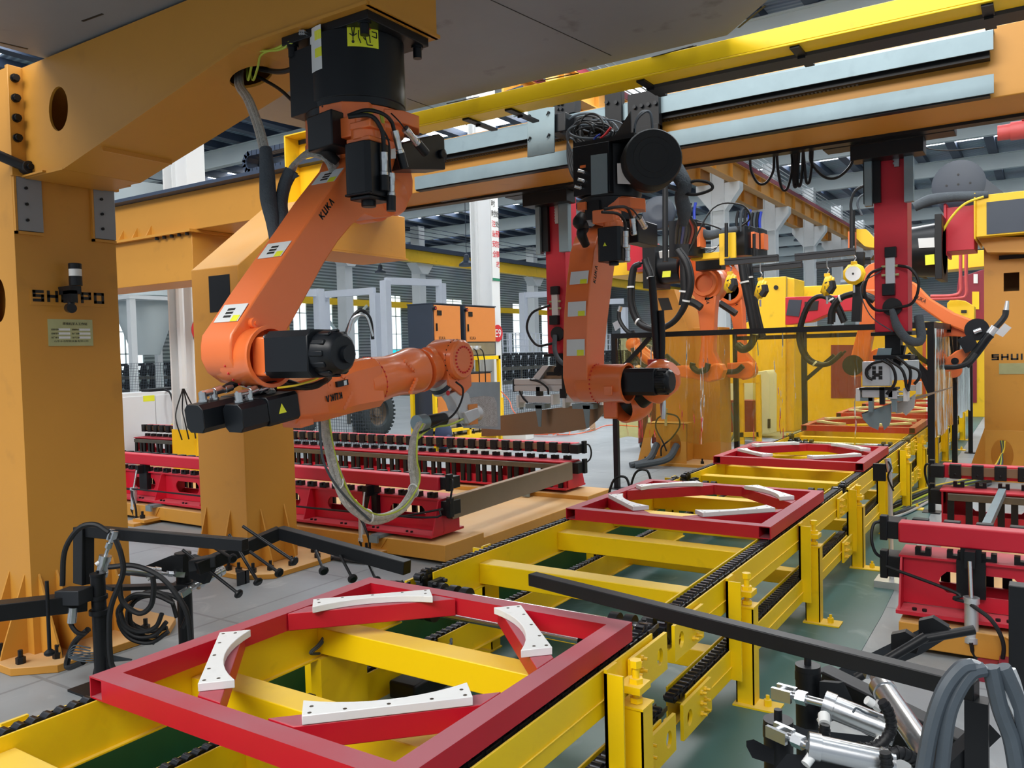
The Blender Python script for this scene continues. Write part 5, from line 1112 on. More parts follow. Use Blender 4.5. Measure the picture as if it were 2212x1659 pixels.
# ------------------------------------------------------------------ carriage on the girder with the second robot
RX = PY(1320, 400, 4.95).x; RY = 4.95
t = thing('robot_carriage', (RX, 5.2, ZB), 'black carriage with cable tangle on the girder face, carrying the second robot', 'carriage')
def G(x, y, Y=5.30): return PY(x, y, Y)
b = MB(); a, c = G(1355, 205), G(1425, 330); b.box(a.x, c.x, 5.30, 5.36, c.z, a.z); a, c = G(1304, 190), G(1342, 280); b.box(a.x, c.x, 5.31, 5.37, c.z, a.z); a, c = G(1240, 300), G(1425, 330); b.box(a.x, c.x, 5.28, 5.36, ZB - .1, PY(1300, 290, 5.3).z)
b.build('carriage_plate', BLK, t, bevel=0.004)
for q_ in [G(1372 + 15 * i, 232 - 3 * i, 5.30) for i in range(4)] + [G(1312, 222, 5.31), G(1332, 222, 5.31)]: b = MB(); b.bolts([q_], (0, -1, 0), 0.014, 0.02, 8); b.build('plate_bolt', BLM, t)
zt_p = PY(1300, 318, 4.95).z
b = MB(); a, c = PY(1238, 345, 4.75), PY(1372, 345, 4.75); b.prism([(a.x + .02, 4.74, zt_p), (c.x, 4.74, zt_p), (c.x + .05, 5.35, zt_p), (a.x, 5.35, zt_p)], (0, 0, -.03)); b.build('carriage_shelf', BLK, t)
b = MB(); b.prism([G(1362, 240, 4.9), G(1312, 318, 4.9), G(1362, 318, 4.9)], (0, 0.012, 0)); b.build('stay_plate', BLK, t)
# grey square cover plate standing out in front
b = MB(); P = [PY(1139, 234, 5.05), PY(1197, 231, 5.05), PY(1197, 329, 5.05), PY(1139, 340, 5.05)]; b.prism([V((p.x, 5.05, p.z)) for p in P], (0, 0.012, 0)); b.build('cover_plate', ZNC, t, bevel=0.002)
b = MB()
for (x, y) in ((1145, 250), (1186, 243), (1187, 291), (1146, 298)): p = PY(x, y, 5.05); b.cyl(p, p + V((0, -.012, 0)), .008, n=8); b.cyl(p + V((0, -.01, 0)), p + V((-.015, -.012, -.02)), .005, n=6)
b.build('cover_screws', BLM, t)
b = MB(); b.obox(PY(1218, 272, 5.18), (.07, 0, 0), (0, .1, 0), (0, 0, .065)); b.obox(PY(1255, 270, 5.25), (.12, 0, 0), (0, .05, 0), (0, 0, .05)); b.build('drive_motor', BLM, t, bevel=0.006)
b = MB(); b.obox(PY(1120, 243, 5.3), (.045, 0, 0), (0, .01, 0), (0, 0, .025)); b.build('small_plate', ZNC, t)
b = MB(); b.obox(PY(1225, 235, 5.42), (.09, 0, 0), (0, .05, 0), (0, 0, .05)); b.bolts([PY(1204 + 8 * (i % 2), 224 + 11 * (i // 2), 5.36) for i in range(4)], (0, -1, 0), .012, .01, 8); b.build('bolted_block', BLM, t)
import random as _rnd
rr = _rnd.Random(5)
for k in range(15):
    cx_, cy_ = 1290 + rr.uniform(-25, 25), 285 + rr.uniform(-12, 12); R1, R2 = rr.uniform(22, 52), rr.uniform(14, 36); ph = rr.uniform(0, 6.28); Yk = 4.98 + rr.uniform(-.1, .15)
    pts = [PY(cx_ + R1 * math.cos(ph + j * .75) - 2 * j, cy_ + R2 * math.sin(ph + j * .75), Yk + .02 * math.sin(j)) for j in range(8)]
    hose(t, pts, rr.choice((.006, .007, .009)), RUB if k % 4 else GRH, 'cable', 6)
for k in range(4):
    hose(t, [PY(1290, 262 + 4 * k, 4.98), PY(1250 - 2 * k, 262 + 3 * k, 4.96), PY(1230 - 2 * k, 290, 4.94), PY(1226 + 3 * k, 330, 4.9), PY(1232 + 5 * k, 370, 4.80), PY(1250 + 3 * k, 400, 4.72)], .008, RUB, 'cable', 6)
hose(t, [PY(1320, 275, 4.9), PY(1308, 290, 4.9), PY(1296, 302, 4.9), PY(1290, 322, 4.9)], .008, RWR, 'cable', 6); hose(t, [PY(1296, 290, 4.89), PY(1284, 300, 4.89), PY(1282, 318, 4.89)], .006, BWR, 'cable', 6)
for k in range(2): hose(t, [PY(1370 + 4 * k, 330, 4.95), PY(1372, 270, 4.95), PY(1385 + 6 * k, 243, 4.95), PY(1405, 245, 4.97), PY(1410, 285, 5.0)], .009, GRH, 'cable', 6)
# black drum case
dc, dR = PY(1412, 340, 4.72), 0
r_d = (PY(1412, 274, 4.72) - dc).length * 0.98
dx = V((0.55, -0.83, 0)).normalized()
b = MB(); b.lathe(dc - dx * .20, dx, [(0, r_d * .93), (.01, r_d), (.085, r_d), (.09, r_d * 1.02), (.10, r_d * 1.0), (.18, r_d), (.2, r_d * .94), (.198, r_d * .7), (.20, r_d * .69), (.198, r_d * .5), (.20, r_d * .49), (.198, r_d * .3)], 40); b.build('drum_case', RUB, t)
t2 = t
# ------------------------------------------------------------------ second robot
t = thing('industrial_robot', (RX, RY, zt_p - .03), 'orange robot hanging from the girder carriage over the second red frame', 'robot')
zB1 = PY(1320, 432, 4.9).z
b = MB(); b.lathe((RX, RY, zB1), (0, 0, 1), [(0, .19), (.03, .2), (zt_p - .03 - zB1, .2)], 40)
a, c = PY(1237, 345, 4.72), PY(1300, 345, 4.72); b.box(a.x, c.x + .05, 4.72, 5.0, PY(1240, 425, 4.72).z, zt_p - .03); b.build('base_housing', BLM, t, bevel=.004)
b = MB(); P = [PY(1277, 336, 4.715), PY(1312, 331, 4.715), PY(1313, 417, 4.715), PY(1278, 422, 4.715)]; b.prism([V((p.x, 4.715, p.z)) for p in P], (0, -.006, 0)); b.build('terminal_cover', ZNC, t)
P = [PY(1333, 353, 4.745), PY(1355, 352, 4.745), PY(1362, 398, 4.745), PY(1334, 397, 4.745)]; quad('instruction_label', LBL, t, P)
b = MB(); 
for (x, y) in ((1265, 373), (1265, 392), (1258, 407)): p = PY(x, y, 4.72); b.cyl(p, p + V((0, -.03, 0)), .012, n=10); b.cyl(p + V((0, -.03, 0)), p + V((-.03, -.05, .01)), .011, n=10)
b.build('connector', CHR, t); b = MB(); p = PY(1259, 360, 4.718); b.obox(p, (.02, 0, 0), (0, .002, 0), (0, 0, .008)); b.build('orange_label', ORG, t)
b = MB(); b.lathe((RX, RY, zB1 - .14), (0, 0, 1), [(0, .12), (.05, .17), (.07, .19), (.14, .19)], 36); b.prism([(RX - .0, RY - .19, zB1 - .08), (RX + .19, RY - .12, zB1 - .08), (RX + .24, RY, zB1 - .08), (RX + .2, RY + .1, zB1 - .08), (RX, RY + .1, zB1 - .08)], (0, 0, .07)); b.build('turning_flange', ORG, t, bevel=.004)
b = MB(); b.lathe((RX - .02, RY - .02, zB1 - .14), (0, 0, 1), [(0, .165), (.14, .192)], 28); p = PY(1282, 455, 4.74); b.obox(p + V((0, .05, 0)), (.05, 0, 0), (0, .07, 0), (0, 0, .06)); b.build('junction_box', BLM, t)
b = MB(); p = PY(1262, 447, 4.74); b.obox(p, (.03, 0, 0), (0, .04, 0), (0, 0, .025)); b.build('stop_block', ORG, t)
XB = RX + 0.06; THB = 0.17
def B2(x, y): return PX(x, y, XB)
ol = [(1326, 486), (1310, 490), (1294, 505), (1283, 540), (1276, 600), (1270, 680), (1268, 760), (1268, 815), (1275, 850), (1290, 868), (1308, 866), (1314, 840), (1306, 800), (1306, 760), (1312, 700), (1322, 620), (1330, 560), (1352, 545), (1366, 520), (1366, 480), (1350, 466)]
b = MB(); b.prism([B2(*q) for q in ol], (-THB, 0, 0)); b.build('link_arm', ORG, t, bevel=.007)
q_ = (B2(1288, 583) - B2(1284, 613)).normalized(); block_text('KUKA', INK, t, B2(1286, 613), q_, V((0, -q_.z, q_.y)), .032, .115, .006, .0012)
def elab(pa, pb, XF_, th, tt, lb):
    a, c = PX(pa[0], pa[1], XF_), PX(pb[0], pb[1], XF_); d = (c - a).normalized(); n = V((0, d.z, -d.y))
    if n.y > 0: n = -n
    e = V((-th + .03, 0, 0)); s = V((-.015, 0, 0)); bb = MB(); bb.prism([a + s + n * .001, c + s + n * .001, c + e + n * .001, a + e + n * .001], n * .0015); o = bb.build('warning_sticker', LBL, tt, label=lb)
    bb = MB(); k = c + (a - c) * .35; bb.prism([c + s * 1.4 + n * .003, k + s * 1.4 + n * .003, k + s * 4.5 + n * .003, c + s * 4.5 + n * .003], n * .0008); bb.build('label_field', YLB, o)
elab((1277, 584), (1274, 612), XB, THB, t, 'white and yellow warning sticker'); elab((1271, 650), (1270, 682), XB, THB, t, 'grey data sticker'); elab((1268, 732), (1268, 768), XB, THB, t, 'white and yellow warning sticker')
e2 = B2(1288, 828); R = .118
b = MB(); b.lathe((XB - .1, e2.y, e2.z), (1, 0, 0), [(0, R * .9), (.02, R), (.30, R), (.31, R * 1.05), (.32, R * 1.05)], 36, False); b.lathe((XB + .22, e2.y, e2.z), (-1, 0, 0), [(0, R * 1.05), (0, R * .92), (.07, R * .88), (.07, .001)], 36, False); b.lathe((XB - .1, e2.y, e2.z), (1, 0, 0), [(0, .001), (0, R * .9)], 36, False)
b.build('elbow_housing', ORG, t)
b = MB(); rim_bolts(b, (XB + .01, e2.y, e2.z), (1, 0, 0), R * .995, 26, .006); b.build('elbow_bolts', RIN, t)
b = MB(); b.obox((XB + .14, e2.y - R - .002, e2.z - .04), (.028, 0, 0), (0, .006, 0), (0, 0, .028)); b.build('cover_tab', ORG, t, bevel=.003)
b = MB(); motor(b, (XB + .20, e2.y, e2.z + .01), (1, 0, 0), .30, .16); b.build('elbow_motor', BLM, t, bevel=.004)
b = MB(); q = PX(1343, 882, XB + .12); b.lathe(q, (0.25, 1, .12), [(0, .085), (.02, .098), (.12, .105), (.2, .09)], 30, False); b.lathe(q + V((0, .01, 0)), (0.25, 1, .12), [(0, .086), (.02, .07), (.10, .055), (.10, .001)], 30, False); b.obox(q + V((-.09, .12, .0)), (.05, 0, 0), (0, .1, 0), (0, 0, .07)); b.build('forearm_rear', ORG, t, bevel=.01)
c1 = PX(1385, 855, XB + .22); c2 = PX(1415, 830, XB + .32); dd_ = (c2 - c1).normalized()
b = MB(); b.cyl(c1 - dd_ * .12, c1 + dd_ * .1, .075, n=26); b.build('forearm_tube', BLM, t)
b = MB(); b.lathe(c1 + dd_ * .05, dd_, [(0, .09), (.03, .115), (.16, .115), (.2, .10), (.24, .05)], 30); b.obox(PX(1412, 815, XB + .3), (.06, 0, 0), (0, .07, 0), (0, 0, .05)); b.build('wrist_housing', ORG, t, bevel=.012)
b = MB(); q = PX(1420, 800, XB + .3); b.cyl(q, q + V((0, 0, .07)), .06, n=20); b.build('wrist_collar', PNK, t)
b = MB(); b.tube([PX(1421, 770, XB + .3), PX(1428, 815, XB + .3), PX(1434, 835, XB + .3), PX(1432, 860, XB + .3)], .012, 10); b.build('torch_neck', PLK, t)
b = MB(); q = PX(1432, 858, XB + .3); b.lathe(q, (0.02, -.05, -1), [(0, .014), (.03, .02), (.10, .018), (.14, .013)], 18); b.build('torch_nozzle', CHR, t)
b = MB(); a = PX(1408, 598, XB + .28); c = PX(1420, 775, XB + .3); b.cyl(a, c, .024, n=12); b.tube([c + V((.03, 0, .3)), c + V((.035, 0, .15)), c + V((.03, 0, .02)), c + V((.02, 0, -.05))], .02, 10); b.build('torch_package', RUB, t)
# its upright motor and side motor
for (x0, x1, y0, y1, X, nm) in ((1301, 1348, 487, 570, XB + .16, 'shoulder_motor'),):
    a, c = PX(x0, y0, X), PX(x1, y1, X); cc = PX((x0 + x1) / 2, y0, X); h = .075
    b = MB(); b.prism([(cc.x + i * h, cc.y + j * h, c.z) for i, j in ((-1, -.8), (-.8, -1), (.8, -1), (1, -.8), (1, .8), (.8, 1), (-.8, 1), (-1, .8))], (0, 0, a.z - c.z)); b.cyl((cc.x, cc.y, c.z - .02), (cc.x, cc.y, c.z), .03, n=12); b.build(nm, BLM, t, bevel=.004)
    b = MB(); b.lathe((cc.x, cc.y, a.z), (0, 0, 1), [(0, .06), (.04, .06), (.05, .045), (.10, .05)], 20); b.obox((cc.x - .04, cc.y, a.z + .07), (.07, 0, 0), (0, .06, 0), (0, 0, .04)); b.build('gear_collar', ORG, t, bevel=.006)
    b = MB(); q = V((cc.x - .02, cc.y - h - .002, c.z + .1)); b.prism([q + V((-.012, 0, -.01)), q + V((.012, 0, -.01)), q + V((0, 0, .012))], (0, -.001, 0)); b.build('hazard_label', YLB, t)
b = MB(); q = PX(1385, 505, XB + .1); b.obox(q, (.05, 0, 0), (0, .16, 0), (0, 0, .075)); b.build('base_motor', BLM, t, bevel=.006)
for (q, d_) in (((1366, 472), (1368, 492)), ((1381, 470), (1388, 482)), ((1351, 500), (1351, 525)), ((1355, 530), (1355, 550))):
    p, e = PX(*q, XB + .26), PX(*d_, XB + .26); connector(t, p, e - p, .017)
hose(t, [PX(1305, 452, XB + .2), PX(1335, 447, XB + .25), PX(1355, 450, XB + .26), PX(1366, 475, XB + .26)], .009, RUB, 'motor_cable'); hose(t, [PX(1300, 458, XB + .2), PX(1335, 462, XB + .25), PX(1350, 480, XB + .26), PX(1351, 500, XB + .26)], .009, RUB, 'motor_cable'); hose(t, [PX(1340, 446, XB + .25), PX(1365, 452, XB + .26), PX(1380, 470, XB + .26)], .005, RUB, 'motor_cable')
b = MB(); b.tube([PX(1257, 466, XB - .05), PX(1252, 480, XB - .05), PX(1262, 492, XB - .05), PX(1256, 505, XB - .05), PX(1266, 530, XB - .05)], [.03, .045, .03, .032, .025], 10); b.build('black_cloth', RUB, t)
# grey wrapped loom falling from the drum to the black clamp rod and wire feeder
t = thing('wrapped_loom', PY(1450, 420, 5.2), 'grey cloth wrapped cable loom hanging right of the black drum', 'cable')
b = MB(); b.tube([PY(1445, 345, 5.1), PY(1462, 370, 5.1), PY(1478, 400, 5.1), PY(1472, 425, 5.15), PY(1478, 455, 5.2), PY(1476, 485, 5.25)], [.05, .055, .05, .045, .05, .03], 12); b.build('sleeve', GRC, t)
for k in range(7): hose(t, [PY(1468 + 4 * k, 470, 5.3), PY(1462 + 7 * k, 495, 5.5), PY(1460 + 6 * k, 525, 5.9)], .010, (RUB, RUB, BWR, GRH, RUB, RWR, RUB)[k], 'cable')
hose(t, [PY(1450, 405, 5.1), PY(1475, 417, 5.1), PY(1505, 420, 5.1), PY(1538, 408, 5.1), PY(1530, 394, 5.1), PY(1500, 391, 5.1), PY(1482, 402, 5.1)], .010, RUB, 'loop_hose'); b = MB(); b.cyl(PY(1445, 403, 5.09), PY(1480, 414, 5.09), .017, n=10); b.build('sleeve_end', GRH, t)
# ------------------------------------------------------------------ red lifting columns on the rear of the girder
def lift_column(x0, x1, zb_, lbl, rail_l, rail_r, zr0):
    xc = (x0 + x1) / 2
    t = thing('lifting_column', (xc, 6.3, zb_), lbl, 'lifting column', 'red lifting columns')
    b = MB(); b.box(x0, x1, 6.2, 6.42, zb_, 3.55); b.build('column', RED2, t, bevel=.004)
    b = MB(); b.box(x0 - .30, x1 + .30, 6.03, 6.2, ZB - .02, ZB + .09); b.box(x0 - .12, x1 + .12, 6.03, 6.19, ZB - .12, ZB - .02); b.build('slide_carriage', BLK, t, bevel=.004)
    for (a, c, m_) in rail_l: b = MB(); b.box(a, c, 6.13, 6.19, zr0, ZB - .1); b.build('guide_cover', m_, t)
    b = MB(); b.box(x0 - .06, x0 + .05, 6.16, 6.195, zr0 + .02, ZB - .05); b.build('guide_rail', BLK, t)
    k = zr0 + .2; b = MB(); b.box(x1 - .075, x1 - .045, 6.17, 6.2, zr0 + .25, ZB - .06)
    for i in range(26): b.box(x1 - .083, x1 - .075, 6.175, 6.195, zr0 + .27 + i * .024, zr0 + .282 + i * .024)
    b.build('gear_rack', STL, t)
    b = MB(); b.box(xc - .05, xc + .05, 6.25, 6.37, zb_ - .16, zb_); b.box(xc - .13, xc + .13, 6.18, 6.44, zb_ - .025, zb_); b.box(xc - .12, xc + .12, 6.2, 6.42, zb_ - .19, zb_ - .16); b.build('rotary_joint', BLK, t, bevel=.004)
    # valve block with hoses
    z = zb_ + .42; b = MB(); b.box(xc - .03, xc + .03, 6.165, 6.2, z - .09, z + .09); b.build('valve_body', ALU, t, bevel=.002)
    b = MB(); b.box(xc - .032, xc + .04, 6.15, 6.2, z + .09, z + .16); b.box(xc - .05, xc + .03, 6.15, 6.2, z - .17, z - .09); b.build('valve_coil', BLM, t, bevel=.003)
    b = MB(); 
    for j in range(2):
        for s_ in (-1, 1): b.cyl((xc + s_ * .03, 6.175, z + .03 - .06 * j), (xc + s_ * .055, 6.175, z + .03 - .06 * j), .009, n=8)
    b.build('fitting', BRS, t)
    b = MB(); b.cyl((xc + .01, 6.2, zb_ + .17), (xc + .01, 6.175, zb_ + .17), .062, n=24); b.build('grommet', RUB, t)
    return t, xc, z
p0, p1 = PY(1888, 500, 6.2).x, PY(1960, 500, 6.2).x
t, xc, z = lift_column(p0, p1, PY(1920, 717, 6.2).z, 'red lifting column with valve block, in front of the amber curtain', [(PY(1866, 300, 6.13).x, PY(1882, 300, 6.13).x, ZNC), (PY(1952, 300, 6.13).x, PY(1972, 300, 6.13).x, ZNC)], 0, PY(1880, 445, 6.15).z)
zb2 = PY(1920, 717, 6.2).z
hose(t, [(xc - .05, 6.17, z + .02), (xc - .13, 6.15, z - .02), (xc - .16, 6.14, z - .14), (xc - .1, 6.15, z - .26), (xc, 6.16, z - .27)], .010); hose(t, [(xc + .05, 6.17, z + .03), (xc + .13, 6.15, z), (xc + .18, 6.14, z - .1), (xc + .14, 6.15, z - .23), (xc + .02, 6.16, z - .26)], .010)
b = MB(); b.tube([(xc + .01, 6.16, zb2 + .15), (xc + .05, 6.12, zb2 + .03), (xc + .12, 6.1, zb2 - .06), (xc + .19, 6.15, zb2 - .06), (xc + .17, 6.2, zb2 + .1)], [.02, .03, .03, .03, .03], 10); b.build('cable_sleeve', GRC, t)
hose(t, [(xc - .06, 6.17, z), (xc - .18, 6.12, z - .1), (xc - .12, 6.1, z - .3), (xc + .02, 6.12, zb2 + .0)], .004, GRH)
q0, q1 = PY(1180, 600, 6.2).x, PY(1222, 600, 6.2).x
t, xc2, z2 = lift_column(q0, q1, PY(1200, 764, 6.2).z, 'red lifting column left of the second robot, holding the long brown beam', [(PY(1157, 500, 6.13).x, PY(1166, 500, 6.13).x, ZNC), (PY(1207, 500, 6.13).x, PY(1227, 500, 6.13).x, ZNC)], 0, PY(1180, 548, 6.15).z)
zb1 = PY(1200, 764, 6.2).z
hose(t, [(xc2 - .05, 6.17, z2), (xc2 - .22, 6.15, z2 - .06), (xc2 - .27, 6.14, z2 - .2), (xc2 - .18, 6.15, z2 - .34), (xc2 - .02, 6.16, z2 - .33)], .011)
b = MB(); b.tube([(xc2, 6.16, zb1 + .16), (xc2 + .02, 6.12, zb1 + .02), (xc2 + .1, 6.1, zb1 - .08), (xc2 + .25, 6.12, zb1 - .12)], .02, 10); b.build('cable_sleeve', GRC, t)
# gripper of the right column with its grey bent workpiece
t = thing('gripper', (xc, 6.3, zb2 - .7), 'aluminium gripper with black hoses under the right red lifting column', 'gripper')
Yg = 6.3
def Q(x, y, Y=Yg): return PY(x, y, Y)
b = MB(); P = [Q(1901, 752), Q(1930, 752), Q(1925, 782), Q(1893, 782)]; b.prism([V((p.x, 6.22, p.z)) for p in P], (0, .2, 0)); b.build('sensor_housing', ZNC, t)
b = MB(); b.prism([Q(1925, 746), Q(1955, 746), Q(1945, 790), Q(1930, 785)], (0, .1, 0)); b.build('arm_plate', BLK, t)
b = MB(); b.obox(Q(1895, 807, 6.22), (.09, 0, 0), (0, .05, 0), (0, 0, .085)); b.obox(Q(1945, 800, 6.5), (.10, .15, 0), (0, .05, 0), (0, 0, .07)); b.build('profile_frame', ALU, t, bevel=.003)
b = MB(); 
for i in range(4):
    for j in range(2): b.obox(Q(1888 + 14 * (i % 2), 795 + 9 * j + 12 * (i // 2), 6.168), (.012, 0, 0), (0, .002, 0), (0, 0, .012))
b.obox(Q(1894, 810, 6.168), (.02, 0, 0), (0, .003, 0), (0, 0, .012)); b.build('profile_slot', INK, t)
b = MB(); b.obox(Q(1900, 839, 6.24), (.12, 0, 0), (0, .08, 0), (0, 0, .008)); b.obox(Q(1906, 855, 6.18), (.016, 0, 0), (0, .02, 0), (0, 0, .06)); b.build('mount_plate', BLK, t)
b = MB(); b.obox(Q(1897, 849, 6.22), (.10, 0, 0), (0, .04, 0), (0, 0, .03)); b.obox(Q(1930, 852, 6.22), (.03, 0, 0), (0, .04, 0), (0, 0, .03)); b.build('slide_body', ALU, t, bevel=.003)
for x in (1856, 1958): b = MB(); b.obox(Q(x, 852, 6.22), (.014, 0, 0), (0, .05, 0), (0, 0, .045)); b.build('finger_carrier', LBL, t, bevel=.002)
b = MB(); b.cyl(Q(1858, 846, 6.22), Q(1957, 846, 6.22), .007, n=8); b.cyl(Q(1858, 855, 6.22), Q(1957, 855, 6.22), .007, n=8); b.build('guide_pin', CHR, t)
for x in (1882, 1932): b = MB(); b.obox(Q(x, 874, 6.22), (.014, 0, 0), (0, .03, 0), (0, 0, .05)); b.obox(Q(x - 10 if x < 1900 else x + 8, 862, 6.22), (.045, 0, 0), (0, .03, 0), (0, 0, .012)); b.build('finger', ZNC, t)
b = MB(); b.obox(Q(1985, 838, 6.6), (.014, 0, 0), (0, .05, 0), (0, 0, .045)); b.obox(Q(1972, 838, 6.6), (.05, 0, 0), (0, .02, 0), (0, 0, .02)); b.build('finger_carrier', LBL, t)
for k, pts in enumerate((((1905, 778), (1925, 790), (1934, 810), (1932, 830), (1915, 852)), ((1915, 775), (1945, 795), (1955, 815), (1958, 835), (1964, 845)), ((1935, 770), (1955, 785), (1966, 800), (1966, 820), (1962, 840)), ((1880, 792), (1871, 803), (1875, 815), (1885, 820)), ((1905, 780), (1885, 785), (1872, 798), (1873, 808)), ((1960, 790), (1983, 800), (1986, 815), (1975, 830)))):
    hose(t, [Q(x, y, 6.14) for x, y in pts], .010)
t = thing('bent_workpiece', (xc, 6.3, .9), 'grey bent sheet workpiece with pointed end, hanging in the right gripper', 'workpiece')
P = [Q(x, y, 6.26) for x, y in ((1861, 893), (1880, 885), (1905, 880), (1925, 871), (1925, 905), (1921, 918), (1910, 929), (1905, 915), (1900, 914), (1897, 929), (1878, 921), (1864, 905))]
b = MB(); b.prism([V((p.x, 6.26, p.z)) for p in P], (0, .006, 0)); b.build('end_face', ZNC, t)
P2 = [Q(x, y, 6.26) for x, y in ((1861, 893), (1880, 885), (1905, 880), (1925, 871))]
b = MB(); b.prism([P2[0], P2[3], P2[3] + V((.32, .75, .08)), P2[0] + V((.32, .75, .08))], (0, 0, -.006)); b.build('back', CPR, t)
P = [Q(x, y, 6.5) for x, y in ((1933, 870), (1955, 866), (1978, 850), (1975, 880), (1957, 898), (1950, 890), (1942, 893), (1935, 893))]; b = MB(); b.prism([V((p.x, 6.5, p.z)) for p in P], (0, .006, 0)); b.build('side_lobe', ALU, t)
# gripper of the left column with the long brown beam
t = thing('gripper', (xc2, 6.3, 1.0), 'aluminium gripper rail holding the long brown beam, left of the second robot', 'gripper')
b = MB(); P = [Q(x, y, 6.26) for x, y in ((1165, 820), (1187, 791), (1290, 791), (1290, 815), (1165, 820))]; b.prism([V((p.x, 6.26, p.z)) for p in P[:4]], (0, .09, 0)); b.build('bridge_plate', CPR, t)
b = MB(); P = [Q(x, y, 6.2) for x, y in ((1150, 817), (1172, 790), (1186, 790), (1164, 820))]; b.prism([V((p.x, 6.2, p.z)) for p in P], (0, .1, 0)); b.build('sensor_housing', ALU, t)
b = MB(); b.cyl(Q(1207, 801, 6.23), Q(1207, 801, 6.2), .045, n=18); b.cyl(Q(1222, 801, 6.23), Q(1222, 801, 6.2), .045, n=18); b.build('roller', BLK, t)
a, c = Q(1114, 835, 6.25), Q(1300, 828, 6.25); zc = (a.z + c.z) / 2
b = MB(); b.box(a.x, c.x, 6.22, 6.30, zc - .055, zc - .004); b.box(a.x, c.x, 6.22, 6.30, zc + .004, zc + .055); b.box(a.x, c.x, 6.235, 6.285, zc - .01, zc + .01); b.build('profile_rail', ALU, t, bevel=.003)
b = MB(); b.box(a.x - .008, a.x, 6.215, 6.305, zc - .06, zc + .06); b.build('rail_end_cap', BLM, t)
for px_ in (1160, 1262):
    q = Q(px_, 862, 6.25); b = MB(); b.obox(q, (.17, 0, 0), (0, .05, 0), (0, 0, .03)); b.build('slide_body', ALU, t, bevel=.003)
    b = MB(); b.obox(q + V((-.17, 0, -.02)), (.012, 0, 0), (0, .06, 0), (0, 0, .055)); b.obox(q + V((.19, 0, -.0)), (.012, 0, 0), (0, .06, 0), (0, 0, .045)); b.build('finger_carrier', LBL, t)
    b = MB(); b.obox(q + V((.03, 0, .06)), (.02, 0, 0), (0, .03, 0), (0, 0, .05)); b.build('spacer', BLM, t)
    b = MB(); P = [q + V((.02, -.07, -.05)), q + V((.09, -.07, -.05)), q + V((.075, -.07, -.24)), q + V((.05, -.07, -.24))]; b.prism(P, (0, .008, 0)); b.obox(q + V((0.02, -.02, -.06)), (.1, 0, 0), (0, .05, 0), (0, 0, .02)); b.build('finger', ZNC, t)
b = MB(); b.obox(Q(1218, 825, 6.2), (.014, 0, 0), (0, .012, 0), (0, 0, .07)); b.obox(Q(1217, 850, 6.2), (.03, 0, 0), (0, .012, 0), (0, 0, .04)); b.build('side_bracket', BLM, t)
hose(t, [Q(1145, 820, 6.2), Q(1165, 825, 6.19), Q(1182, 838, 6.19), Q(1185, 852, 6.2)], .009); hose(t, [Q(1122, 845, 6.2), Q(1130, 860, 6.19), Q(1140, 870, 6.2)], .008)
t = thing('long_workpiece', (xc2, 6.3, .9), 'long brown metal beam with upswept pointed end, hanging in the left gripper', 'workpiece')
P = [Q(x, y, 6.27) for x, y in ((1040, 905), (1120, 893), (1200, 882), (1310, 868), (1318, 870), (1315, 880), (1290, 908), (1268, 926), (1215, 935), (1120, 940), (1040, 943))]
b = MB(); b.prism([V((p.x, 6.27, p.z)) for p in P], (0, .008, 0)); b.prism([V((p.x, 6.27, p.z)) for p in P[:4]] + [V((P[3].x, 6.27, P[3].z + .006)), V((P[0].x, 6.27, P[0].z + .006))], (0, .10, 0)); b.build('beam_side', CPR, t)
# ------------------------------------------------------------------ black frame with the amber clear curtain
YCU = 9.1
t = thing('curtain_frame', (-2.6, YCU, 0), 'black steel frame of the amber welding curtain across the conveyor', 'frame')
xl, xr = -4.44, -.92; zt2 = 1.9
b = MB(); b.box(xl, xr, YCU - .03, YCU + .03, zt2 - .06, zt2); b.build('top_rail', BLK, t)
for x in (xl, xr - .06): b = MB(); b.box(x, x + .06, YCU - .03, YCU + .03, 0, zt2 - .06); b.box(x - .05, x + .11, YCU - .08, YCU + .08, 0, .01); b.build('upright', BLK, t)
b = MB(); b.beam((xl + .5, YCU, zt2 - .06), (xl + .05, YCU, zt2 - .5), .04, .05); b.build('brace', BLK, t)
b = MB(); b.beam(PY(1960, 765, YCU), PY(2012, 820, YCU), .05, .06); b.beam(PY(1975, 770, YCU - .02), (xr - .04, YCU, 1.2), .05, .05); b.build('brace', BLK, t)
for (y, l) in ((11.6, 0), (14.2, 1)):
    b = MB(); b.box(xr - .06, xr, y - .03, y + .03, 0, zt2 - .06); b.box(xr - .11, xr + .05, y - .08, y + .08, 0, .01); b.build('upright', BLK, t)
b = MB(); b.box(xr - .06, xr, YCU + .03, 14.23, zt2 - .06, zt2); b.build('side_rail', BLK, t)
b = MB(); b.beam((xr - .03, 11.55, 1.2), (xr - .03, 10.9, zt2 - .06), .05, .05); b.beam((xr - .03, 11.65, 1.2), (xr - .03, 12.3, zt2 - .06), .05, .05); b.build('brace', BLK, t)
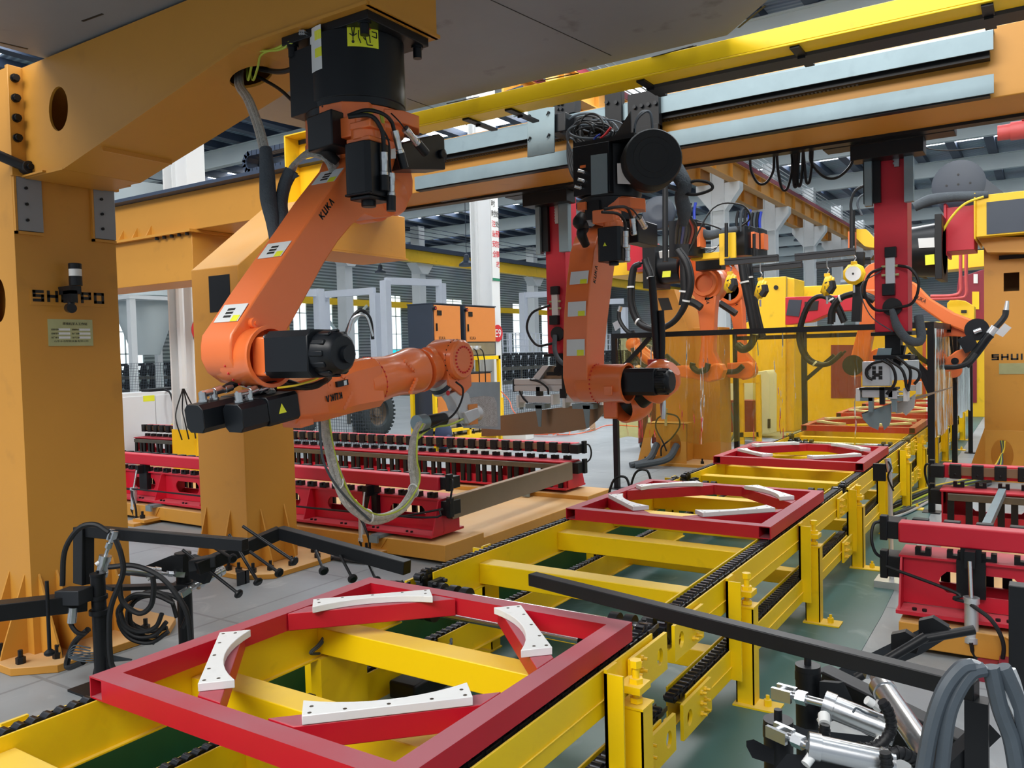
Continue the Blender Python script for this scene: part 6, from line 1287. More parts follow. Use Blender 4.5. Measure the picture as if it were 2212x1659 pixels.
def curtain(p0, p1, z0, z1, lbl, amp=.012, seed=1):
    r_ = _rnd.Random(seed); p0, p1 = V(p0), V(p1); L = (p1 - p0).length; n = int(L / .035); nz = 8; d = (p1 - p0).normalized(); nn = V((-d.y, d.x, 0)); b = MB()
    for j in range(nz + 1):
        for i in range(n + 1):
            s_ = i / n * L; a = amp * (.4 + .6 * j / nz); off = a * (math.sin(s_ * 9 + .5 * math.sin(j * .8 + s_ * 3)) + .5 * math.sin(s_ * 23 + 2 + j * .2))
            zb3 = z0 + .025 * math.sin(s_ * 5) + .012 * math.sin(s_ * 17)
            q = p0 + d * s_ + nn * off; b.v.append(V((q.x, q.y, z1 + (zb3 - z1) * j / nz)))
    for j in range(nz):
        for i in range(n): k = j * (n + 1) + i; b.f.append((k, k + 1, k + n + 2, k + n + 1))
    o = b.build('welding_curtain', PVC, None, label=lbl, cat='curtain', group='amber see-through welding curtains'); return o
curtain((xl + .07, YCU + .01, 0), (xl + 1.75, YCU + .01, 0), .62, zt2 - .05, 'clear amber curtain sheet at the left end of the black frame', seed=2)
curtain((xl + 1.70, YCU + .05, 0), (xr - .08, YCU + .05, 0), .66, zt2 - .05, 'clear amber curtain sheet behind the right red lifting column', .016, seed=3)
curtain((xr - .03, YCU + .08, 0), (xr - .03, 14.1, 0), .7, zt2 - .05, 'clear amber curtain sheet on the side rail, running away from the viewer', .014, seed=4)
t = thing('curtain_frame', (-4.4, 12.2, 0), 'black steel side frame behind the amber curtain, left of the line', 'frame')
for x in (-3.95, -2.95): 
    b = MB(); b.box(x, x + .07, 12.2, 12.26, 0, 1.95); b.build('upright', BLK, t)
b = MB(); b.box(-3.95, -1.0, 12.2, 12.26, 1.8, 1.86); b.beam((-2.9, 12.23, 1.2), (-2.5, 12.23, 1.55), .05, .05); b.build('rail', BLK, t)
def PD(x, y, dep): return CAM + _ray(x, y) * dep       # point at a given distance along the view
# ------------------------------------------------------------------ welding cell beyond the curtain
t = thing('gantry_post', (-4.5, 11.9, 0), 'amber post with black panel and two round openings at its foot, behind the curtain', 'post')
YW = 11.5
o = [PY(x, y, YW) for x, y in ((1417, 628), (1457, 625), (1485, 712), (1485, 1000), (1417, 1000))]; o = [V((p.x, YW, max(p.z, .04))) for p in o]; o[3].z = o[4].z = .04
a, c = PY(1426, 645, YW), PY(1446, 670, YW)
xm = (o[3].x + o[4].x) / 2
b = MB(); b.prism(o, (0, .75, 0)); b.build('post', AMB, t, bevel=.006)
b = MB(); b.prism([PY(1421, 644, YW - .003), PY(1444, 643, YW - .003), PY(1453, 669, YW - .003), PY(1430, 671, YW - .003)], (0, .004, 0)); b.build('access_panel', INK, t)
b = MB(); b.box(o[3].x, o[3].x + .42, YW + .25, YW + .75, .04, 2.0); b.build('side_box', AMB, t, bevel=.006)
b = MB(); b.box(o[4].x - .22, o[3].x + .55, YW - .35, YW + .95, 0, .04); b.build('base_plate', AMB, t)
f = [(o[4].x - .0, YW - .3, .04), (o[3].x + .1, YW - .3, .04), (o[3].x + .1, YW - .3, .62), (o[4].x, YW - .3, .62)]
b = MB(); b.prism(hole(hole(f, ring_pts((o[4].x + .13, YW - .3, .3), (.085, 0, 0), (0, 0, .17))), ring_pts((o[3].x - .06, YW - .3, .3), (.085, 0, 0), (0, 0, .17))), (0, .012, 0)); b.box(o[4].x, o[3].x + .1, YW - .3, YW, .61, .62); b.prism([(o[4].x, YW - .3, .04), (o[4].x - .16, YW - .3, .04), (o[4].x, YW - .3, .62)], (0, .012, 0)); b.build('cable_box', AMB, t)
b = MB(); b.tube([(o[4].x + .13, YW - .25, .3), (o[4].x + .1, YW - .5, .1), (o[4].x - .1, YW - .7, .03)], .05); b.tube([(o[3].x - .06, YW - .25, .3), (o[3].x - .12, YW - .5, .12), (o[4].x, YW - .75, .04)], .05); b.build('cable_bundle', GRC, t)
base_bolts(t, [(o[4].x - .12, YW - .2, .04), (o[4].x - .04, YW - .3, .04), (o[3].x + .3, YW - .2, .04)])
hose(t, [PY(1435, 895, 11.1), PY(1420, 905, 11.1), PY(1417, 925, 11.1), PY(1432, 955, 11.1), PY(1440, 975, 11.1)], .012); hose(t, [PY(1440, 893, 11.1), PY(1463, 900, 11.1), PY(1468, 920, 11.1), PY(1452, 945, 11.1), PY(1430, 965, 11.1), PY(1428, 985, 11.1)], .012)
b = MB(); p = PY(1438, 900, 11.15); b.cyl(p, p + V((0, 0, .12)), .03, n=12); b.cyl(p + V((0, 0, -.13)), p, .02, n=10); b.build('air_regulator', ALU, t)
# head: amber arm with red block
YR = 10.6
b = MB(); a, c = PY(1308, 585, YR + .3), PY(1420, 560, YR + .3); b.box(a.x, c.x + .05, YR + .2, YW + .6, PY(1400, 590, YR + .2).z, PY(1362, 540, YR + .2).z); b.build('head_box', YEL2, t, bevel=.006)
b = MB(); a, c = PY(1363, 530, YR), PY(1404, 583, YR); b.box(a.x, c.x, YR - .15, YR + .3, c.z, a.z); b.box(c.x - .02, c.x, YR - .2, YR + .35, c.z - .03, a.z + .03); b.build('red_block', RED2, t, bevel=.005)
# robots of the cell, mounted sideways on the red block
def side_base(t, x0, x1, x2, yc, r, Yp, lab=True):
    a = PY(x0, yc, Yp); m = PY(x1, yc, Yp); c = PY(x2, yc, Yp)
    b = MB(); b.box(a.x, m.x, Yp - r * 1.15, Yp + r * 1.15, a.z - r * 1.25, a.z + r * 1.3); b.build('mounting_plate', BLK, t, bevel=.004)
    b = MB(); b.lathe((m.x, Yp, a.z), (1, 0, 0), [(0, r), (c.x - m.x, r), (c.x - m.x, r * .9)], 30); b.build('base_housing', BLM, t)
    if lab:
        b = MB(); b.obox((m.x + (c.x - m.x) * .45, Yp - r * .86, a.z + r * .5), ((c.x - m.x) * .3, 0, 0), (0, .01 * .8, .014 * .3), (0, -.03, .08)); b.build('instruction_label', LBL, t)
        b = MB(); b.obox((m.x + (c.x - m.x) * .5, Yp - r * .93, a.z - r * .4), ((c.x - m.x) * .2, 0, 0), (0, .008, 0), (0, .02, .065)); b.build('warning_label', YLB, t)
t = thing('industrial_robot', PY(1455, 585, YR), 'orange robot with dark drum mounted sideways, beyond the amber curtain, torch raised at left', 'robot')
side_base(t, 1405, 1432, 1475, 580, .23, YR)
def YB(x, y, Y=YR): return PY(x, y, Y)
b = MB(); b.lathe(YB(1478, 590), (1, 0, 0), [(0, .2), (.06, .24), (.12, .24)], 28); b.bone(YB(1500, 585), .17, YB(1523, 612), .23, (0, 1, 0), .25); b.build('carousel', ORG, t, bevel=.008)
b = MB(); b.obox(YB(1535, 570, YR - .15), (.17, 0, 0), (0, .1, 0), (0, 0, .085)); b.build('base_motor', BLM, t, bevel=.01)
b = MB(); b.lathe(YB(1522, 612, YR - .02), (0, 1, 0), [(-.03, .12), (-.03, .165), (0, .175), (.25, .25), (.3, .2)], 32, False); b.lathe(YB(1522, 612, YR + .02), (0, -1, 0), [(0, .001), (0, .125), (.05, .125)], 30, False); b.build('shoulder_ring', ORG, t)
b = MB(); top = YB(1522, 640); bot = YB(1530, 800)
b.prism([YB(x, y) for x, y in ((1497, 632), (1510, 640), (1535, 640), (1548, 630), (1543, 680), (1540, 760), (1555, 790), (1552, 815), (1535, 823), (1512, 815), (1508, 785), (1514, 740), (1508, 680))], (0, .16, 0)); b.build('link_arm', ORG, t, bevel=.015)
text('brand_lettering', 'KUKA', INK, t, YB(1525, 634, YR - .005), (0, 0, -1), (1, 0, 0), .045, .14, .002)
b = MB(); P = [YB(x, y, YR - .12) for x, y in ((1562, 800), (1555, 820), (1530, 826), (1495, 818), (1465, 815), (1452, 802), (1458, 790), (1480, 789), (1500, 800), (1520, 802), (1540, 785), (1556, 786))]; b.prism(P, (0, .2, 0)); b.build('forearm_rear', ORG, t, bevel=.02)
b = MB(); b.cyl(YB(1462, 796, YR - .02), YB(1435, 772, YR - .02), .07, n=16); b.build('forearm_tube', PLK, t)
b = MB(); b.cyl(YB(1418, 788, YR), YB(1372, 748, YR), .10, .10, 18); b.sphere(YB(1369, 744, YR), .115, 8); b.build('forearm_front', ORG, t)
hose(t, [YB(1530, 785, YR - .2), YB(1525, 798, YR - .2), YB(1508, 802, YR - .2), YB(1496, 792, YR - .2), YB(1497, 784, YR - .2)], .04); hose(t, [YB(1412, 795, YR - .1), YB(1390, 790, YR - .1), YB(1372, 770, YR - .1), YB(1366, 752, YR - .1)], .03)
b = MB(); b.cyl(YB(1368, 738, YR), YB(1360, 718, YR), .07, n=16); b.tube([YB(1362, 722, YR), YB(1348, 708, YR), YB(1338, 690, YR), YB(1337, 672, YR)], .03); b.build('torch_body', RUB, t)
b = MB(); b.cyl(YB(1337, 674, YR), YB(1341, 662, YR), .028, n=12); b.prism([YB(x, y, YR) for x, y in ((1323, 698), (1336, 691), (1342, 705), (1329, 715))], (0, .02, 0)); b.build('torch_nozzle', CHR, t)
t = thing('industrial_robot', PY(1583, 600, 12.2), 'second orange robot of the curtained cell, standing right behind its twin', 'robot')
YQ = 12.2
b = MB(); b.lathe(YB(1578, 628, YQ), (0, 1, 0), [(-.04, .14), (-.04, .2), (0, .21), (.25, .26)], 30, False); b.lathe(YB(1578, 628, YQ), (0, 1, 0), [(0, .001), (0, .15)], 30, False); b.bone(YB(1565, 580, YQ), .14, YB(1575, 615, YQ), .24, (0, 1, 0), .3); b.build('carousel', ORG, t, bevel=.01)
b = MB(); b.prism([YB(x, y, YQ) for x, y in ((1562, 640), (1580, 655), (1602, 645), (1604, 680), (1608, 760), (1628, 785), (1628, 808), (1605, 822), (1588, 808), (1585, 780), (1588, 740), (1580, 690))], (0, .18, 0)); b.build('link_arm', ORG, t, bevel=.015)
text('brand_lettering', 'KUKA', INK, t, YB(1588, 640, YQ - .005), (0, 0, -1), (1, 0, 0), .045, .14, .002)
b = MB(); b.bone(YB(1612, 800, YQ - .1), .13, YB(1555, 800, YQ - .1), .1, (0, 1, 0), .2); b.build('forearm_rear', ORG, t, bevel=.02)
hose(t, [YB(1605, 790, YQ - .2), YB(1590, 802, YQ - .2), YB(1565, 803, YQ - .2)], .04); b = MB(); b.obox(YB(1580, 560, YQ), (.2, 0, 0), (0, .1, 0), (0, 0, .08)); b.build('base_motor', BLM, t, bevel=.01)
hose(t, [YB(1555, 655, YQ - .3), YB(1575, 668, YQ - .3), YB(1590, 678, YQ - .3)], .05); hose(t, [YB(1480, 648, YR - .3), YB(1500, 655, YR - .3), YB(1515, 665, YR - .3)], .05)
# boom with wire feeders, rods, weights
t = thing('feeder_boom', PY(1500, 555, 9.8), 'yellow boom carrying black wire feeders and a drum above the curtain', 'boom')
Y9 = 9.8
b = MB(); p, q = YB(1492, 556, Y9), YB(1562, 541, Y9); b.box(p.x, q.x + .1, Y9, Y9 + .15, YB(1500, 562, Y9).z, YB(1540, 545, Y9).z); p = YB(1572, 536, Y9); b.box(p.x - .10, p.x + .10, Y9 - .02, Y9 + .02, p.z - .2, p.z + .18); b.build('boom_arm', YEL2, t, bevel=.005)
for (x, y, w, h, Yk) in ((1478, 516, .16, .22, 9.6), (1600, 522, .13, .18, 10.2), (1628, 524, .09, .18, 10.6)):
    p = YB(x, y, Yk); b = MB(); b.prism([p + V((i * w, j, -h)) for i, j in ((-1, -.1), (.6, -.1), (1, .0), (1, .3), (-1, .3))], (0, 0, 2 * h)); b.build('wire_feeder', BLM, t, bevel=.004)
    b = MB(); b.box(p.x + w, p.x + w + .04, p.y, p.y + .2, p.z - h * .5, p.z + h * .6); b.build('orange_side', ORG, t)
    for k in range(4): q = p + V((-w * .6 + k * w * .4, .1, h)); hose(t, [q, q + V((0, 0, .12)), q + V((.02, 0, .22))], .018, (RUB, GRH, RUB, BWR)[k], 'plug')
b = MB(); p = YB(1425, 462, 9.6); b.lathe(p, (.3, -1, 0), [(0, .2), (.12, .2), (.13, .18), (.125, .14), (.13, .13), (.125, .08)], 30); b.build('drum_case', CAB, t)
b = MB(); a = YB(1437, 400, 9.3); b.cyl(YB(1437, 565, 9.3), a, .035, n=12); b.build('upright_rod', RUB, t)
b = MB(); b.cyl(YB(1569, 555, 9.7), YB(1569, 482, 9.7), .022, n=10); b.build('upright_rod', RUB, t); b = MB(); b.cyl(YB(1629, 560, 10.2), YB(1629, 505, 10.2), .02, n=10); b.build('upright_rod', RUB, t)
b = MB()
for j, (x0, y0, x1, y1, Yk) in enumerate(((1567, 566, 1681, 557, 9.2), (1628, 581, 1732, 570, 10.0), (1718, 556, 1848, 543, 9.2), (1764, 573, 1880, 563, 10.0))):
    bb = MB(); bb.beam(YB(x0, y0, Yk), YB(x1, y1, Yk), .06, .075); bb.beam(YB(x0, y0, Yk) + V((0, -.035, .02)), YB(x1, y1, Yk) + V((0, -.035, .02)), .01, .012); bb.build('hanging_rail', PLK, t)
hose(t, [YB(1487, 545, 9.5), YB(1540, 420 + 30, 9.6), YB(1600, 442, 9.7), YB(1620, 470, 9.8), YB(1600, 490, 9.9)], .010); hose(t, [YB(1500, 480, 9.6), YB(1530, 485, 9.7), YB(1558, 495, 9.8)], .010); hose(t, [YB(1600, 500, 9.8), YB(1602, 460, 9.8), YB(1612, 449, 9.8), YB(1622, 465, 9.8), YB(1618, 495, 9.9)], .008, GRH)
b = MB(); b.tube([YB(1500, 498, 9.7), YB(1530, 508, 9.8), YB(1565, 500, 9.9), YB(1590, 496, 10)], [.07, .06, .05, .04], 10); b.build('foil_sleeve', GRC, t)
for k in range(3): hose(t, [YB(1505, 520 + 8 * k, 9.7), YB(1535, 545 - 5 * k, 9.8), YB(1560, 520 + 6 * k, 9.8)], .006, (GRH, RUB, LBL)[k])
# big black hose loops
def hose_loop(pts, Yk, r, lbl, ties=()):
    t = thing('hose_loop', YB(*pts[0], Yk), lbl, 'hose', 'thick black hose loops of the welding cell'); P = [YB(x, y, Yk) for x, y in pts]
    b = MB(); b.tube(P, r, 10); b.build('hose', RUB, t); b = MB(); b.tube([p + V((.03, .03, .02)) for p in P], r * .45, 8); b.build('thin_hose', RUB, t)
    b = MB()
    for i in ties:
        d = (P[i + 1] - P[i]).normalized(); b.cyl(P[i] - d * .01, P[i] + d * .01, r * 1.25, n=12)
    b.build('cable_tie', LBL, t)
    return t
t = hose_loop([(1383, 570), (1368, 580), (1362, 620), (1363, 660), (1377, 695), (1402, 710), (1432, 708), (1462, 688), (1482, 650), (1490, 610), (1482, 570), (1462, 540)], 8.9, .035, 'largest black hose loop, hanging before the black panel of the curtained post', (2, 4, 6, 8))
hose_loop([(1392, 560), (1395, 572), (1405, 600), (1410, 650), (1414, 700), (1417, 760), (1424, 790)], 8.9, .035, 'straight black hose hanging down through the largest loop', (2, 4))
hose_loop([(1478, 560), (1479, 600), (1480, 630), (1476, 660)], 8.95, .055, 'thick black hose column with yellow band above the curtain', (2,))
hose_loop([(1602, 570), (1608, 610), (1622, 680), (1628, 720), (1622, 745), (1605, 755), (1590, 745)], 9.8, .045, 'black hose falling past the second curtained robot', (1, 3))
hose_loop([(1614, 560), (1618, 600), (1628, 660), (1638, 705), (1645, 730)], 10.0, .04, 'black hose at the left edge of the yellow machine', (1,))
hose_loop([(1820, 762), (1790, 770 + 16), (1760, 786), (1738, 770), (1725, 730), (1732, 690), (1748, 655), (1770, 640), (1795, 648), (1808, 665), (1822, 697)], 10.0, .028, 'black hose arching over the curtain on the left of the balancer', (2, 8))
hose_loop([(1794, 700), (1797, 670), (1815, 645), (1845, 635), (1870, 640), (1888, 650)], 9.6, .034, 'black hose arching beside the red lifting column', (2,))
t = thing('rod_post', YB(1860, 690, 9.5), 'black post with clamp between the balancers and the red lifting column', 'post'); b = MB(); b.beam(YB(1850, 695, 9.5), YB(1858, 545, 9.5), .09, .09); b.build('bar', BLK, t); b = MB(); b.cyl(YB(1841, 545, 9.5), YB(1841, 455, 9.5), .028, n=10); b.build('rod', RUB, t)
hose(t, [YB(1843, 475, 9.5), YB(1838, 440, 9.5), YB(1850, 410, 9.5), YB(1885, 395, 9.5)], .015); hose(t, [YB(1862, 465, 9.5), YB(1852, 440, 9.5), YB(1862, 422, 9.5), YB(1890, 415, 9.5)], .012, GRH)
b = MB(); P = [YB(x, y, 9.6) for x, y in ((1850, 495), (1870, 495), (1888, 515), (1888, 535), (1868, 532), (1850, 515))]; b.prism(P, (0, .15, 0)); b.build('orange_bracket', YEL2, t); b = MB(); P = [YB(x, y, 9.7) for x, y in ((1832, 500), (1846, 500), (1846, 538), (1832, 538))]; b.prism(P, (0, .1, 0)); b.build('orange_block', ORG, t)
# spring balancers (yellow)
sb = None
for (x, y, Yk, l) in ((1577, 612, 9.3, 'yellow spring balancer before the second curtained robot'), (1643, 625, 9.6, 'yellow spring balancer left of the sloped yellow machine'), (1787, 617, 9.5, 'yellow spring balancer in the middle, above a hose arch'), (1845, 592, 9.4, 'yellow spring balancer with round white dial')):
    p = YB(x, y, Yk)
    t = thing('spring_balancer', p, l, 'balancer', 'yellow spring balancers'); dial = x == 1845; ax_ = V((0, -1, 0)) if dial else V((-.93, -.2, .3)).normalized()
    b = MB(); b.lathe(p - ax_ * .06, ax_, [(0, .07), (.015, .105), (.04, .108), (.05, .118), (.065, .118), (.075, .105), (.11, .09)], 9); b.obox(p + V((0, 0, .115)), (.03, 0, 0), (0, .02, 0), (0, 0, .02)); b.build('housing', YEL2, t, bevel=.006)
    b = MB()
    if dial: b.cyl(p + V((0, -.05, 0)), p + V((0, -.056, 0)), .08, n=24); b.build('dial', LBL, t); b = MB(); b.cyl(p + V((0, -.057, 0)), p + V((0, -.06, 0)), .012, n=8); b.build('dial_pin', INK, t)
    else: b.prism([p + V((i, -.10, j)) for i, j in ((-.01, .03), (.07, .05), (.085, -.03), (.04, -.10), (-.01, -.04))], (.02, .08, 0)); b.build('rope_guide', PLK, t, bevel=.006)
    b = MB(); b.cyl(p + V((0, -.02, -.12)), p + V((0, -.02, -.2)), .012, n=8); b.tube([p + V((0, 0, .13)), p + V((.02, 0, .17)), p + V((0, 0, .21)), p + V((0, 0, .30))], .008, 6); b.build('hook', CHR, t)
# right post with SHUIPO lettering and sideways robots
t = thing('gantry_post', (-.3, 12, 0), 'amber post with SHUIPO lettering and square opening at the right edge', 'post')
YP = 11.9; x0 = YB(2126, 700, YP).x; a, c = YB(2168, 590, YP), YB(2202, 628, YP)
zt4 = YB(2130, 560, YP).z
f = [(x0, YP, .04), (x0 + .8, YP, .04), (x0 + .8, YP, 3.1), (x0, YP, 3.1)]; hh = [(a.x, YP, a.z), (c.x, YP, a.z), (c.x, YP, c.z), (a.x, YP, c.z)]
b = MB(); b.prism(hole(f, hh), (0, .015, 0)); b.box(x0, x0 + .015, YP + .015, YP + .6, .04, 3.1); b.box(x0 + .785, x0 + .8, YP + .015, YP + .6, .04, 3.1); b.box(x0, x0 + .8, YP + .6, YP + .61, .04, 3.1); b.build('post', AMB, t)
b = MB(); a, c = YB(2108, 423, YP - .5), YB(2108, 512, YP - .5); b.box(a.x, a.x + 1.2, YP - .5, YP + .7, c.z, a.z); b.box(a.x - .02, a.x, YP - .55, YP + .75, c.z - .03, a.z + .03); b.build('head_box', YEL2, t, bevel=.006)
a, c = YB(2131, 437, YP - .505), YB(2240, 497, YP - .505); b = MB(); b.box(a.x, c.x, YP - .508, YP - .5, c.z, a.z); b.build('access_panel', CAB, t)
b = MB(); b.prism([YB(x, y, YP - .3) for x, y in ((2112, 512), (2230, 512), (2230, 545), (2132, 545), (2126, 535))], (0, .7, 0)); b.build('head_wedge', AMB, t)
b = MB(); b.box(YB(2158, 556, YP - .01).x, x0 + .7, YP - .02, YP, zt4 - .02, zt4 + .03); b.build('stop_strip', BLK, t)
a = YB(2142, 778, YP); block_text('SHUIPO', INK, t, (a.x, YP - .001, a.z), (1, 0, 0), (0, 0, 1), .075, .55, .02)
a, c = YB(2158, 785, YP), YB(2216, 808, YP); b = MB(); b.box(a.x, c.x, YP - .005, YP, c.z, a.z); b.build('name_plate', BRS, t)
b = MB(); b.box(x0 - .2, x0 + 1, YP - .5, YP + .9, 0, .04); b.prism([(x0, YP, .04), (x0 - .18, YP, .04), (x0, YP, .6)], (0, .02, 0)); f = [(x0 + .02, YP - .3, .04), (x0 + .8, YP - .3, .04), (x0 + .8, YP - .3, .6), (x0 + .02, YP - .3, .6)]; b.prism(hole(hole(f, ring_pts((x0 + .2, YP - .3, .3), (.12, 0, 0), (0, 0, .2))), ring_pts((x0 + .55, YP - .3, .3), (.12, 0, 0), (0, 0, .2))), (0, .012, 0)); b.build('base_plate', AMB, t)
for k in range(5): hose(t, [(x0 + .18 + .01 * k, YP - .1, .45), (x0 + .2, YP - .3, .32), (x0 + .15 - .03 * k, YP - .6, .1), (x0 - .3 - .05 * k, YP - 1.5, .03), (x0 - .6 - .06 * k, YP - 3.2, .03)], .012, (GRH, YGW, RUB, GRH, YWR)[k], 'cable')
b = MB(); a, c = YB(2041, 452, YP - .3), YB(2106, 540, YP - .3); b.box(a.x, c.x, YP - .4, YP + .2, c.z, a.z); b.box(a.x, a.x + .03, YP - .45, YP + .25, c.z - .05, a.z + .05); b.build('red_block', RED2, t, bevel=.005)
hose(t, [YB(2125, 425, YP - .7), YB(2085, 440, YP - .7), YB(2055, 470, YP - .7), YB(2030, 510, YP - .7)], .015, YWR); 
t = thing('drum_case', YB(2080, 400, YP - .2), 'large dark drum case on top of the right amber head', 'drum'); b = MB(); p = YB(2070, 398, YP - .2); r = .30; b.lathe(p, (0, 1, 0), [(0, r * .8), (.01, r), (.15, r)], 40); b.prism([p + V((-r * .9, .01, -.15)), p + V((-r * .6, .01, -.32)), p + V((r * 2.1, .01, -.32)), p + V((r * .95, .01, .05))], (0, .14, 0)); b.build('case', CAB, t)
b = MB()
for i, j in ((0, .1), (0, -.1), (-.13, 0), (.13, 0), (0, 0)): b.cyl(p + V((i, -.002, j * 1.2)), p + V((i, -.006, j * 1.2)), .014, n=6)
b.build('vent', INK, t); b = MB(); b.tube([YB(1975, 447, YP - .5), YB(2010, 432, YP - .5), YB(2060, 425, YP - .5), YB(2100, 424, YP - .5), YB(2135, 420, YP - .5)], [.06, .07, .06, .06, .04], 10); b.build('foil_sleeve', GRC, t)
t = thing('industrial_robot', YB(2000, 540, 11.4), 'orange robot with torch pointing up right, beside the right SHUIPO post', 'robot')
Y5 = 11.3; side_base(t, 2026, 2041, 2041, 540, .3, Y5, False)
b = MB(); a, c = YB(1966, 545, Y5), YB(2030, 545, Y5); b.lathe((a.x, Y5, a.z), (1, 0, 0), [(0, .3), (c.x - a.x, .33)], 30); b.build('base_housing', BLM, t)
b = MB(); P = [YB(x, y, Y5 - .33) for x, y in ((1983, 515), (2018, 513), (2019, 534), (1985, 536))]; b.prism(P, (0, .01, 0)); b.build('instruction_label', LBL, t); b = MB(); P = [YB(x, y, Y5 - .33) for x, y in ((1998, 551), (2018, 549), (2019, 571), (1999, 573))]; b.prism(P, (0, .01, 0)); b.build('warning_label', YLB, t)
b = MB(); b.prism([YB(x, y, 10.8) for x, y in ((1962, 605), (1975, 610), (2010, 645), (2060, 675), (2105, 692), (2126, 705), (2122, 722), (2100, 725), (2072, 712), (2040, 700), (1990, 665), (1962, 640))], (0, .16, 0)); b.build('link_arm', ORG, t, bevel=.02)
text('brand_lettering', 'KUKA', INK, t, YB(1974, 643, 10.79), (.8, 0, -.5), (.5, 0, .8), .045, .14, .002)
b = MB(); b.cyl(YB(2110, 712, 10.78), YB(2110, 712, 10.62), .125, n=26); b.build('elbow_motor', BLM, t)
b = MB(); b.bone(YB(2098, 712, 10.9), .09, YB(2035, 716, 10.9), .05, (0, 1, 0), .12); b.build('rear_link', ORG, t, bevel=.01)
b = MB(); b.prism([YB(x, y, 10.7) for x, y in ((2082, 752), (2100, 762), (2098, 778), (2060, 800), (2030, 808), (2010, 815), (2000, 800), (2035, 780), (2065, 758))], (0, .14, 0)); b.build('forearm', ORG, t, bevel=.015)
b = MB(); p = YB(2063, 780, 10.68); b.cyl(p, p + V((0, -.03, 0)), .04, n=16); b.cyl(p + V((0, -.03, 0)), p + V((0, -.035, 0)), .02, n=12); b.build('forearm_plug', BLM, t)
b = MB(); b.obox(YB(2092, 742, 10.65), (.07, 0, .03), (0, .05, 0), (-.04, 0, .08)); b.build('wrist_clamp', BLM, t); b = MB(); b.cyl(YB(2104, 718, 10.6), YB(2120, 712, 10.6), .03, n=12); b.build('chrome_pin', CHR, t)
b = MB(); b.tube([YB(2085, 790, 10.6), YB(2110, 760, 10.6), YB(2132, 730, 10.6), YB(2140, 722, 10.6)], .05, 10); b.build('torch_body', BLM, t)
b = MB(); b.cyl(YB(2138, 722, 10.6), YB(2150, 706, 10.6), .045, n=14); b.prism([YB(x, y, 10.55) for x, y in ((2150, 720), (2170, 698), (2185, 708), (2166, 728))], (0, .03, 0)); b.cyl(YB(2173, 672, 10.6), YB(2176, 650, 10.6), .028, .018, 12); b.build('torch_nozzle', ALU, t)
hose(t, [YB(2148, 710, 10.6), YB(2162, 695, 10.6), YB(2171, 682, 10.6), YB(2173, 670, 10.6)], .032, PLK); hose(t, [YB(2108, 765, 10.55), YB(2090, 785, 10.5), YB(2060, 793, 10.5), YB(2020, 790, 10.5), YB(1985, 770, 10.4), YB(1960, 740, 10.3)], .03)
t = thing('industrial_robot', YB(1875, 700, 11.2), 'orange robot arm ending in a dark disc, half hidden by the red lifting column', 'robot')
b = MB(); b.bone(YB(1890, 592, 11.0), .14, YB(1880, 660, 11.0), .12, (0, 1, 0), .2); b.build('shoulder', ORG, t, bevel=.01)
b = MB(); b.prism([YB(x, y, 10.9) for x, y in ((1868, 625), (1900, 625), (1885, 720), (1872, 790), (1862, 812), (1840, 815), (1826, 800), (1825, 780), (1838, 768), (1845, 740), (1858, 690))], (0, .18, 0)); b.build('link_arm', ORG, t, bevel=.02)
b = MB(); b.cyl(YB(1843, 789, 10.88), YB(1843, 789, 10.72), .125, n=26); b.build('elbow_motor', BLM, t)
b = MB(); b.bone(YB(1860, 790, 11.1), .08, YB(1895, 765, 11.1), .07, (0, 1, 0), .1); b.bone(YB(2060, 800, 11.2), .09, YB(1970, 815, 11.2), .11, (0, 1, 0), .1); b.build('forearm', ORG, t, bevel=.01)
# ------------------------------------------------------------------ machines far behind
def slab(name, m, pts, Yk, dep, lbl, cat, parts=()):
    t = thing(name, YB(*pts[-1], Yk), lbl, cat); b = MB(); P = [YB(x, y, Yk) for x, y in pts]
    for p in P: p.z = max(p.z, 0)
    b.prism(P, (0, dep, 0)); b.build('frame', m, t, bevel=.01)
    for nm, mm, pp in parts:
        b = MB(); b.prism([YB(x, y, Yk - .02) for x, y in pp], (0, .018, 0)); b.build(nm, mm, t)
    return t
slab('press_column', YEL2, [(1650, 600), (1697, 597), (1697, 940), (1560, 940), (1560, 720), (1628, 690)], 16.5, .8, 'tall yellow machine column with sloped top, behind the curtain', 'machine', [('round_hole', INK, [(1676 + 5 * math.cos(a), 621 + 5 * math.sin(a)) for a in [i * .63 for i in range(10)]])])
slab('press_column', YEL2, [(1699, 600), (1716, 602), (1716, 940), (1699, 940)], 16.6, .8, 'narrow yellow upright with grey edge, beside the sloped yellow machine', 'machine', [('edge', ZNC, [(1697, 598), (1700, 598), (1700, 700), (1697, 700)])])
slab('press_beam', YEL2, [(1705, 620), (1880, 612), (1880, 640), (1705, 645)], 18, .8, 'yellow horizontal machine beam with grey motor on top, behind the red beam', 'machine', [('round_hole', INK, [(1725 + 5 * math.cos(a), 634 + 5 * math.sin(a)) for a in [i * .63 for i in range(10)]])])
slab('red_beam', RED2, [(1696, 642), (1885, 635), (1885, 668), (1800, 673), (1750, 695), (1696, 702)], 15.2, .4, 'red machine beam with black panels seen behind hose arches', 'machine', [('black_panel', CAB, [(1704, 647), (1732, 648), (1726, 684), (1698, 681)]), ('black_panel', INK, [(1738, 652), (1768, 650), (1766, 670), (1737, 672)])])
slab('press_bed', YEL2, [(1716, 705), (1980, 700), (1980, 950), (1716, 940)], 19, 1.0, 'wide yellow machine bed filling the view through the curtain', 'machine', [('dark_recess', MAG, [(1795, 745), (1860, 745), (1860, 860), (1795, 860)])])
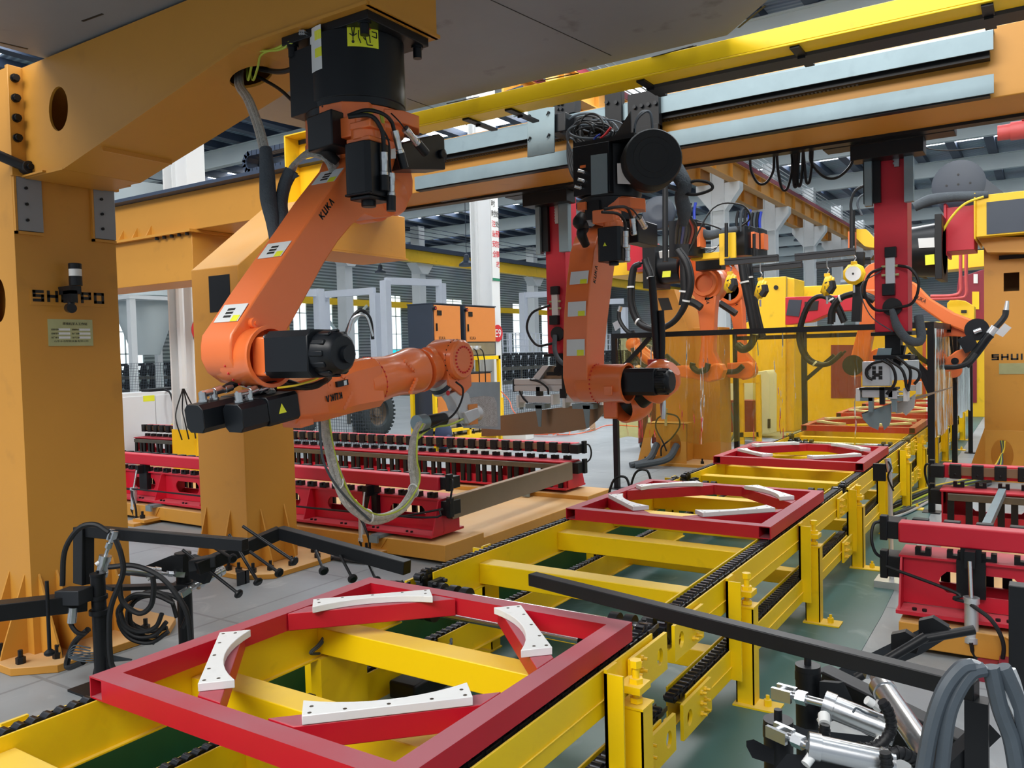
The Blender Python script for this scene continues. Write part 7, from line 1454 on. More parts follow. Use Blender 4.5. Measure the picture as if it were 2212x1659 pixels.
slab('press_bed', YEL2, [(1985, 695), (2130, 695), (2130, 935), (1985, 935)], 21, 1.0, 'yellow machine bed between the black uprights on the right', 'machine', [('dark_recess', MAG, [(2030, 745), (2110, 745), (2110, 870), (2030, 870)]), ('red_panel', PNK, [(1985, 700), (2000, 700), (2000, 860), (1985, 860)])])
slab('upper_press', YEL2, [(1975, 545), (2130, 540), (2130, 575), (1975, 590)], 22, .8, 'yellow press head high on the right, behind the black drum', 'machine', [])
slab('press_slide', MAG, [(2070, 600), (2130, 580), (2130, 690), (2060, 690)], 21.5, .6, 'dark red press slide left of the right amber post', 'machine', [('slot', YEL2, [(2100, 630), (2115, 630), (2115, 668), (2100, 668)]), ('valve', LBL, [(2103, 592), (2112, 592), (2112, 612), (2103, 612)])])
slab('press_shoe', YEL2, [(2046, 655), (2055, 646), (2085, 650), (2105, 662), (2105, 700), (2046, 700)], 20.5, .4, 'yellow lifting lug plate below the dark red press slide', 'machine', [('slot', INK, [(2076, 670), (2088, 670), (2088, 676), (2076, 676)])])
t = thing('pipework', YB(2075, 600, 20), 'pink red pipes bending down beside the dark red press slide', 'pipe')
for k in range(2): b = MB(); b.tube([YB(2075 + 12 * k, 540, 20), YB(2075 + 12 * k, 600, 20), YB(2075 + 12 * k, 628 + 8 * k, 20), YB(2060 + 10 * k, 638 + 6 * k, 20), YB(2010, 640 + 6 * k, 20)], .035); b.build('pipe', PNK, t)
t = thing('yellow_motor', YB(1840, 618, 17), 'dark grey electric motor on the yellow machine beam', 'motor'); b = MB(); a = YB(1818, 618, 18.4); b.cyl(a, a + V((.39, 0, 0)), .14, n=18); b.box(a.x + .05, a.x + .3, 18.3, 18.5, a.z - .2, a.z - .1); b.build('motor_body', CAB, t)
slab('control_cabinet', LBL, [(1563, 815), (1655, 800), (1662, 810), (1662, 938), (1563, 938)], 15.2, .5, 'pale cabinet behind the curtain beside the yellow stand', 'cabinet', [('cable_inlet', INK, [(1658, 905), (1664, 905), (1664, 925), (1658, 925)])])
t = thing('cable_stand', YB(1600, 940, 14.2), 'yellow tube stand behind the curtain with red boxes below', 'stand')
for x in (1560, 1601, 1638): b = MB(); p = YB(x, 820, 14.2); b.box(p.x - .04, p.x + .04, 14.16, 14.24, 0, p.z); b.build('leg', YEL2, t)
b = MB(); b.beam(YB(1556, 820, 14.2), YB(1642, 818, 14.2), .1, .14); b.beam(YB(1560, 940, 14.2), YB(1640, 938, 14.2), .08, .08); b.build('rail', YEL2, t); b = MB(); b.box(YB(1575, 880, 14.4).x, YB(1635, 880, 14.4).x, 14.4, 14.7, .15, .75); b.build('red_box', MAG, t)
for k in range(3): hose(t, [YB(1570 + 12 * k, 870, 14.1), YB(1582 + 6 * k, 900, 14.1), YB(1585, 940, 14), YB(1560, 975, 13.6)], .02, GRH)
# ------------------------------------------------------------------ control cabinets on their stand
XC = -8.95; Yn = PX(938, 800, XC).y; XBk = PY(884, 800, Yn).x; Yf = PX(1082, 800, XC).y
t = thing('cabinet_stand', (XC - .4, (Yn + Yf) / 2, 0), 'yellow tube stand carrying the orange door cabinets', 'stand')
zt5 = PX(940, 772, XC).z
zb5 = .02
for x, y in ((XC - .03, Yn + .03), (XC - .03, Yf - .03), (XBk + .03, Yn + .03), (XC - .03, PX(1013, 800, XC).y), (XBk + .03, Yf - .03)):
    b = MB(); b.box(x - .03, x + .03, y - .03, y + .03, 0, zt5 - .06); b.build('leg', YEL, t)
b = MB(); b.box(XBk, XC, Yn, Yn + .07, zt5 - .07, zt5); b.box(XBk, XC, Yf - .07, Yf, zt5 - .07, zt5); b.box(XC - .07, XC, Yn, Yf, zt5 - .07, zt5); b.box(XBk, XBk + .07, Yn, Yf, zt5 - .07, zt5); b.box(XC - .5, XC + .02, Yn + .2, Yf, .12, .2); b.box(XC - .06, XC, Yn, Yf, .3, .36); b.build('rail', YEL, t)
def krc(y0, y1, z0, z1, lbl, X=XC + .02, dep=None):
    dep = dep or (X - XBk)
    t = thing('control_cabinet', (X - dep / 2, (y0 + y1) / 2, z0), lbl, 'cabinet', 'dark control cabinets with orange doors'); H = z1 - z0
    b = MB(); b.box(X - dep, X - .02, y0, y1, z0, z1 - .02); b.box(X - dep - .01, X - .0, y0 - .01, y1 + .01, z1 - .02, z1); b.build('body', CAB, t, bevel=.004)
    b = MB(); b.box(X - .02, X, y0 + .03, y1 - .03, z0 + H * .28, z1 - .04); d = b.build('door', PALE_ORG, t, bevel=.004)
    b = MB(); b.box(X, X + .012, y0 + .10, y0 + .22, z1 - H * .23, z1 - H * .14); b.build('display', BLM, d); b = MB(); b.box(X, X + .02, y0 + .06, y0 + .085, z0 + H * .48, z0 + H * .62); b.build('handle', BLM, d)
    text('brand_lettering', 'KUKA', INK, d, (X, y0 + .13, z0 + H * .32), (0, 1, 0), (0, 0, 1), H * .06, H * .2, .002)
    b = MB(); b.cyl((X, y0 + .0, z1 - .1), (X + .05, y0 + .0, z1 - .1), .035, n=12); b.build('main_switch', BLM, t); b = MB(); b.cyl((X + .05, y0, z1 - .1), (X + .055, y0, z1 - .1), .016, n=12); b.build('switch_knob', RIN, t)
    b = MB(); b.box(X - .02, X - .015, y0 + .04, y1 - .04, z0 + .02, z0 + H * .26); b.build('socket_panel', STL, t)
    for k in range(2):
        q = V((X, y0 + .18 + .2 * k, z0 + H * .16)); b = MB(); b.obox(q, (.035, 0, 0), (0, .05, 0), (0, .01, .035)); b.build('plug', ALU, t)
        hose(t, [q, q + V((.07, .03, -.05)), q + V((.06, .1, -.16)), q + V((.04, .16, -.4)), q + V((.03, .17, -.9))], .011)
    return t
z0, z1 = PX(940, 772, XC).z, PX(940, 654, XC).z
y1 = PX(995, 700, XC).y
krc(Yn + .0, y1, z0 + .005, z1, 'left one of the two upper cabinets, with orange door')
krc(y1 + .12, PX(1070, 700, XC).y, z0 + .005, z1, 'right one of the two upper cabinets, next to the white E9 column')
krc(Yn + .12, y1, .22, zt5 - .30, 'lower cabinet standing inside the yellow stand on the left', XC - .12, .45); krc(y1 + .12, Yf - .15, .22, zt5 - .30, 'lower cabinet standing inside the yellow stand on the right', XC - .12, .45)
t = thing('cable_pile', (XC - .3, Yn + .8, zt5 - .3), 'pile of black cables lying on the lower cabinets', 'cable')
for k in range(6): hose(t, [V((XC - .2, Yn + .3 + .12 * k, zt5 - .27)), V((XC - .1, Yn + .45 + .12 * k, zt5 - .20)), V((XC - .2, Yn + .7 + .12 * k, zt5 - .24)), V((XC - .35, Yn + .5 + .12 * k, zt5 - .26))], .02)
t = thing('backpack', (XC - .05, Yn + .5, .36), 'dark backpack hanging on the yellow stand under the robot tool', 'bag'); p = PX(958, 940, XC + .1); b = MB(); b.sphere((p.x, p.y, p.z), .26, 8, (.5, .75, 1)); b.build('bag', JKT, t); b = MB(); b.sphere((p.x + .10, p.y - .02, p.z - .08), .13, 8, (.5, .8, .8)); b.build('pocket', JKT, t)
# ------------------------------------------------------------------ wire mesh fences and racks
def fence(p0, p1, h, pitch, lbl):
    t = thing('mesh_fence', ((p0[0] + p1[0]) / 2, (p0[1] + p1[1]) / 2, 0), lbl, 'fence'); p0, p1 = V((*p0, 0)), V((*p1, 0)); L = (p1 - p0).length; d = (p1 - p0).normalized(); n = V((-d.y, d.x, 0)); b = MB(); w = .0028
    for i in range(int(L / pitch) + 1): c = p0 + d * pitch * i + V((0, 0, h / 2 + .03)); b.obox(c, d * w, n * w, (0, 0, h / 2 - .03))
    for j in range(int(h / .06)): b.obox((p0 + p1) / 2 + V((0, 0, .06 + j * .06)), d * L / 2, n * w, (0, 0, w))
    b.build('mesh_panel', GRH, t, flat=True)
    for i in range(int(L / 2.4) + 1): c = p0 + d * 2.4 * i; b = MB(); b.obox(c + V((0, 0, h / 2)) + n * .03, d * .02, n * .02, (0, 0, h / 2)); b.build('fence_post', GRG, t)
fence((-26, 11.0), (-9.9, 11.0), 1.68, .06, 'grey wire mesh fence behind the left fixtures'); fence((-11.3, 14.5), (-11.3, 34), 1.68, .10, 'grey wire mesh fence running away behind the left lifting column')
cast = None
def rack(p0, p1, n, lbl, rows, wh):
    global cast
    p0, p1 = V(p0), V(p1); t = thing('parts_rack', ((p0.x + p1.x) / 2, (p0.y + p1.y) / 2, 0), lbl, 'rack'); d = (p1 - p0).normalized()
    for z in rows: b = MB(); b.beam(p0 + V((0, 0, z - .06)), p1 + V((0, 0, z - .06)), .25, .1); b.build('shelf_beam', BRZ, t)
    for k in range(6): c = p0 + (p1 - p0) * k / 5; b = MB(); b.box(c.x - .04, c.x + .04, c.y - .04, c.y + .04, 0, rows[-1]); b.build('upright', BRZ, t)
    for z in rows:
        cl = 'black cast bracket on the %s row of the rack behind the %s mesh fence' % ('upper' if z > 1 else 'lower', wh); cg = 'castings on the %s row behind the %s fence' % ('upper' if z > 1 else 'lower', wh)
        for i in range(n):
            q = p0 + (p1 - p0) * ((i + .5) / n) + V((0, 0, z - .005))
            if cast is None:
                cast = thing('black_casting', q, cl, 'casting', cg)
                b = MB(); b.bone(q + V((0, 0, .1)), .11, q + V((.03, 0, .3)), .06, (0, 1, 0), .12); b.obox(q + V((-.08, .05, .36)), (.09, 0, 0), (0, .06, 0), (0, 0, .04)); b.cyl(q + V((0, -.06, .14)), q + V((0, .2, .14)), .05, n=10); b.build('bracket', BLK, cast)
            else: dup(cast, q, cl, rz=(0 if abs(d.x) > .5 else 1.3), group=cg)
rack((-27, 15.2, 0), (-11.8, 15.2, 0), 34, 'long rack of black castings behind the near mesh fence', (.85, 1.28), 'near'); rack((-13.2, 17, 0), (-13.2, 36, 0), 44, 'long rack of black castings behind the far mesh fence', (.9, 1.3), 'far')
# wheels on their axle
YT = 13.2
def wheel(p, lbl):
    t = thing('tyre_wheel', (p.x, p.y, 0), lbl, 'wheel', 'lorry wheels standing behind the fence'); r = p.z
    b = MB(); b.lathe(p - V((.17, 0, 0)), (1, 0, 0), [(0, r * .55), (.0, r * .8), (.03, r * .95), (.07, r), (.27, r), (.31, r * .95), (.34, r * .8), (.34, r * .58), (.30, r * .52)], 40, False)
    for k in range(36):
        a = k * math.pi / 18
        for s_ in (-1, 1): q = p + V((s_ * .09, r * .985 * math.cos(a + s_ * .04), r * .985 * math.sin(a + s_ * .04))); b.obox(q, (.07, 0, 0), V((0, -math.sin(a), math.cos(a))) * .022, V((0, math.cos(a), math.sin(a))) * .018)
    b.build('tyre', TYR, t)
    b = MB(); b.lathe(p + V((.15, 0, 0)), (-1, 0, 0), [(0, r * .57), (.02, r * .54), (.10, r * .48), (.10, r * .2), (.04, r * .17), (.04, .001)], 30, False); rim_bolts(b, p + V((.06, 0, 0)), (1, 0, 0), r * .3, 8, .02); b.build('rim', RST, t)
    return t
pw = PX(806, 888, -11.9); pw.z = .52; wheel(pw, 'large dusty lorry wheel with brown rim behind the mesh fence'); pw2 = pw + V((-2.2, 0, 0)); wheel(pw2, 'second lorry wheel on the same axle, partly behind the amber post')
b = MB(); b.cyl(pw2 + V((.2, 0, .02)), pw - V((.2, 0, -.02)), .07, n=12); b.box(pw.x - .5, pw.x - .3, pw.y - .12, pw.y + .12, 0, .68); b.build('axle', BRZ, None, label='grey steel axle joining the two lorry wheels', cat='axle')
# white electrical cabinet with pendant and the pale silo behind
Xc_ = -12.6; ya, yb = PX(262, 900, Xc_).y, PX(413, 900, Xc_).y; zt6 = PX(340, 846, Xc_).z
t = thing('electrical_cabinet', (Xc_ - .3, (ya + yb) / 2, 0), 'white two door electrical cabinet between the amber posts on the left', 'cabinet')
b = MB(); b.box(Xc_ - .55, Xc_ - .02, ya - .6, yb, 0, zt6); b.build('body', LBL, t, bevel=.005)
ym = PX(337, 900, Xc_).y
for k, (y0, y1) in enumerate(((ya - .55, ym - .005), (ym + .005, yb - .09))): b = MB(); b.box(Xc_ - .02, Xc_, y0, y1, .05, zt6 - .06); b.build('door', LBL, t, bevel=.003)
b = MB(); p = PX(346, 947, Xc_); b.box(Xc_, Xc_ + .02, p.y - .02, p.y + .02, p.z - .08, p.z + .08); b.build('handle', ALU, t)
for (y, m_) in ((892, BLM), (907, RIN), (920, RIN), (934, BLM)):
    p = PX(376, y, Xc_); b = MB(); b.cyl(p, p + V((.03, 0, 0)), .03 if y == 920 else .02, n=14); b.build('push_button', m_, t)
b = MB(); p = PX(375, 920, Xc_); b.cyl(p - V((0, .02, 0)), p + V((.012, -.02, 0)), .04, n=16); b.build('button_collar', YLB, t)
b = MB(); p, q = PX(309, 855, Xc_), PX(334, 866, Xc_); b.box(Xc_, Xc_ + .002, p.y, q.y, q.z, p.z); b.build('warning_sticker', YLB, t, label='small warning sticker with a triangle')
t = thing('teach_pendant', PX(350, 842, Xc_ - .2), 'black teach pendant lying on the white electrical cabinet, with long cable', 'pendant'); p = PX(350, 842, Xc_ - .1); b = MB(); b.obox((Xc_ - .2, p.y, zt6 + .03), (.12, 0, 0), (0, .25, .01), (0, 0, .025)); b.build('pendant', BLM, t, bevel=.01)
hose(t, [V((Xc_ - .1, p.y + .02, zt6 + .03)), PX(368, 850, Xc_ + .05), PX(378, 890, Xc_ + .08), PX(392, 940, Xc_ + .1), PX(405, 985, Xc_ + .15)], .016)
t = thing('silo', (-21, PX(300, 700, -21).y, 0), 'pale grey dust silo with steel frame, far left between the amber posts', 'silo'); p = PX(312, 650, -21)
b = MB(); b.lathe((p.x, p.y, 0), (0, 0, 1), [(1.9, .35), (3.3, .85), (3.5, .85), (3.5, .95), (6.5, .95)], 28); b.build('tank', GRG, t)
for i, j in ((-1, -1), (1, -1), (1, 1), (-1, 1)): b = MB(); b.box(p.x + i * 1.1 - .08, p.x + i * 1.1 + .08, p.y + j * 1.1 - .08, p.y + j * 1.1 + .08, 0, 3.4); b.build('leg', WHT, t)
b = MB(); b.box(p.x - 1.2, p.x + 1.2, p.y - 1.2, p.y + 1.2, 3.35, 3.45); b.build('platform', WHT, t)
# things on the floor behind the fixtures
t = thing('air_hose_coil', PZ(1165, 940, 0), 'tangled orange air hose on the floor under the long brown beam', 'hose'); c = PZ(1175, 938, .02)
for k in range(7): hose(t, [c + V((.33 * math.cos(a + k) + .05 * k, .25 * math.sin(a + k), .02 + .03 * k * abs(math.sin(a)))) for a in [i * .9 for i in range(7)]], .009, ORW)
hose(t, [c + V((.3, 0, 0)), PZ(1240, 938, .01), PZ(1280, 930, .01), PZ(1320, 918, .01), PZ(1420, 925, .01)], .009, ORW); hose(t, [PX(1082, 845, -8.9), PX(1100, 865, -8.8), PX(1115, 895, -8.6), c], .009, ORW)
t = thing('white_box', PZ(1110, 950, 0), 'flat white box on the floor left of the orange hose', 'box'); p = PZ(1108, 950, 0); b = MB(); b.box(p.x - .25, p.x + .3, p.y, p.y + .3, 0, .12); b.build('box', LBL, t, bevel=.01)
t = thing('cardboard_piece', PZ(1255, 925, 0), 'torn cardboard piece standing among plastic scraps on the floor', 'cardboard'); p = PZ(1250, 930, 0); b = MB(); b.prism([p, p + V((.35, .1, 0)), p + V((.33, .1, .25)), p + V((.15, .05, .38)), p + V((0, 0, .25))], (0, .02, 0)); b.build('cardboard', CBD, t)
t = thing('plastic_scraps', PZ(1240, 932, 0), 'heap of clear plastic scraps on the floor beside the cardboard', 'scrap'); p = PZ(1225, 932, 0); b = MB()
for k in range(8): q = p + V((rr.uniform(-.1, .5), rr.uniform(-.1, .2), .02)); b.add([q, q + V((.12, .05, rr.uniform(0, .12))), q + V((.05, .14, rr.uniform(0, .1)))], [(0, 1, 2)])
b.build('sheets', ALU, t)
t = thing('pallet_stack', PZ(1330, 905, 0), 'low stack of dark plates and scrap on a pallet far behind the second robot', 'stack'); p = PZ(1320, 900, 0)
for k in range(4): b = MB(); b.box(p.x - .9 + .1 * k, p.x + 1.0 - .08 * k, p.y + .02 * k, p.y + .9, .08 * k, .08 * k + .06); b.build('plate', (BRZ, CBD, PLK, ALU)[k], t)
# ------------------------------------------------------------------ black clamp arms at the left of the line
def sqb(t, a, c, w=.05, h=.05, nm='bar', m=BLK): b = MB(); b.beam(a, c, w, h); b.build(nm, m, t, bevel=.003)
def pin(t, a, c, r=.009):
    b = MB(); a, c = V(a), V(c); b.cyl(a, c, r, n=10); d = (c - a).normalized(); b.lathe(c - d * .005, d, [(0, .012), (.012, .026), (.022, .026), (.03, .018)], 14); b.build('rest_pin', BLK, t)
def air_cyl(t, a, c, rod, r=.03, name='air_cylinder'):       # body from a to c, rod out to rod
    a, c, rod = V(a), V(c), V(rod); d = (c - a).normalized(); L = (c - a).length
    b = MB(); b.lathe(a, d, [(0, r * 1.12), (.03, r * 1.12), (.031, r), (L - .03, r), (L - .029, r * 1.12), (L, r * 1.12)], 24); b.build(name, CHR, t)
    b = MB(); b.cyl(a, rod, r * .35, n=12); e = (rod - a).normalized(); b.cyl(rod - e * .05, rod - e * .02, r * .6, n=6); b.build('piston_rod', CHR, t)
    b = MB(); a_, u, w = frame(e); b.obox(rod + e * .02 + u * r * .55, e * .03, u * r * .18, w * r * .5); b.obox(rod + e * .02 - u * r * .55, e * .03, u * r * .18, w * r * .5); b.cyl(rod + e * .035 - u * r * .7, rod + e * .035 + u * r * .7, r * .3, n=10); b.build('clevis', CHR, t)
    for s_ in (.12, .9): p = a + d * L * s_; b = MB(); b.cyl(p, p + V((-.01, -.02, -.015)).normalized() * (r + .025), r * .4, n=10); b.build('air_fitting', LBL, t)
t = thing('clamp_arm', (-4.22, 2.4, 0), 'black clamp arm unit with coiled hoses beside the SHUIPO post', 'clamp arm')
zA_ = .5
D1 = 4.28
p1 = PD(211, 1470, D1); top = PD(211, 1243, D1); base1 = V((top.x, top.y, 0))
b = MB(); b.cyl(base1, (top.x, top.y, top.z), .036, n=24); b.cyl((top.x, top.y, top.z - .0), (top.x, top.y, top.z + .012), .04, n=24); b.cyl((top.x, top.y, top.z), (top.x, top.y, top.z + .025), .008, n=8); z_ = PD(211, 1322, D1).z; b.cyl((top.x, top.y, z_ - .012), (top.x, top.y, z_ + .012), .05, n=24); z_ = PD(211, 1290, D1).z; b.cyl((top.x, top.y, z_ - .01), (top.x, top.y, z_ + .01), .045, n=24); b.build('pivot_post', BLK, t)
b = MB(); b.box(base1.x - .12, base1.x + .12, base1.y - .12, base1.y + .12, 0, .012); b.prism([base1 + V((-.036, 0, .012)), base1 + V((-.11, 0, .012)), base1 + V((-.036, 0, .18))], (0, .01, 0)); b.prism([base1 + V((.036, 0, .012)), base1 + V((.11, 0, .012)), base1 + V((.036, 0, .18))], (0, .01, 0)); b.build('post_foot', BLK, t)
sqb(t, PD(188, 1298, D1), PD(-60, 1326, D1 - .25), .10, .085, 'swing_arm')
b = MB(); p = PD(160, 1287, D1 - .06); b.obox(p, (.075, .02, .006), (-.015, .048, 0), (0, 0, .038)); b.build('worn_sleeve', PLK, t, bevel=.004)
pin(t, PD(101, 1255, D1 - .2), PD(107, 1405, D1 - .2))
b = MB(); b.box(0, 0, 0, 0, 0, 0); 
pa, pb = PD(172, 1140, 4.5), PD(172, 1262, 4.5); b = MB(); b.beam(pb, pa, .10, .02, (0, 1, 0)); b.beam(pb + V((.04, .02, 0)), pa + V((.04, .02, 0)), .02, .07, (0, 1, 0)); b.build('upright_plate', BLK, t, bevel=.003)
sqb(t, PD(190, 1147, 4.5), PD(530, 1177, 4.1), .05, .06, 'upper_bar')
D2 = 4.75; q0 = PD(395, 1198, D2); b = MB(); b.cyl((q0.x, q0.y, 0), q0, .042, n=24); b.cyl(q0, q0 + V((0, 0, .012)), .047, n=24); z_ = PD(395, 1265, D2).z; b.cyl((q0.x, q0.y, z_ - .02), (q0.x, q0.y, z_ + .02), .06, n=20); b.build('pivot_post', BLK, t); b = MB(); b.box(q0.x - .13, q0.x + .13, q0.y - .13, q0.y + .13, 0, .012); b.build('post_foot', BLK, t)
b = MB(); a, c = PD(232, 1270, 4.4), PD(400, 1265, D2); b.beam(a, c, .10, .02); b.build('tie_plate', PLK, t)
b = MB(); P = [PD(x, y, 4.7) for x, y in ((315, 1222), (370, 1200), (395, 1203), (395, 1245), (330, 1240))]; b.prism(P, (.0, .03, 0)); b.build('side_plate', BLK, t); b = MB(); P = [PD(x, y, 4.6) for x, y in ((408, 1200), (440, 1212), (455, 1230), (440, 1262), (410, 1250))]; b.prism(P, (0, .04, 0)); b.build('side_plate', BLK, t)
zz = .50
k0, k1, k2 = PD(425, 1228, 4.45), PD(605, 1150, 4.75), PD(880, 1226, 4.25)
sqb(t, k0, k1, .06, .07, 'folded_bar'); sqb(t, k1, k2, .06, .07, 'folded_bar')
b = MB(); b.obox(PD(440, 1215, 4.5), (.055, .045, .01), (-.025, .03, 0), (0, 0, .03)); b.build('worn_sleeve', PLK, t, bevel=.004)
for (a, c) in (((395, 1188), (512, 1280)), ((495, 1155), (555, 1253)), ((458, 1180), (500, 1205)), ((540, 1192), (600, 1235)), ((525, 1137), (632, 1210))): pin(t, PD(*a, 4.55), PD(*c, 4.4))
for (a, c) in (((682, 1190), (698, 1230)), ((735, 1200), (760, 1247)), ((795, 1215), (812, 1252))): pin(t, PD(*a, 4.45), PD(*c, 4.3), .008)
air_cyl(t, PD(345, 1238, 4.6), PD(270, 1230, 4.5), PD(378, 1240, 4.68), .03); air_cyl(t, PD(228, 1200, 4.35), PD(218, 1245, 4.35), PD(240, 1165, 4.35), .028)
air_cyl(t, PD(425, 1262, 4.7), PD(480, 1230, 4.85), PD(405, 1275, 4.65), .03)
for pts, dep in ((((235, 1150), (205, 1133), (170, 1142), (140, 1190), (135, 1265)), 4.25), (((250, 1165), (262, 1200), (265, 1240), (240, 1310), (236, 1370), (240, 1430), (250, 1450)), 4.2), (((235, 1225), (290, 1222), (345, 1245), (385, 1290), (405, 1330), (412, 1390)), 4.3), (((330, 1245), (332, 1275), (325, 1310), (300, 1325), (265, 1300), (258, 1260)), 4.3)):
    hose(t, [PD(x, y, dep) for x, y in pts], .014)
for k in range(8):
    cx_, cy_ = 305 + 5 * k, 1325 + 4 * (k % 3); R1 = 45 + 7 * (k % 4); R2 = 40 + 8 * (k % 3)
    hose(t, [PD(cx_ + R1 * math.cos(a + .3 * k), cy_ + R2 * math.sin(a + .3 * k), 4.35 + .02 * k) for a in [i * .8 for i in range(7 if k % 2 else 5)]], .012)
b = MB(); p = PD(215, 1320, 4.25); hose(t, [PD(155, 1325, 4.2), PD(152, 1345, 4.2), PD(165, 1365, 4.2), PD(185, 1370, 4.22)], .012); b.cyl(PD(158, 1312, 4.2), PD(155, 1345, 4.2), .022, n=12); b.build('air_fitting', CHR, t)
for k in range(5): hose(t, [PD(195, 1400 + 6 * k, 4.3), PD(160, 1395 + 6 * k, 4.3), PD(150, 1420, 4.3), PD(200, 1430 - 5 * k, 4.3), PD(285, 1425, 4.4)], .004, GRH)
hose(t, [PD(190, 1360, 4.3), PD(160, 1390, 4.35), PD(145, 1440, 4.35), PD(180, 1430, 4.3)], .016)
t = thing('floor_cables', PZ(700, 1200, 0), 'black cables lying on the floor behind the folded black bar', 'cable')
for k in range(5): hose(t, [PZ(635, 1160 + 12 * k, .02), PZ(690, 1195 + 4 * k, .02), PZ(760, 1212 - 3 * k, .02), PZ(860, 1215 + 3 * k, .02)], .014)
# ------------------------------------------------------------------ clamp arm unit at the right, close to the viewer
t = thing('clamp_arm', PD(1745, 1600, 2.56), 'black clamp arm unit with bright air cylinders in the lower right corner', 'clamp arm')
for (x, y0, y1, dep, r) in ((1745, 1448, 1600, 2.56, .037), (1681, 1568, 1720, 2.2, .038)):
    a = PD(x, y0, dep); b = MB(); b.cyl((a.x, a.y, 0), a, r, n=28); b.cyl(a - V((0, 0, .03)), a, r * 1.05, n=28); b.cyl(a, a + V((0, 0, .018)), r * 1.02, n=28); b.cyl(a + V((0, 0, .018)), a + V((0, 0, .045)), .011, n=10); b.build('pivot_post', BLK, t)
    b = MB(); b.box(a.x - .12, a.x + .12, a.y - .12, a.y + .12, 0, .012); b.build('post_foot', BLK, t)
b = MB(); a, c = PD(1765, 1475, 2.62), PD(2085, 1640, 2.25)
for o_ in (0, .07): b.beam(a + V((.0, .05 + o_ * .8, -.04)), c + V((0, .05 + o_ * .8, -.04)), .012, .13)
b.beam(a + V((0, .08, .02)), c + V((0, .08, .02)), .07, .01); b.build('main_arm', BLK, t, bevel=.003)
b = MB(); P = [PD(x, y, 2.5) for x, y in ((1770, 1472), (1812, 1476), (1845, 1545), (1790, 1560), (1770, 1530))]; b.prism(P, (.01, .02, 0)); b.build('side_plate', BLK, t)
b = MB(); P = [PD(x, y, 2.45) for x, y in ((1702, 1560), (1740, 1575), (1880, 1590), (1930, 1620), (1930, 1640), (1740, 1605))]; b.prism(P, (0, 0, -.02)); b.build('shelf_plate', PLK, t)
b = MB(); P = [PD(x, y, 3.3) for x, y in ((1760, 1470), (2030, 1338), (2060, 1362), (1990, 1405), (1830, 1475))]; b.prism(P, (0, .0, -.015)); b.build('flat_plate', PLK, t)
for (a, c) in (((1850, 1465), (2000, 1375)), ((1985, 1382), (2105, 1360))): 
    b = MB(); b.cyl(PD(*a, 3.2), PD(*c, 3.15), .018, n=12); b.build('round_bar', BLK, t)
for (x, y) in ((1955, 1392), (2015, 1362)): b = MB(); p = PD(x, y, 3.2); b.prism([p + V((-.05, 0, -.03)), p + V((.04, 0, -.03)), p + V((.055, 0, .02)), p + V((0, 0, .05)), p + V((-.05, 0, .03))], (0, .04, 0)); b.build('rest_block', BLK, t)
air_cyl(t, PD(1780, 1520, 2.35), PD(1935, 1582, 2.25), PD(1708, 1501, 2.42), .034); air_cyl(t, PD(1903, 1482, 2.3), PD(2015, 1645, 2.0), PD(1885, 1452, 2.35), .030); air_cyl(t, PD(1745, 1610, 2.05), PD(1930, 1650, 2.0), PD(1700, 1590, 2.1), .030)
b = MB(); P = [PD(x, y, 2.15) for x, y in ((1612, 1600), (1628, 1597), (1672, 1620), (1672, 1640), (1625, 1625))]; b.prism(P, (0, 0, -.015)); b.build('lower_plate', BLK, t); b = MB(); P = [PD(x, y, 2.05) for x, y in ((1700, 1628), (1850, 1640), (1940, 1700), (1700, 1700), (1650, 1690))]; b.prism(P, (0, 0, -.02)); b.build('lower_plate', BLK, t)
COR = BLM
def corr(pts, dep, r, seg=.012):
    P = spline([PD(x, y, dep) for x, y in pts], 12); b = MB(); L = 0
    b.tube([p for p in P[::4]] + [P[-1]], r * .85, 10, 4)
    for i in range(1, len(P)):
        L += (P[i] - P[i - 1]).length
        if L > seg: L = 0; d = (P[i] - P[i - 1]).normalized(); b.cyl(P[i] - d * seg * .25, P[i] + d * seg * .25, r, n=12)
    b.build('corrugated_hose', RUB, t)
corr([(1782, 1565), (1780, 1590), (1782, 1605)], 2.2, .016); corr([(1905, 1515), (1920, 1540), (1925, 1575), (1905, 1605), (1870, 1618), (1850, 1612)], 2.1, .015); corr([(1910, 1640), (1940, 1625), (1975, 1640), (1990, 1665)], 2.0, .016); corr([(1912, 1625), (1915, 1650), (1912, 1690)], 1.95, .016)
b = MB(); b.cyl(PD(1885, 1520, 2.22), PD(1872, 1512, 2.22), .012, n=10); b.cyl(PD(1780, 1545, 2.25), PD(1781, 1565, 2.22), .016, n=12); b.build('air_fitting', LBL, t)
hose(t, [PD(1842, 1540, 2.2), PD(1850, 1530, 2.2), PD(1870, 1540, 2.2), PD(1895, 1548, 2.2)], .003, GRH)
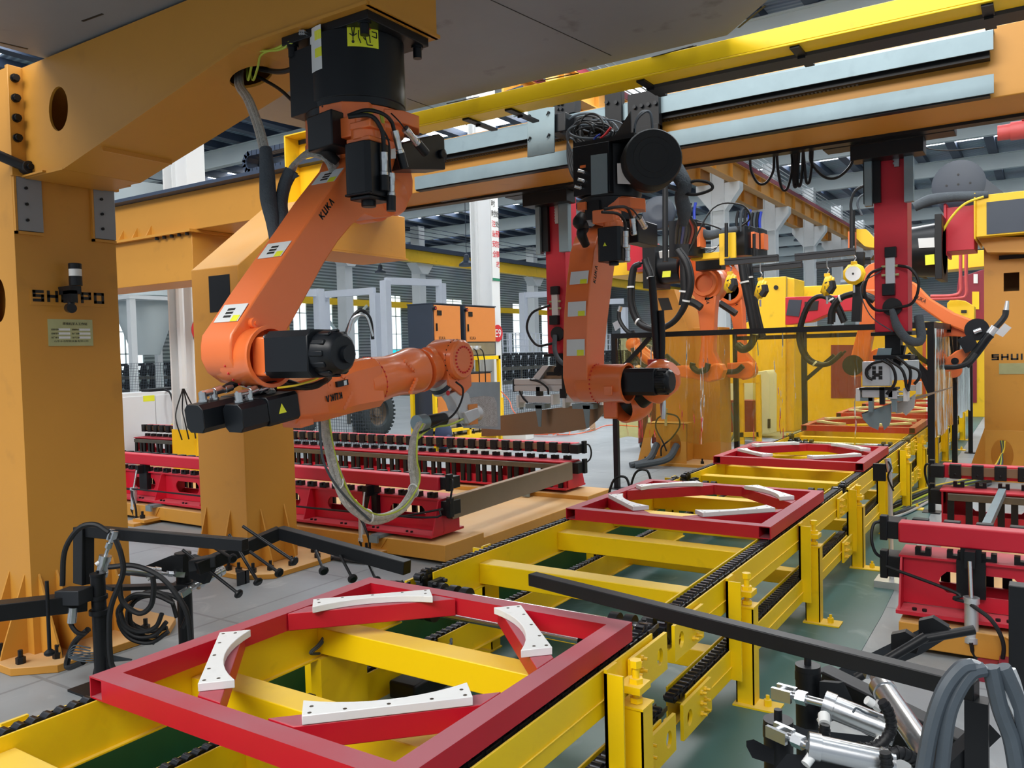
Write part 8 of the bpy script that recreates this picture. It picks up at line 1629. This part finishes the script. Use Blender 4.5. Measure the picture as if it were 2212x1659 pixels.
# long gate bar over the line with its post
t = thing('gate_bar', (-.9, 2.4, 0), 'long black square gate bar reaching over the conveyor from the right', 'bar')
a, c = PZ(1150, 1250, .86), PZ(2110, 1492, .86)
sqb(t, a, c, .045, .045, 'bar'); d = (c - a).normalized(); b = MB(); b.box(a.x - .0, a.x + .004, a.y - .02, a.y + .02, .84, .88); b.build('end_cap', BLM, t)
b = MB(); b.beam((c.x, c.y, 0), (c.x, c.y, .84), .05, .05); b.box(c.x - .1, c.x + .1, c.y - .1, c.y + .1, 0, .012); b.build('post', BLK, t); b = MB(); b.beam(PD(2140, 1570, 2.0), PD(2040, 1665, 2.0), .04, .04); b.build('brace', BLK, t)
t = thing('post_frame', PD(2202, 1500, 2.05), 'black square post at the right edge, with thick grey hoses in front', 'post'); a = PD(2203, 1262, 2.6); b = MB(); b.beam((a.x, a.y, 0), a, .06, .06); b.build('post', BLK, t, bevel=.003); b = MB(); b.box(a.x - .1, a.x + .1, a.y - .1, a.y + .1, 0, .012); b.build('post_foot', BLK, t)
t = thing('hose_bundle', PD(2060, 1600, 1.9), 'thick grey hoses arching up in the lower right corner', 'hose')
for pts, r, m_ in ((((1990, 1690), (2012, 1570), (2040, 1490), (2075, 1445), (2100, 1438)), .017, GRH), (((2030, 1690), (2045, 1560), (2065, 1500), (2095, 1455), (2125, 1445)), .017, GRH), (((2055, 1690), (2040, 1650), (2045, 1560), (2050, 1520)), .006, ALU), (((2060, 1450), (2095, 1428), (2135, 1450), (2175, 1510), (2215, 1600)), .006, ALU), (((2140, 1440), (2160, 1530), (2185, 1600), (2200, 1690)), .018, GRH), (((2165, 1440), (2195, 1510), (2215, 1590), (2235, 1690)), .018, GRH), (((2187, 1445), (2200, 1480), (2220, 1560)), .007, ALU)):
    hose(t, [PD(x, y, 1.85) for x, y in pts], r, m_, 'hose')
# sensor post beside the conveyor
t = thing('sensor_post', PY(1912, 1200, 6.0), 'thin silver sensor post with hanging wires beside the conveyor', 'sensor'); p = PY(1925, 1110, 6.2); b = MB(); b.cyl((p.x, p.y, 0), PY(1922, 1010, 6.2), .016, n=12); b.box(p.x - .1, p.x + .1, p.y - .1, p.y + .1, 0, .05); b.build('post', ALU, t); b = MB(); b.obox(PY(1900, 1020, 6.2), (.04, 0, 0), (0, .02, 0), (0, 0, .06)); b.build('photo_eye', BLK, t)
b = MB(); b.cyl(PY(1917, 990, 6.2), PY(1922, 1020, 6.2), .022, n=12); b.build('sensor_head', CHR, t); hose(t, [PY(1915, 992, 6.2), PY(1925, 1010, 6.15), PY(1918, 1030, 6.15), PY(1930, 1060, 6.2)], .006, RUB, 'cable')
t = thing('floor_cables', PZ(1960, 1130, 0), 'bundle of grey and green yellow cables on the floor behind the right fixtures', 'cable')
for k in range(7): hose(t, [PZ(1905, 1100 + 4 * k, .02), PZ(1970, 1085 + 3 * k, .02), PZ(2060, 1065 - 2 * k, .02), PZ(2140, 1045 - 4 * k, .02)], .014, (GRH, RUB, GRH, YGW, GRH, RUB, ALU)[k])
# ------------------------------------------------------------------ person standing behind the curtained post
pf = PZ(1404, 966, 0)
t = thing('person', (pf.x, pf.y, 0), 'person in dark red trousers and black shoes, mostly hidden behind the curtain and robots', 'person')
fr = V((.3, -.95, 0)).normalized(); sdv = V((.95, .3, 0)).normalized(); sc_ = 1.0
def pt(s_, f_, z): return V((pf.x, pf.y, 0)) + sdv * s_ + fr * f_ + V((0, 0, z))
def skin(nm, m, verts, edges, rad, parent):
    me = bpy.data.meshes.new(nm); me.from_pydata([p - V(parent['org']) for p in verts], edges, []); o = bpy.data.objects.new(nm, me); COL.objects.link(o); o.parent = parent; o['org'] = tuple(parent['org'])
    md = o.modifiers.new('skin', 'SKIN'); md.use_smooth_shade = True
    for i, r in enumerate(rad): sv = me.skin_vertices[0].data[i]; sv.radius = (r, r); sv.use_root = (i == 0)
    o.modifiers.new('sub', 'SUBSURF').levels = 1; o.modifiers['sub'].render_levels = 1; me.materials.append(m); return o
vs = [pt(0, 0, .95), pt(0, 0, 1.15), pt(0, 0, 1.36), pt(0, .01, 1.47), pt(0, .02, 1.53), pt(-.19, 0, 1.38), pt(-.25, .02, 1.12), pt(-.22, .14, .92), pt(.19, 0, 1.38), pt(.25, .02, 1.12), pt(.22, .14, .92), pt(-.1, 0, .90), pt(-.11, .02, .5), pt(-.11, 0, .10), pt(.1, 0, .90), pt(.11, .02, .5), pt(.12, 0, .10)]
body = skin('body', SKN, vs, [(0, 1), (1, 2), (2, 3), (3, 4), (2, 5), (5, 6), (6, 7), (2, 8), (8, 9), (9, 10), (0, 11), (11, 12), (12, 13), (0, 14), (14, 15), (15, 16)], [.13, .13, .14, .06, .06, .06, .045, .035, .06, .045, .035, .085, .06, .045, .085, .06, .045], t)
b = MB(); b.sphere(pt(0, .03, 1.65), .105, 10, (.85, 1, 1.15)); b.sphere(pt(0, .14, 1.64), .018, 5); b.build('head', SKN, t); b = MB(); b.sphere(pt(0, .01, 1.69), .112, 10, (.88, 1, .95)); b.build('hair', INK, t)
b = MB(); b.lathe(pt(0, 0, .90), (0, 0, 1), [(0, .17), (.25, .165), (.45, .19), (.55, .1)], 20); 
for s_ in (-1, 1): b.tube([pt(.17 * s_, 0, 1.38), pt(.255 * s_, .02, 1.13), pt(.225 * s_, .13, .95)], [.075, .06, .05], 12)
b.build('jacket', JKT, t)
b = MB()
for s_ in (-1, 1): b.tube([pt(.09 * s_, 0, .95), pt(.105 * s_, .01, .7), pt(.11 * s_, .02, .45), pt(.115 * s_, .0, .2), pt(.115 * s_, 0, .07)], [.11, .10, .085, .08, .085], 14)
b.build('trousers', TRS, t)
for s_ in (-1, 1):
    b = MB(); b.tube([pt(.115 * s_, -.08, .05), pt(.115 * s_, .0, .06), pt(.12 * s_, .1, .05), pt(.125 * s_, .19, .035)], [.045, .055, .05, .03], 12)
    for i in range(len(b.v)): b.v[i].z = max(b.v[i].z, .002)
    b.build('shoe', BLM, t)
for s_ in (-1, 1):
    h = pt(.22 * s_, .15, .90)
    for k in range(5):
        o_ = sdv * (.014 * (k - 2)); q = h + o_ if k else h + sdv * (-.03 * s_); b = MB(); b.tube([q + V((0, 0, .03)), q + fr * .01 + V((0, 0, -.02)), q + fr * .02 + V((0, 0, -.06 if k else -.03))], [.010, .009, .007], 6); b.build('thumb' if k == 0 else 'finger', SKN, t)
    b = MB(); b.obox(h + V((0, 0, .03)), sdv * .036, fr * .013, (0, 0, .045)); b.build('palm', SKN, t, bevel=.01)
print('objects', len(bpy.data.objects))
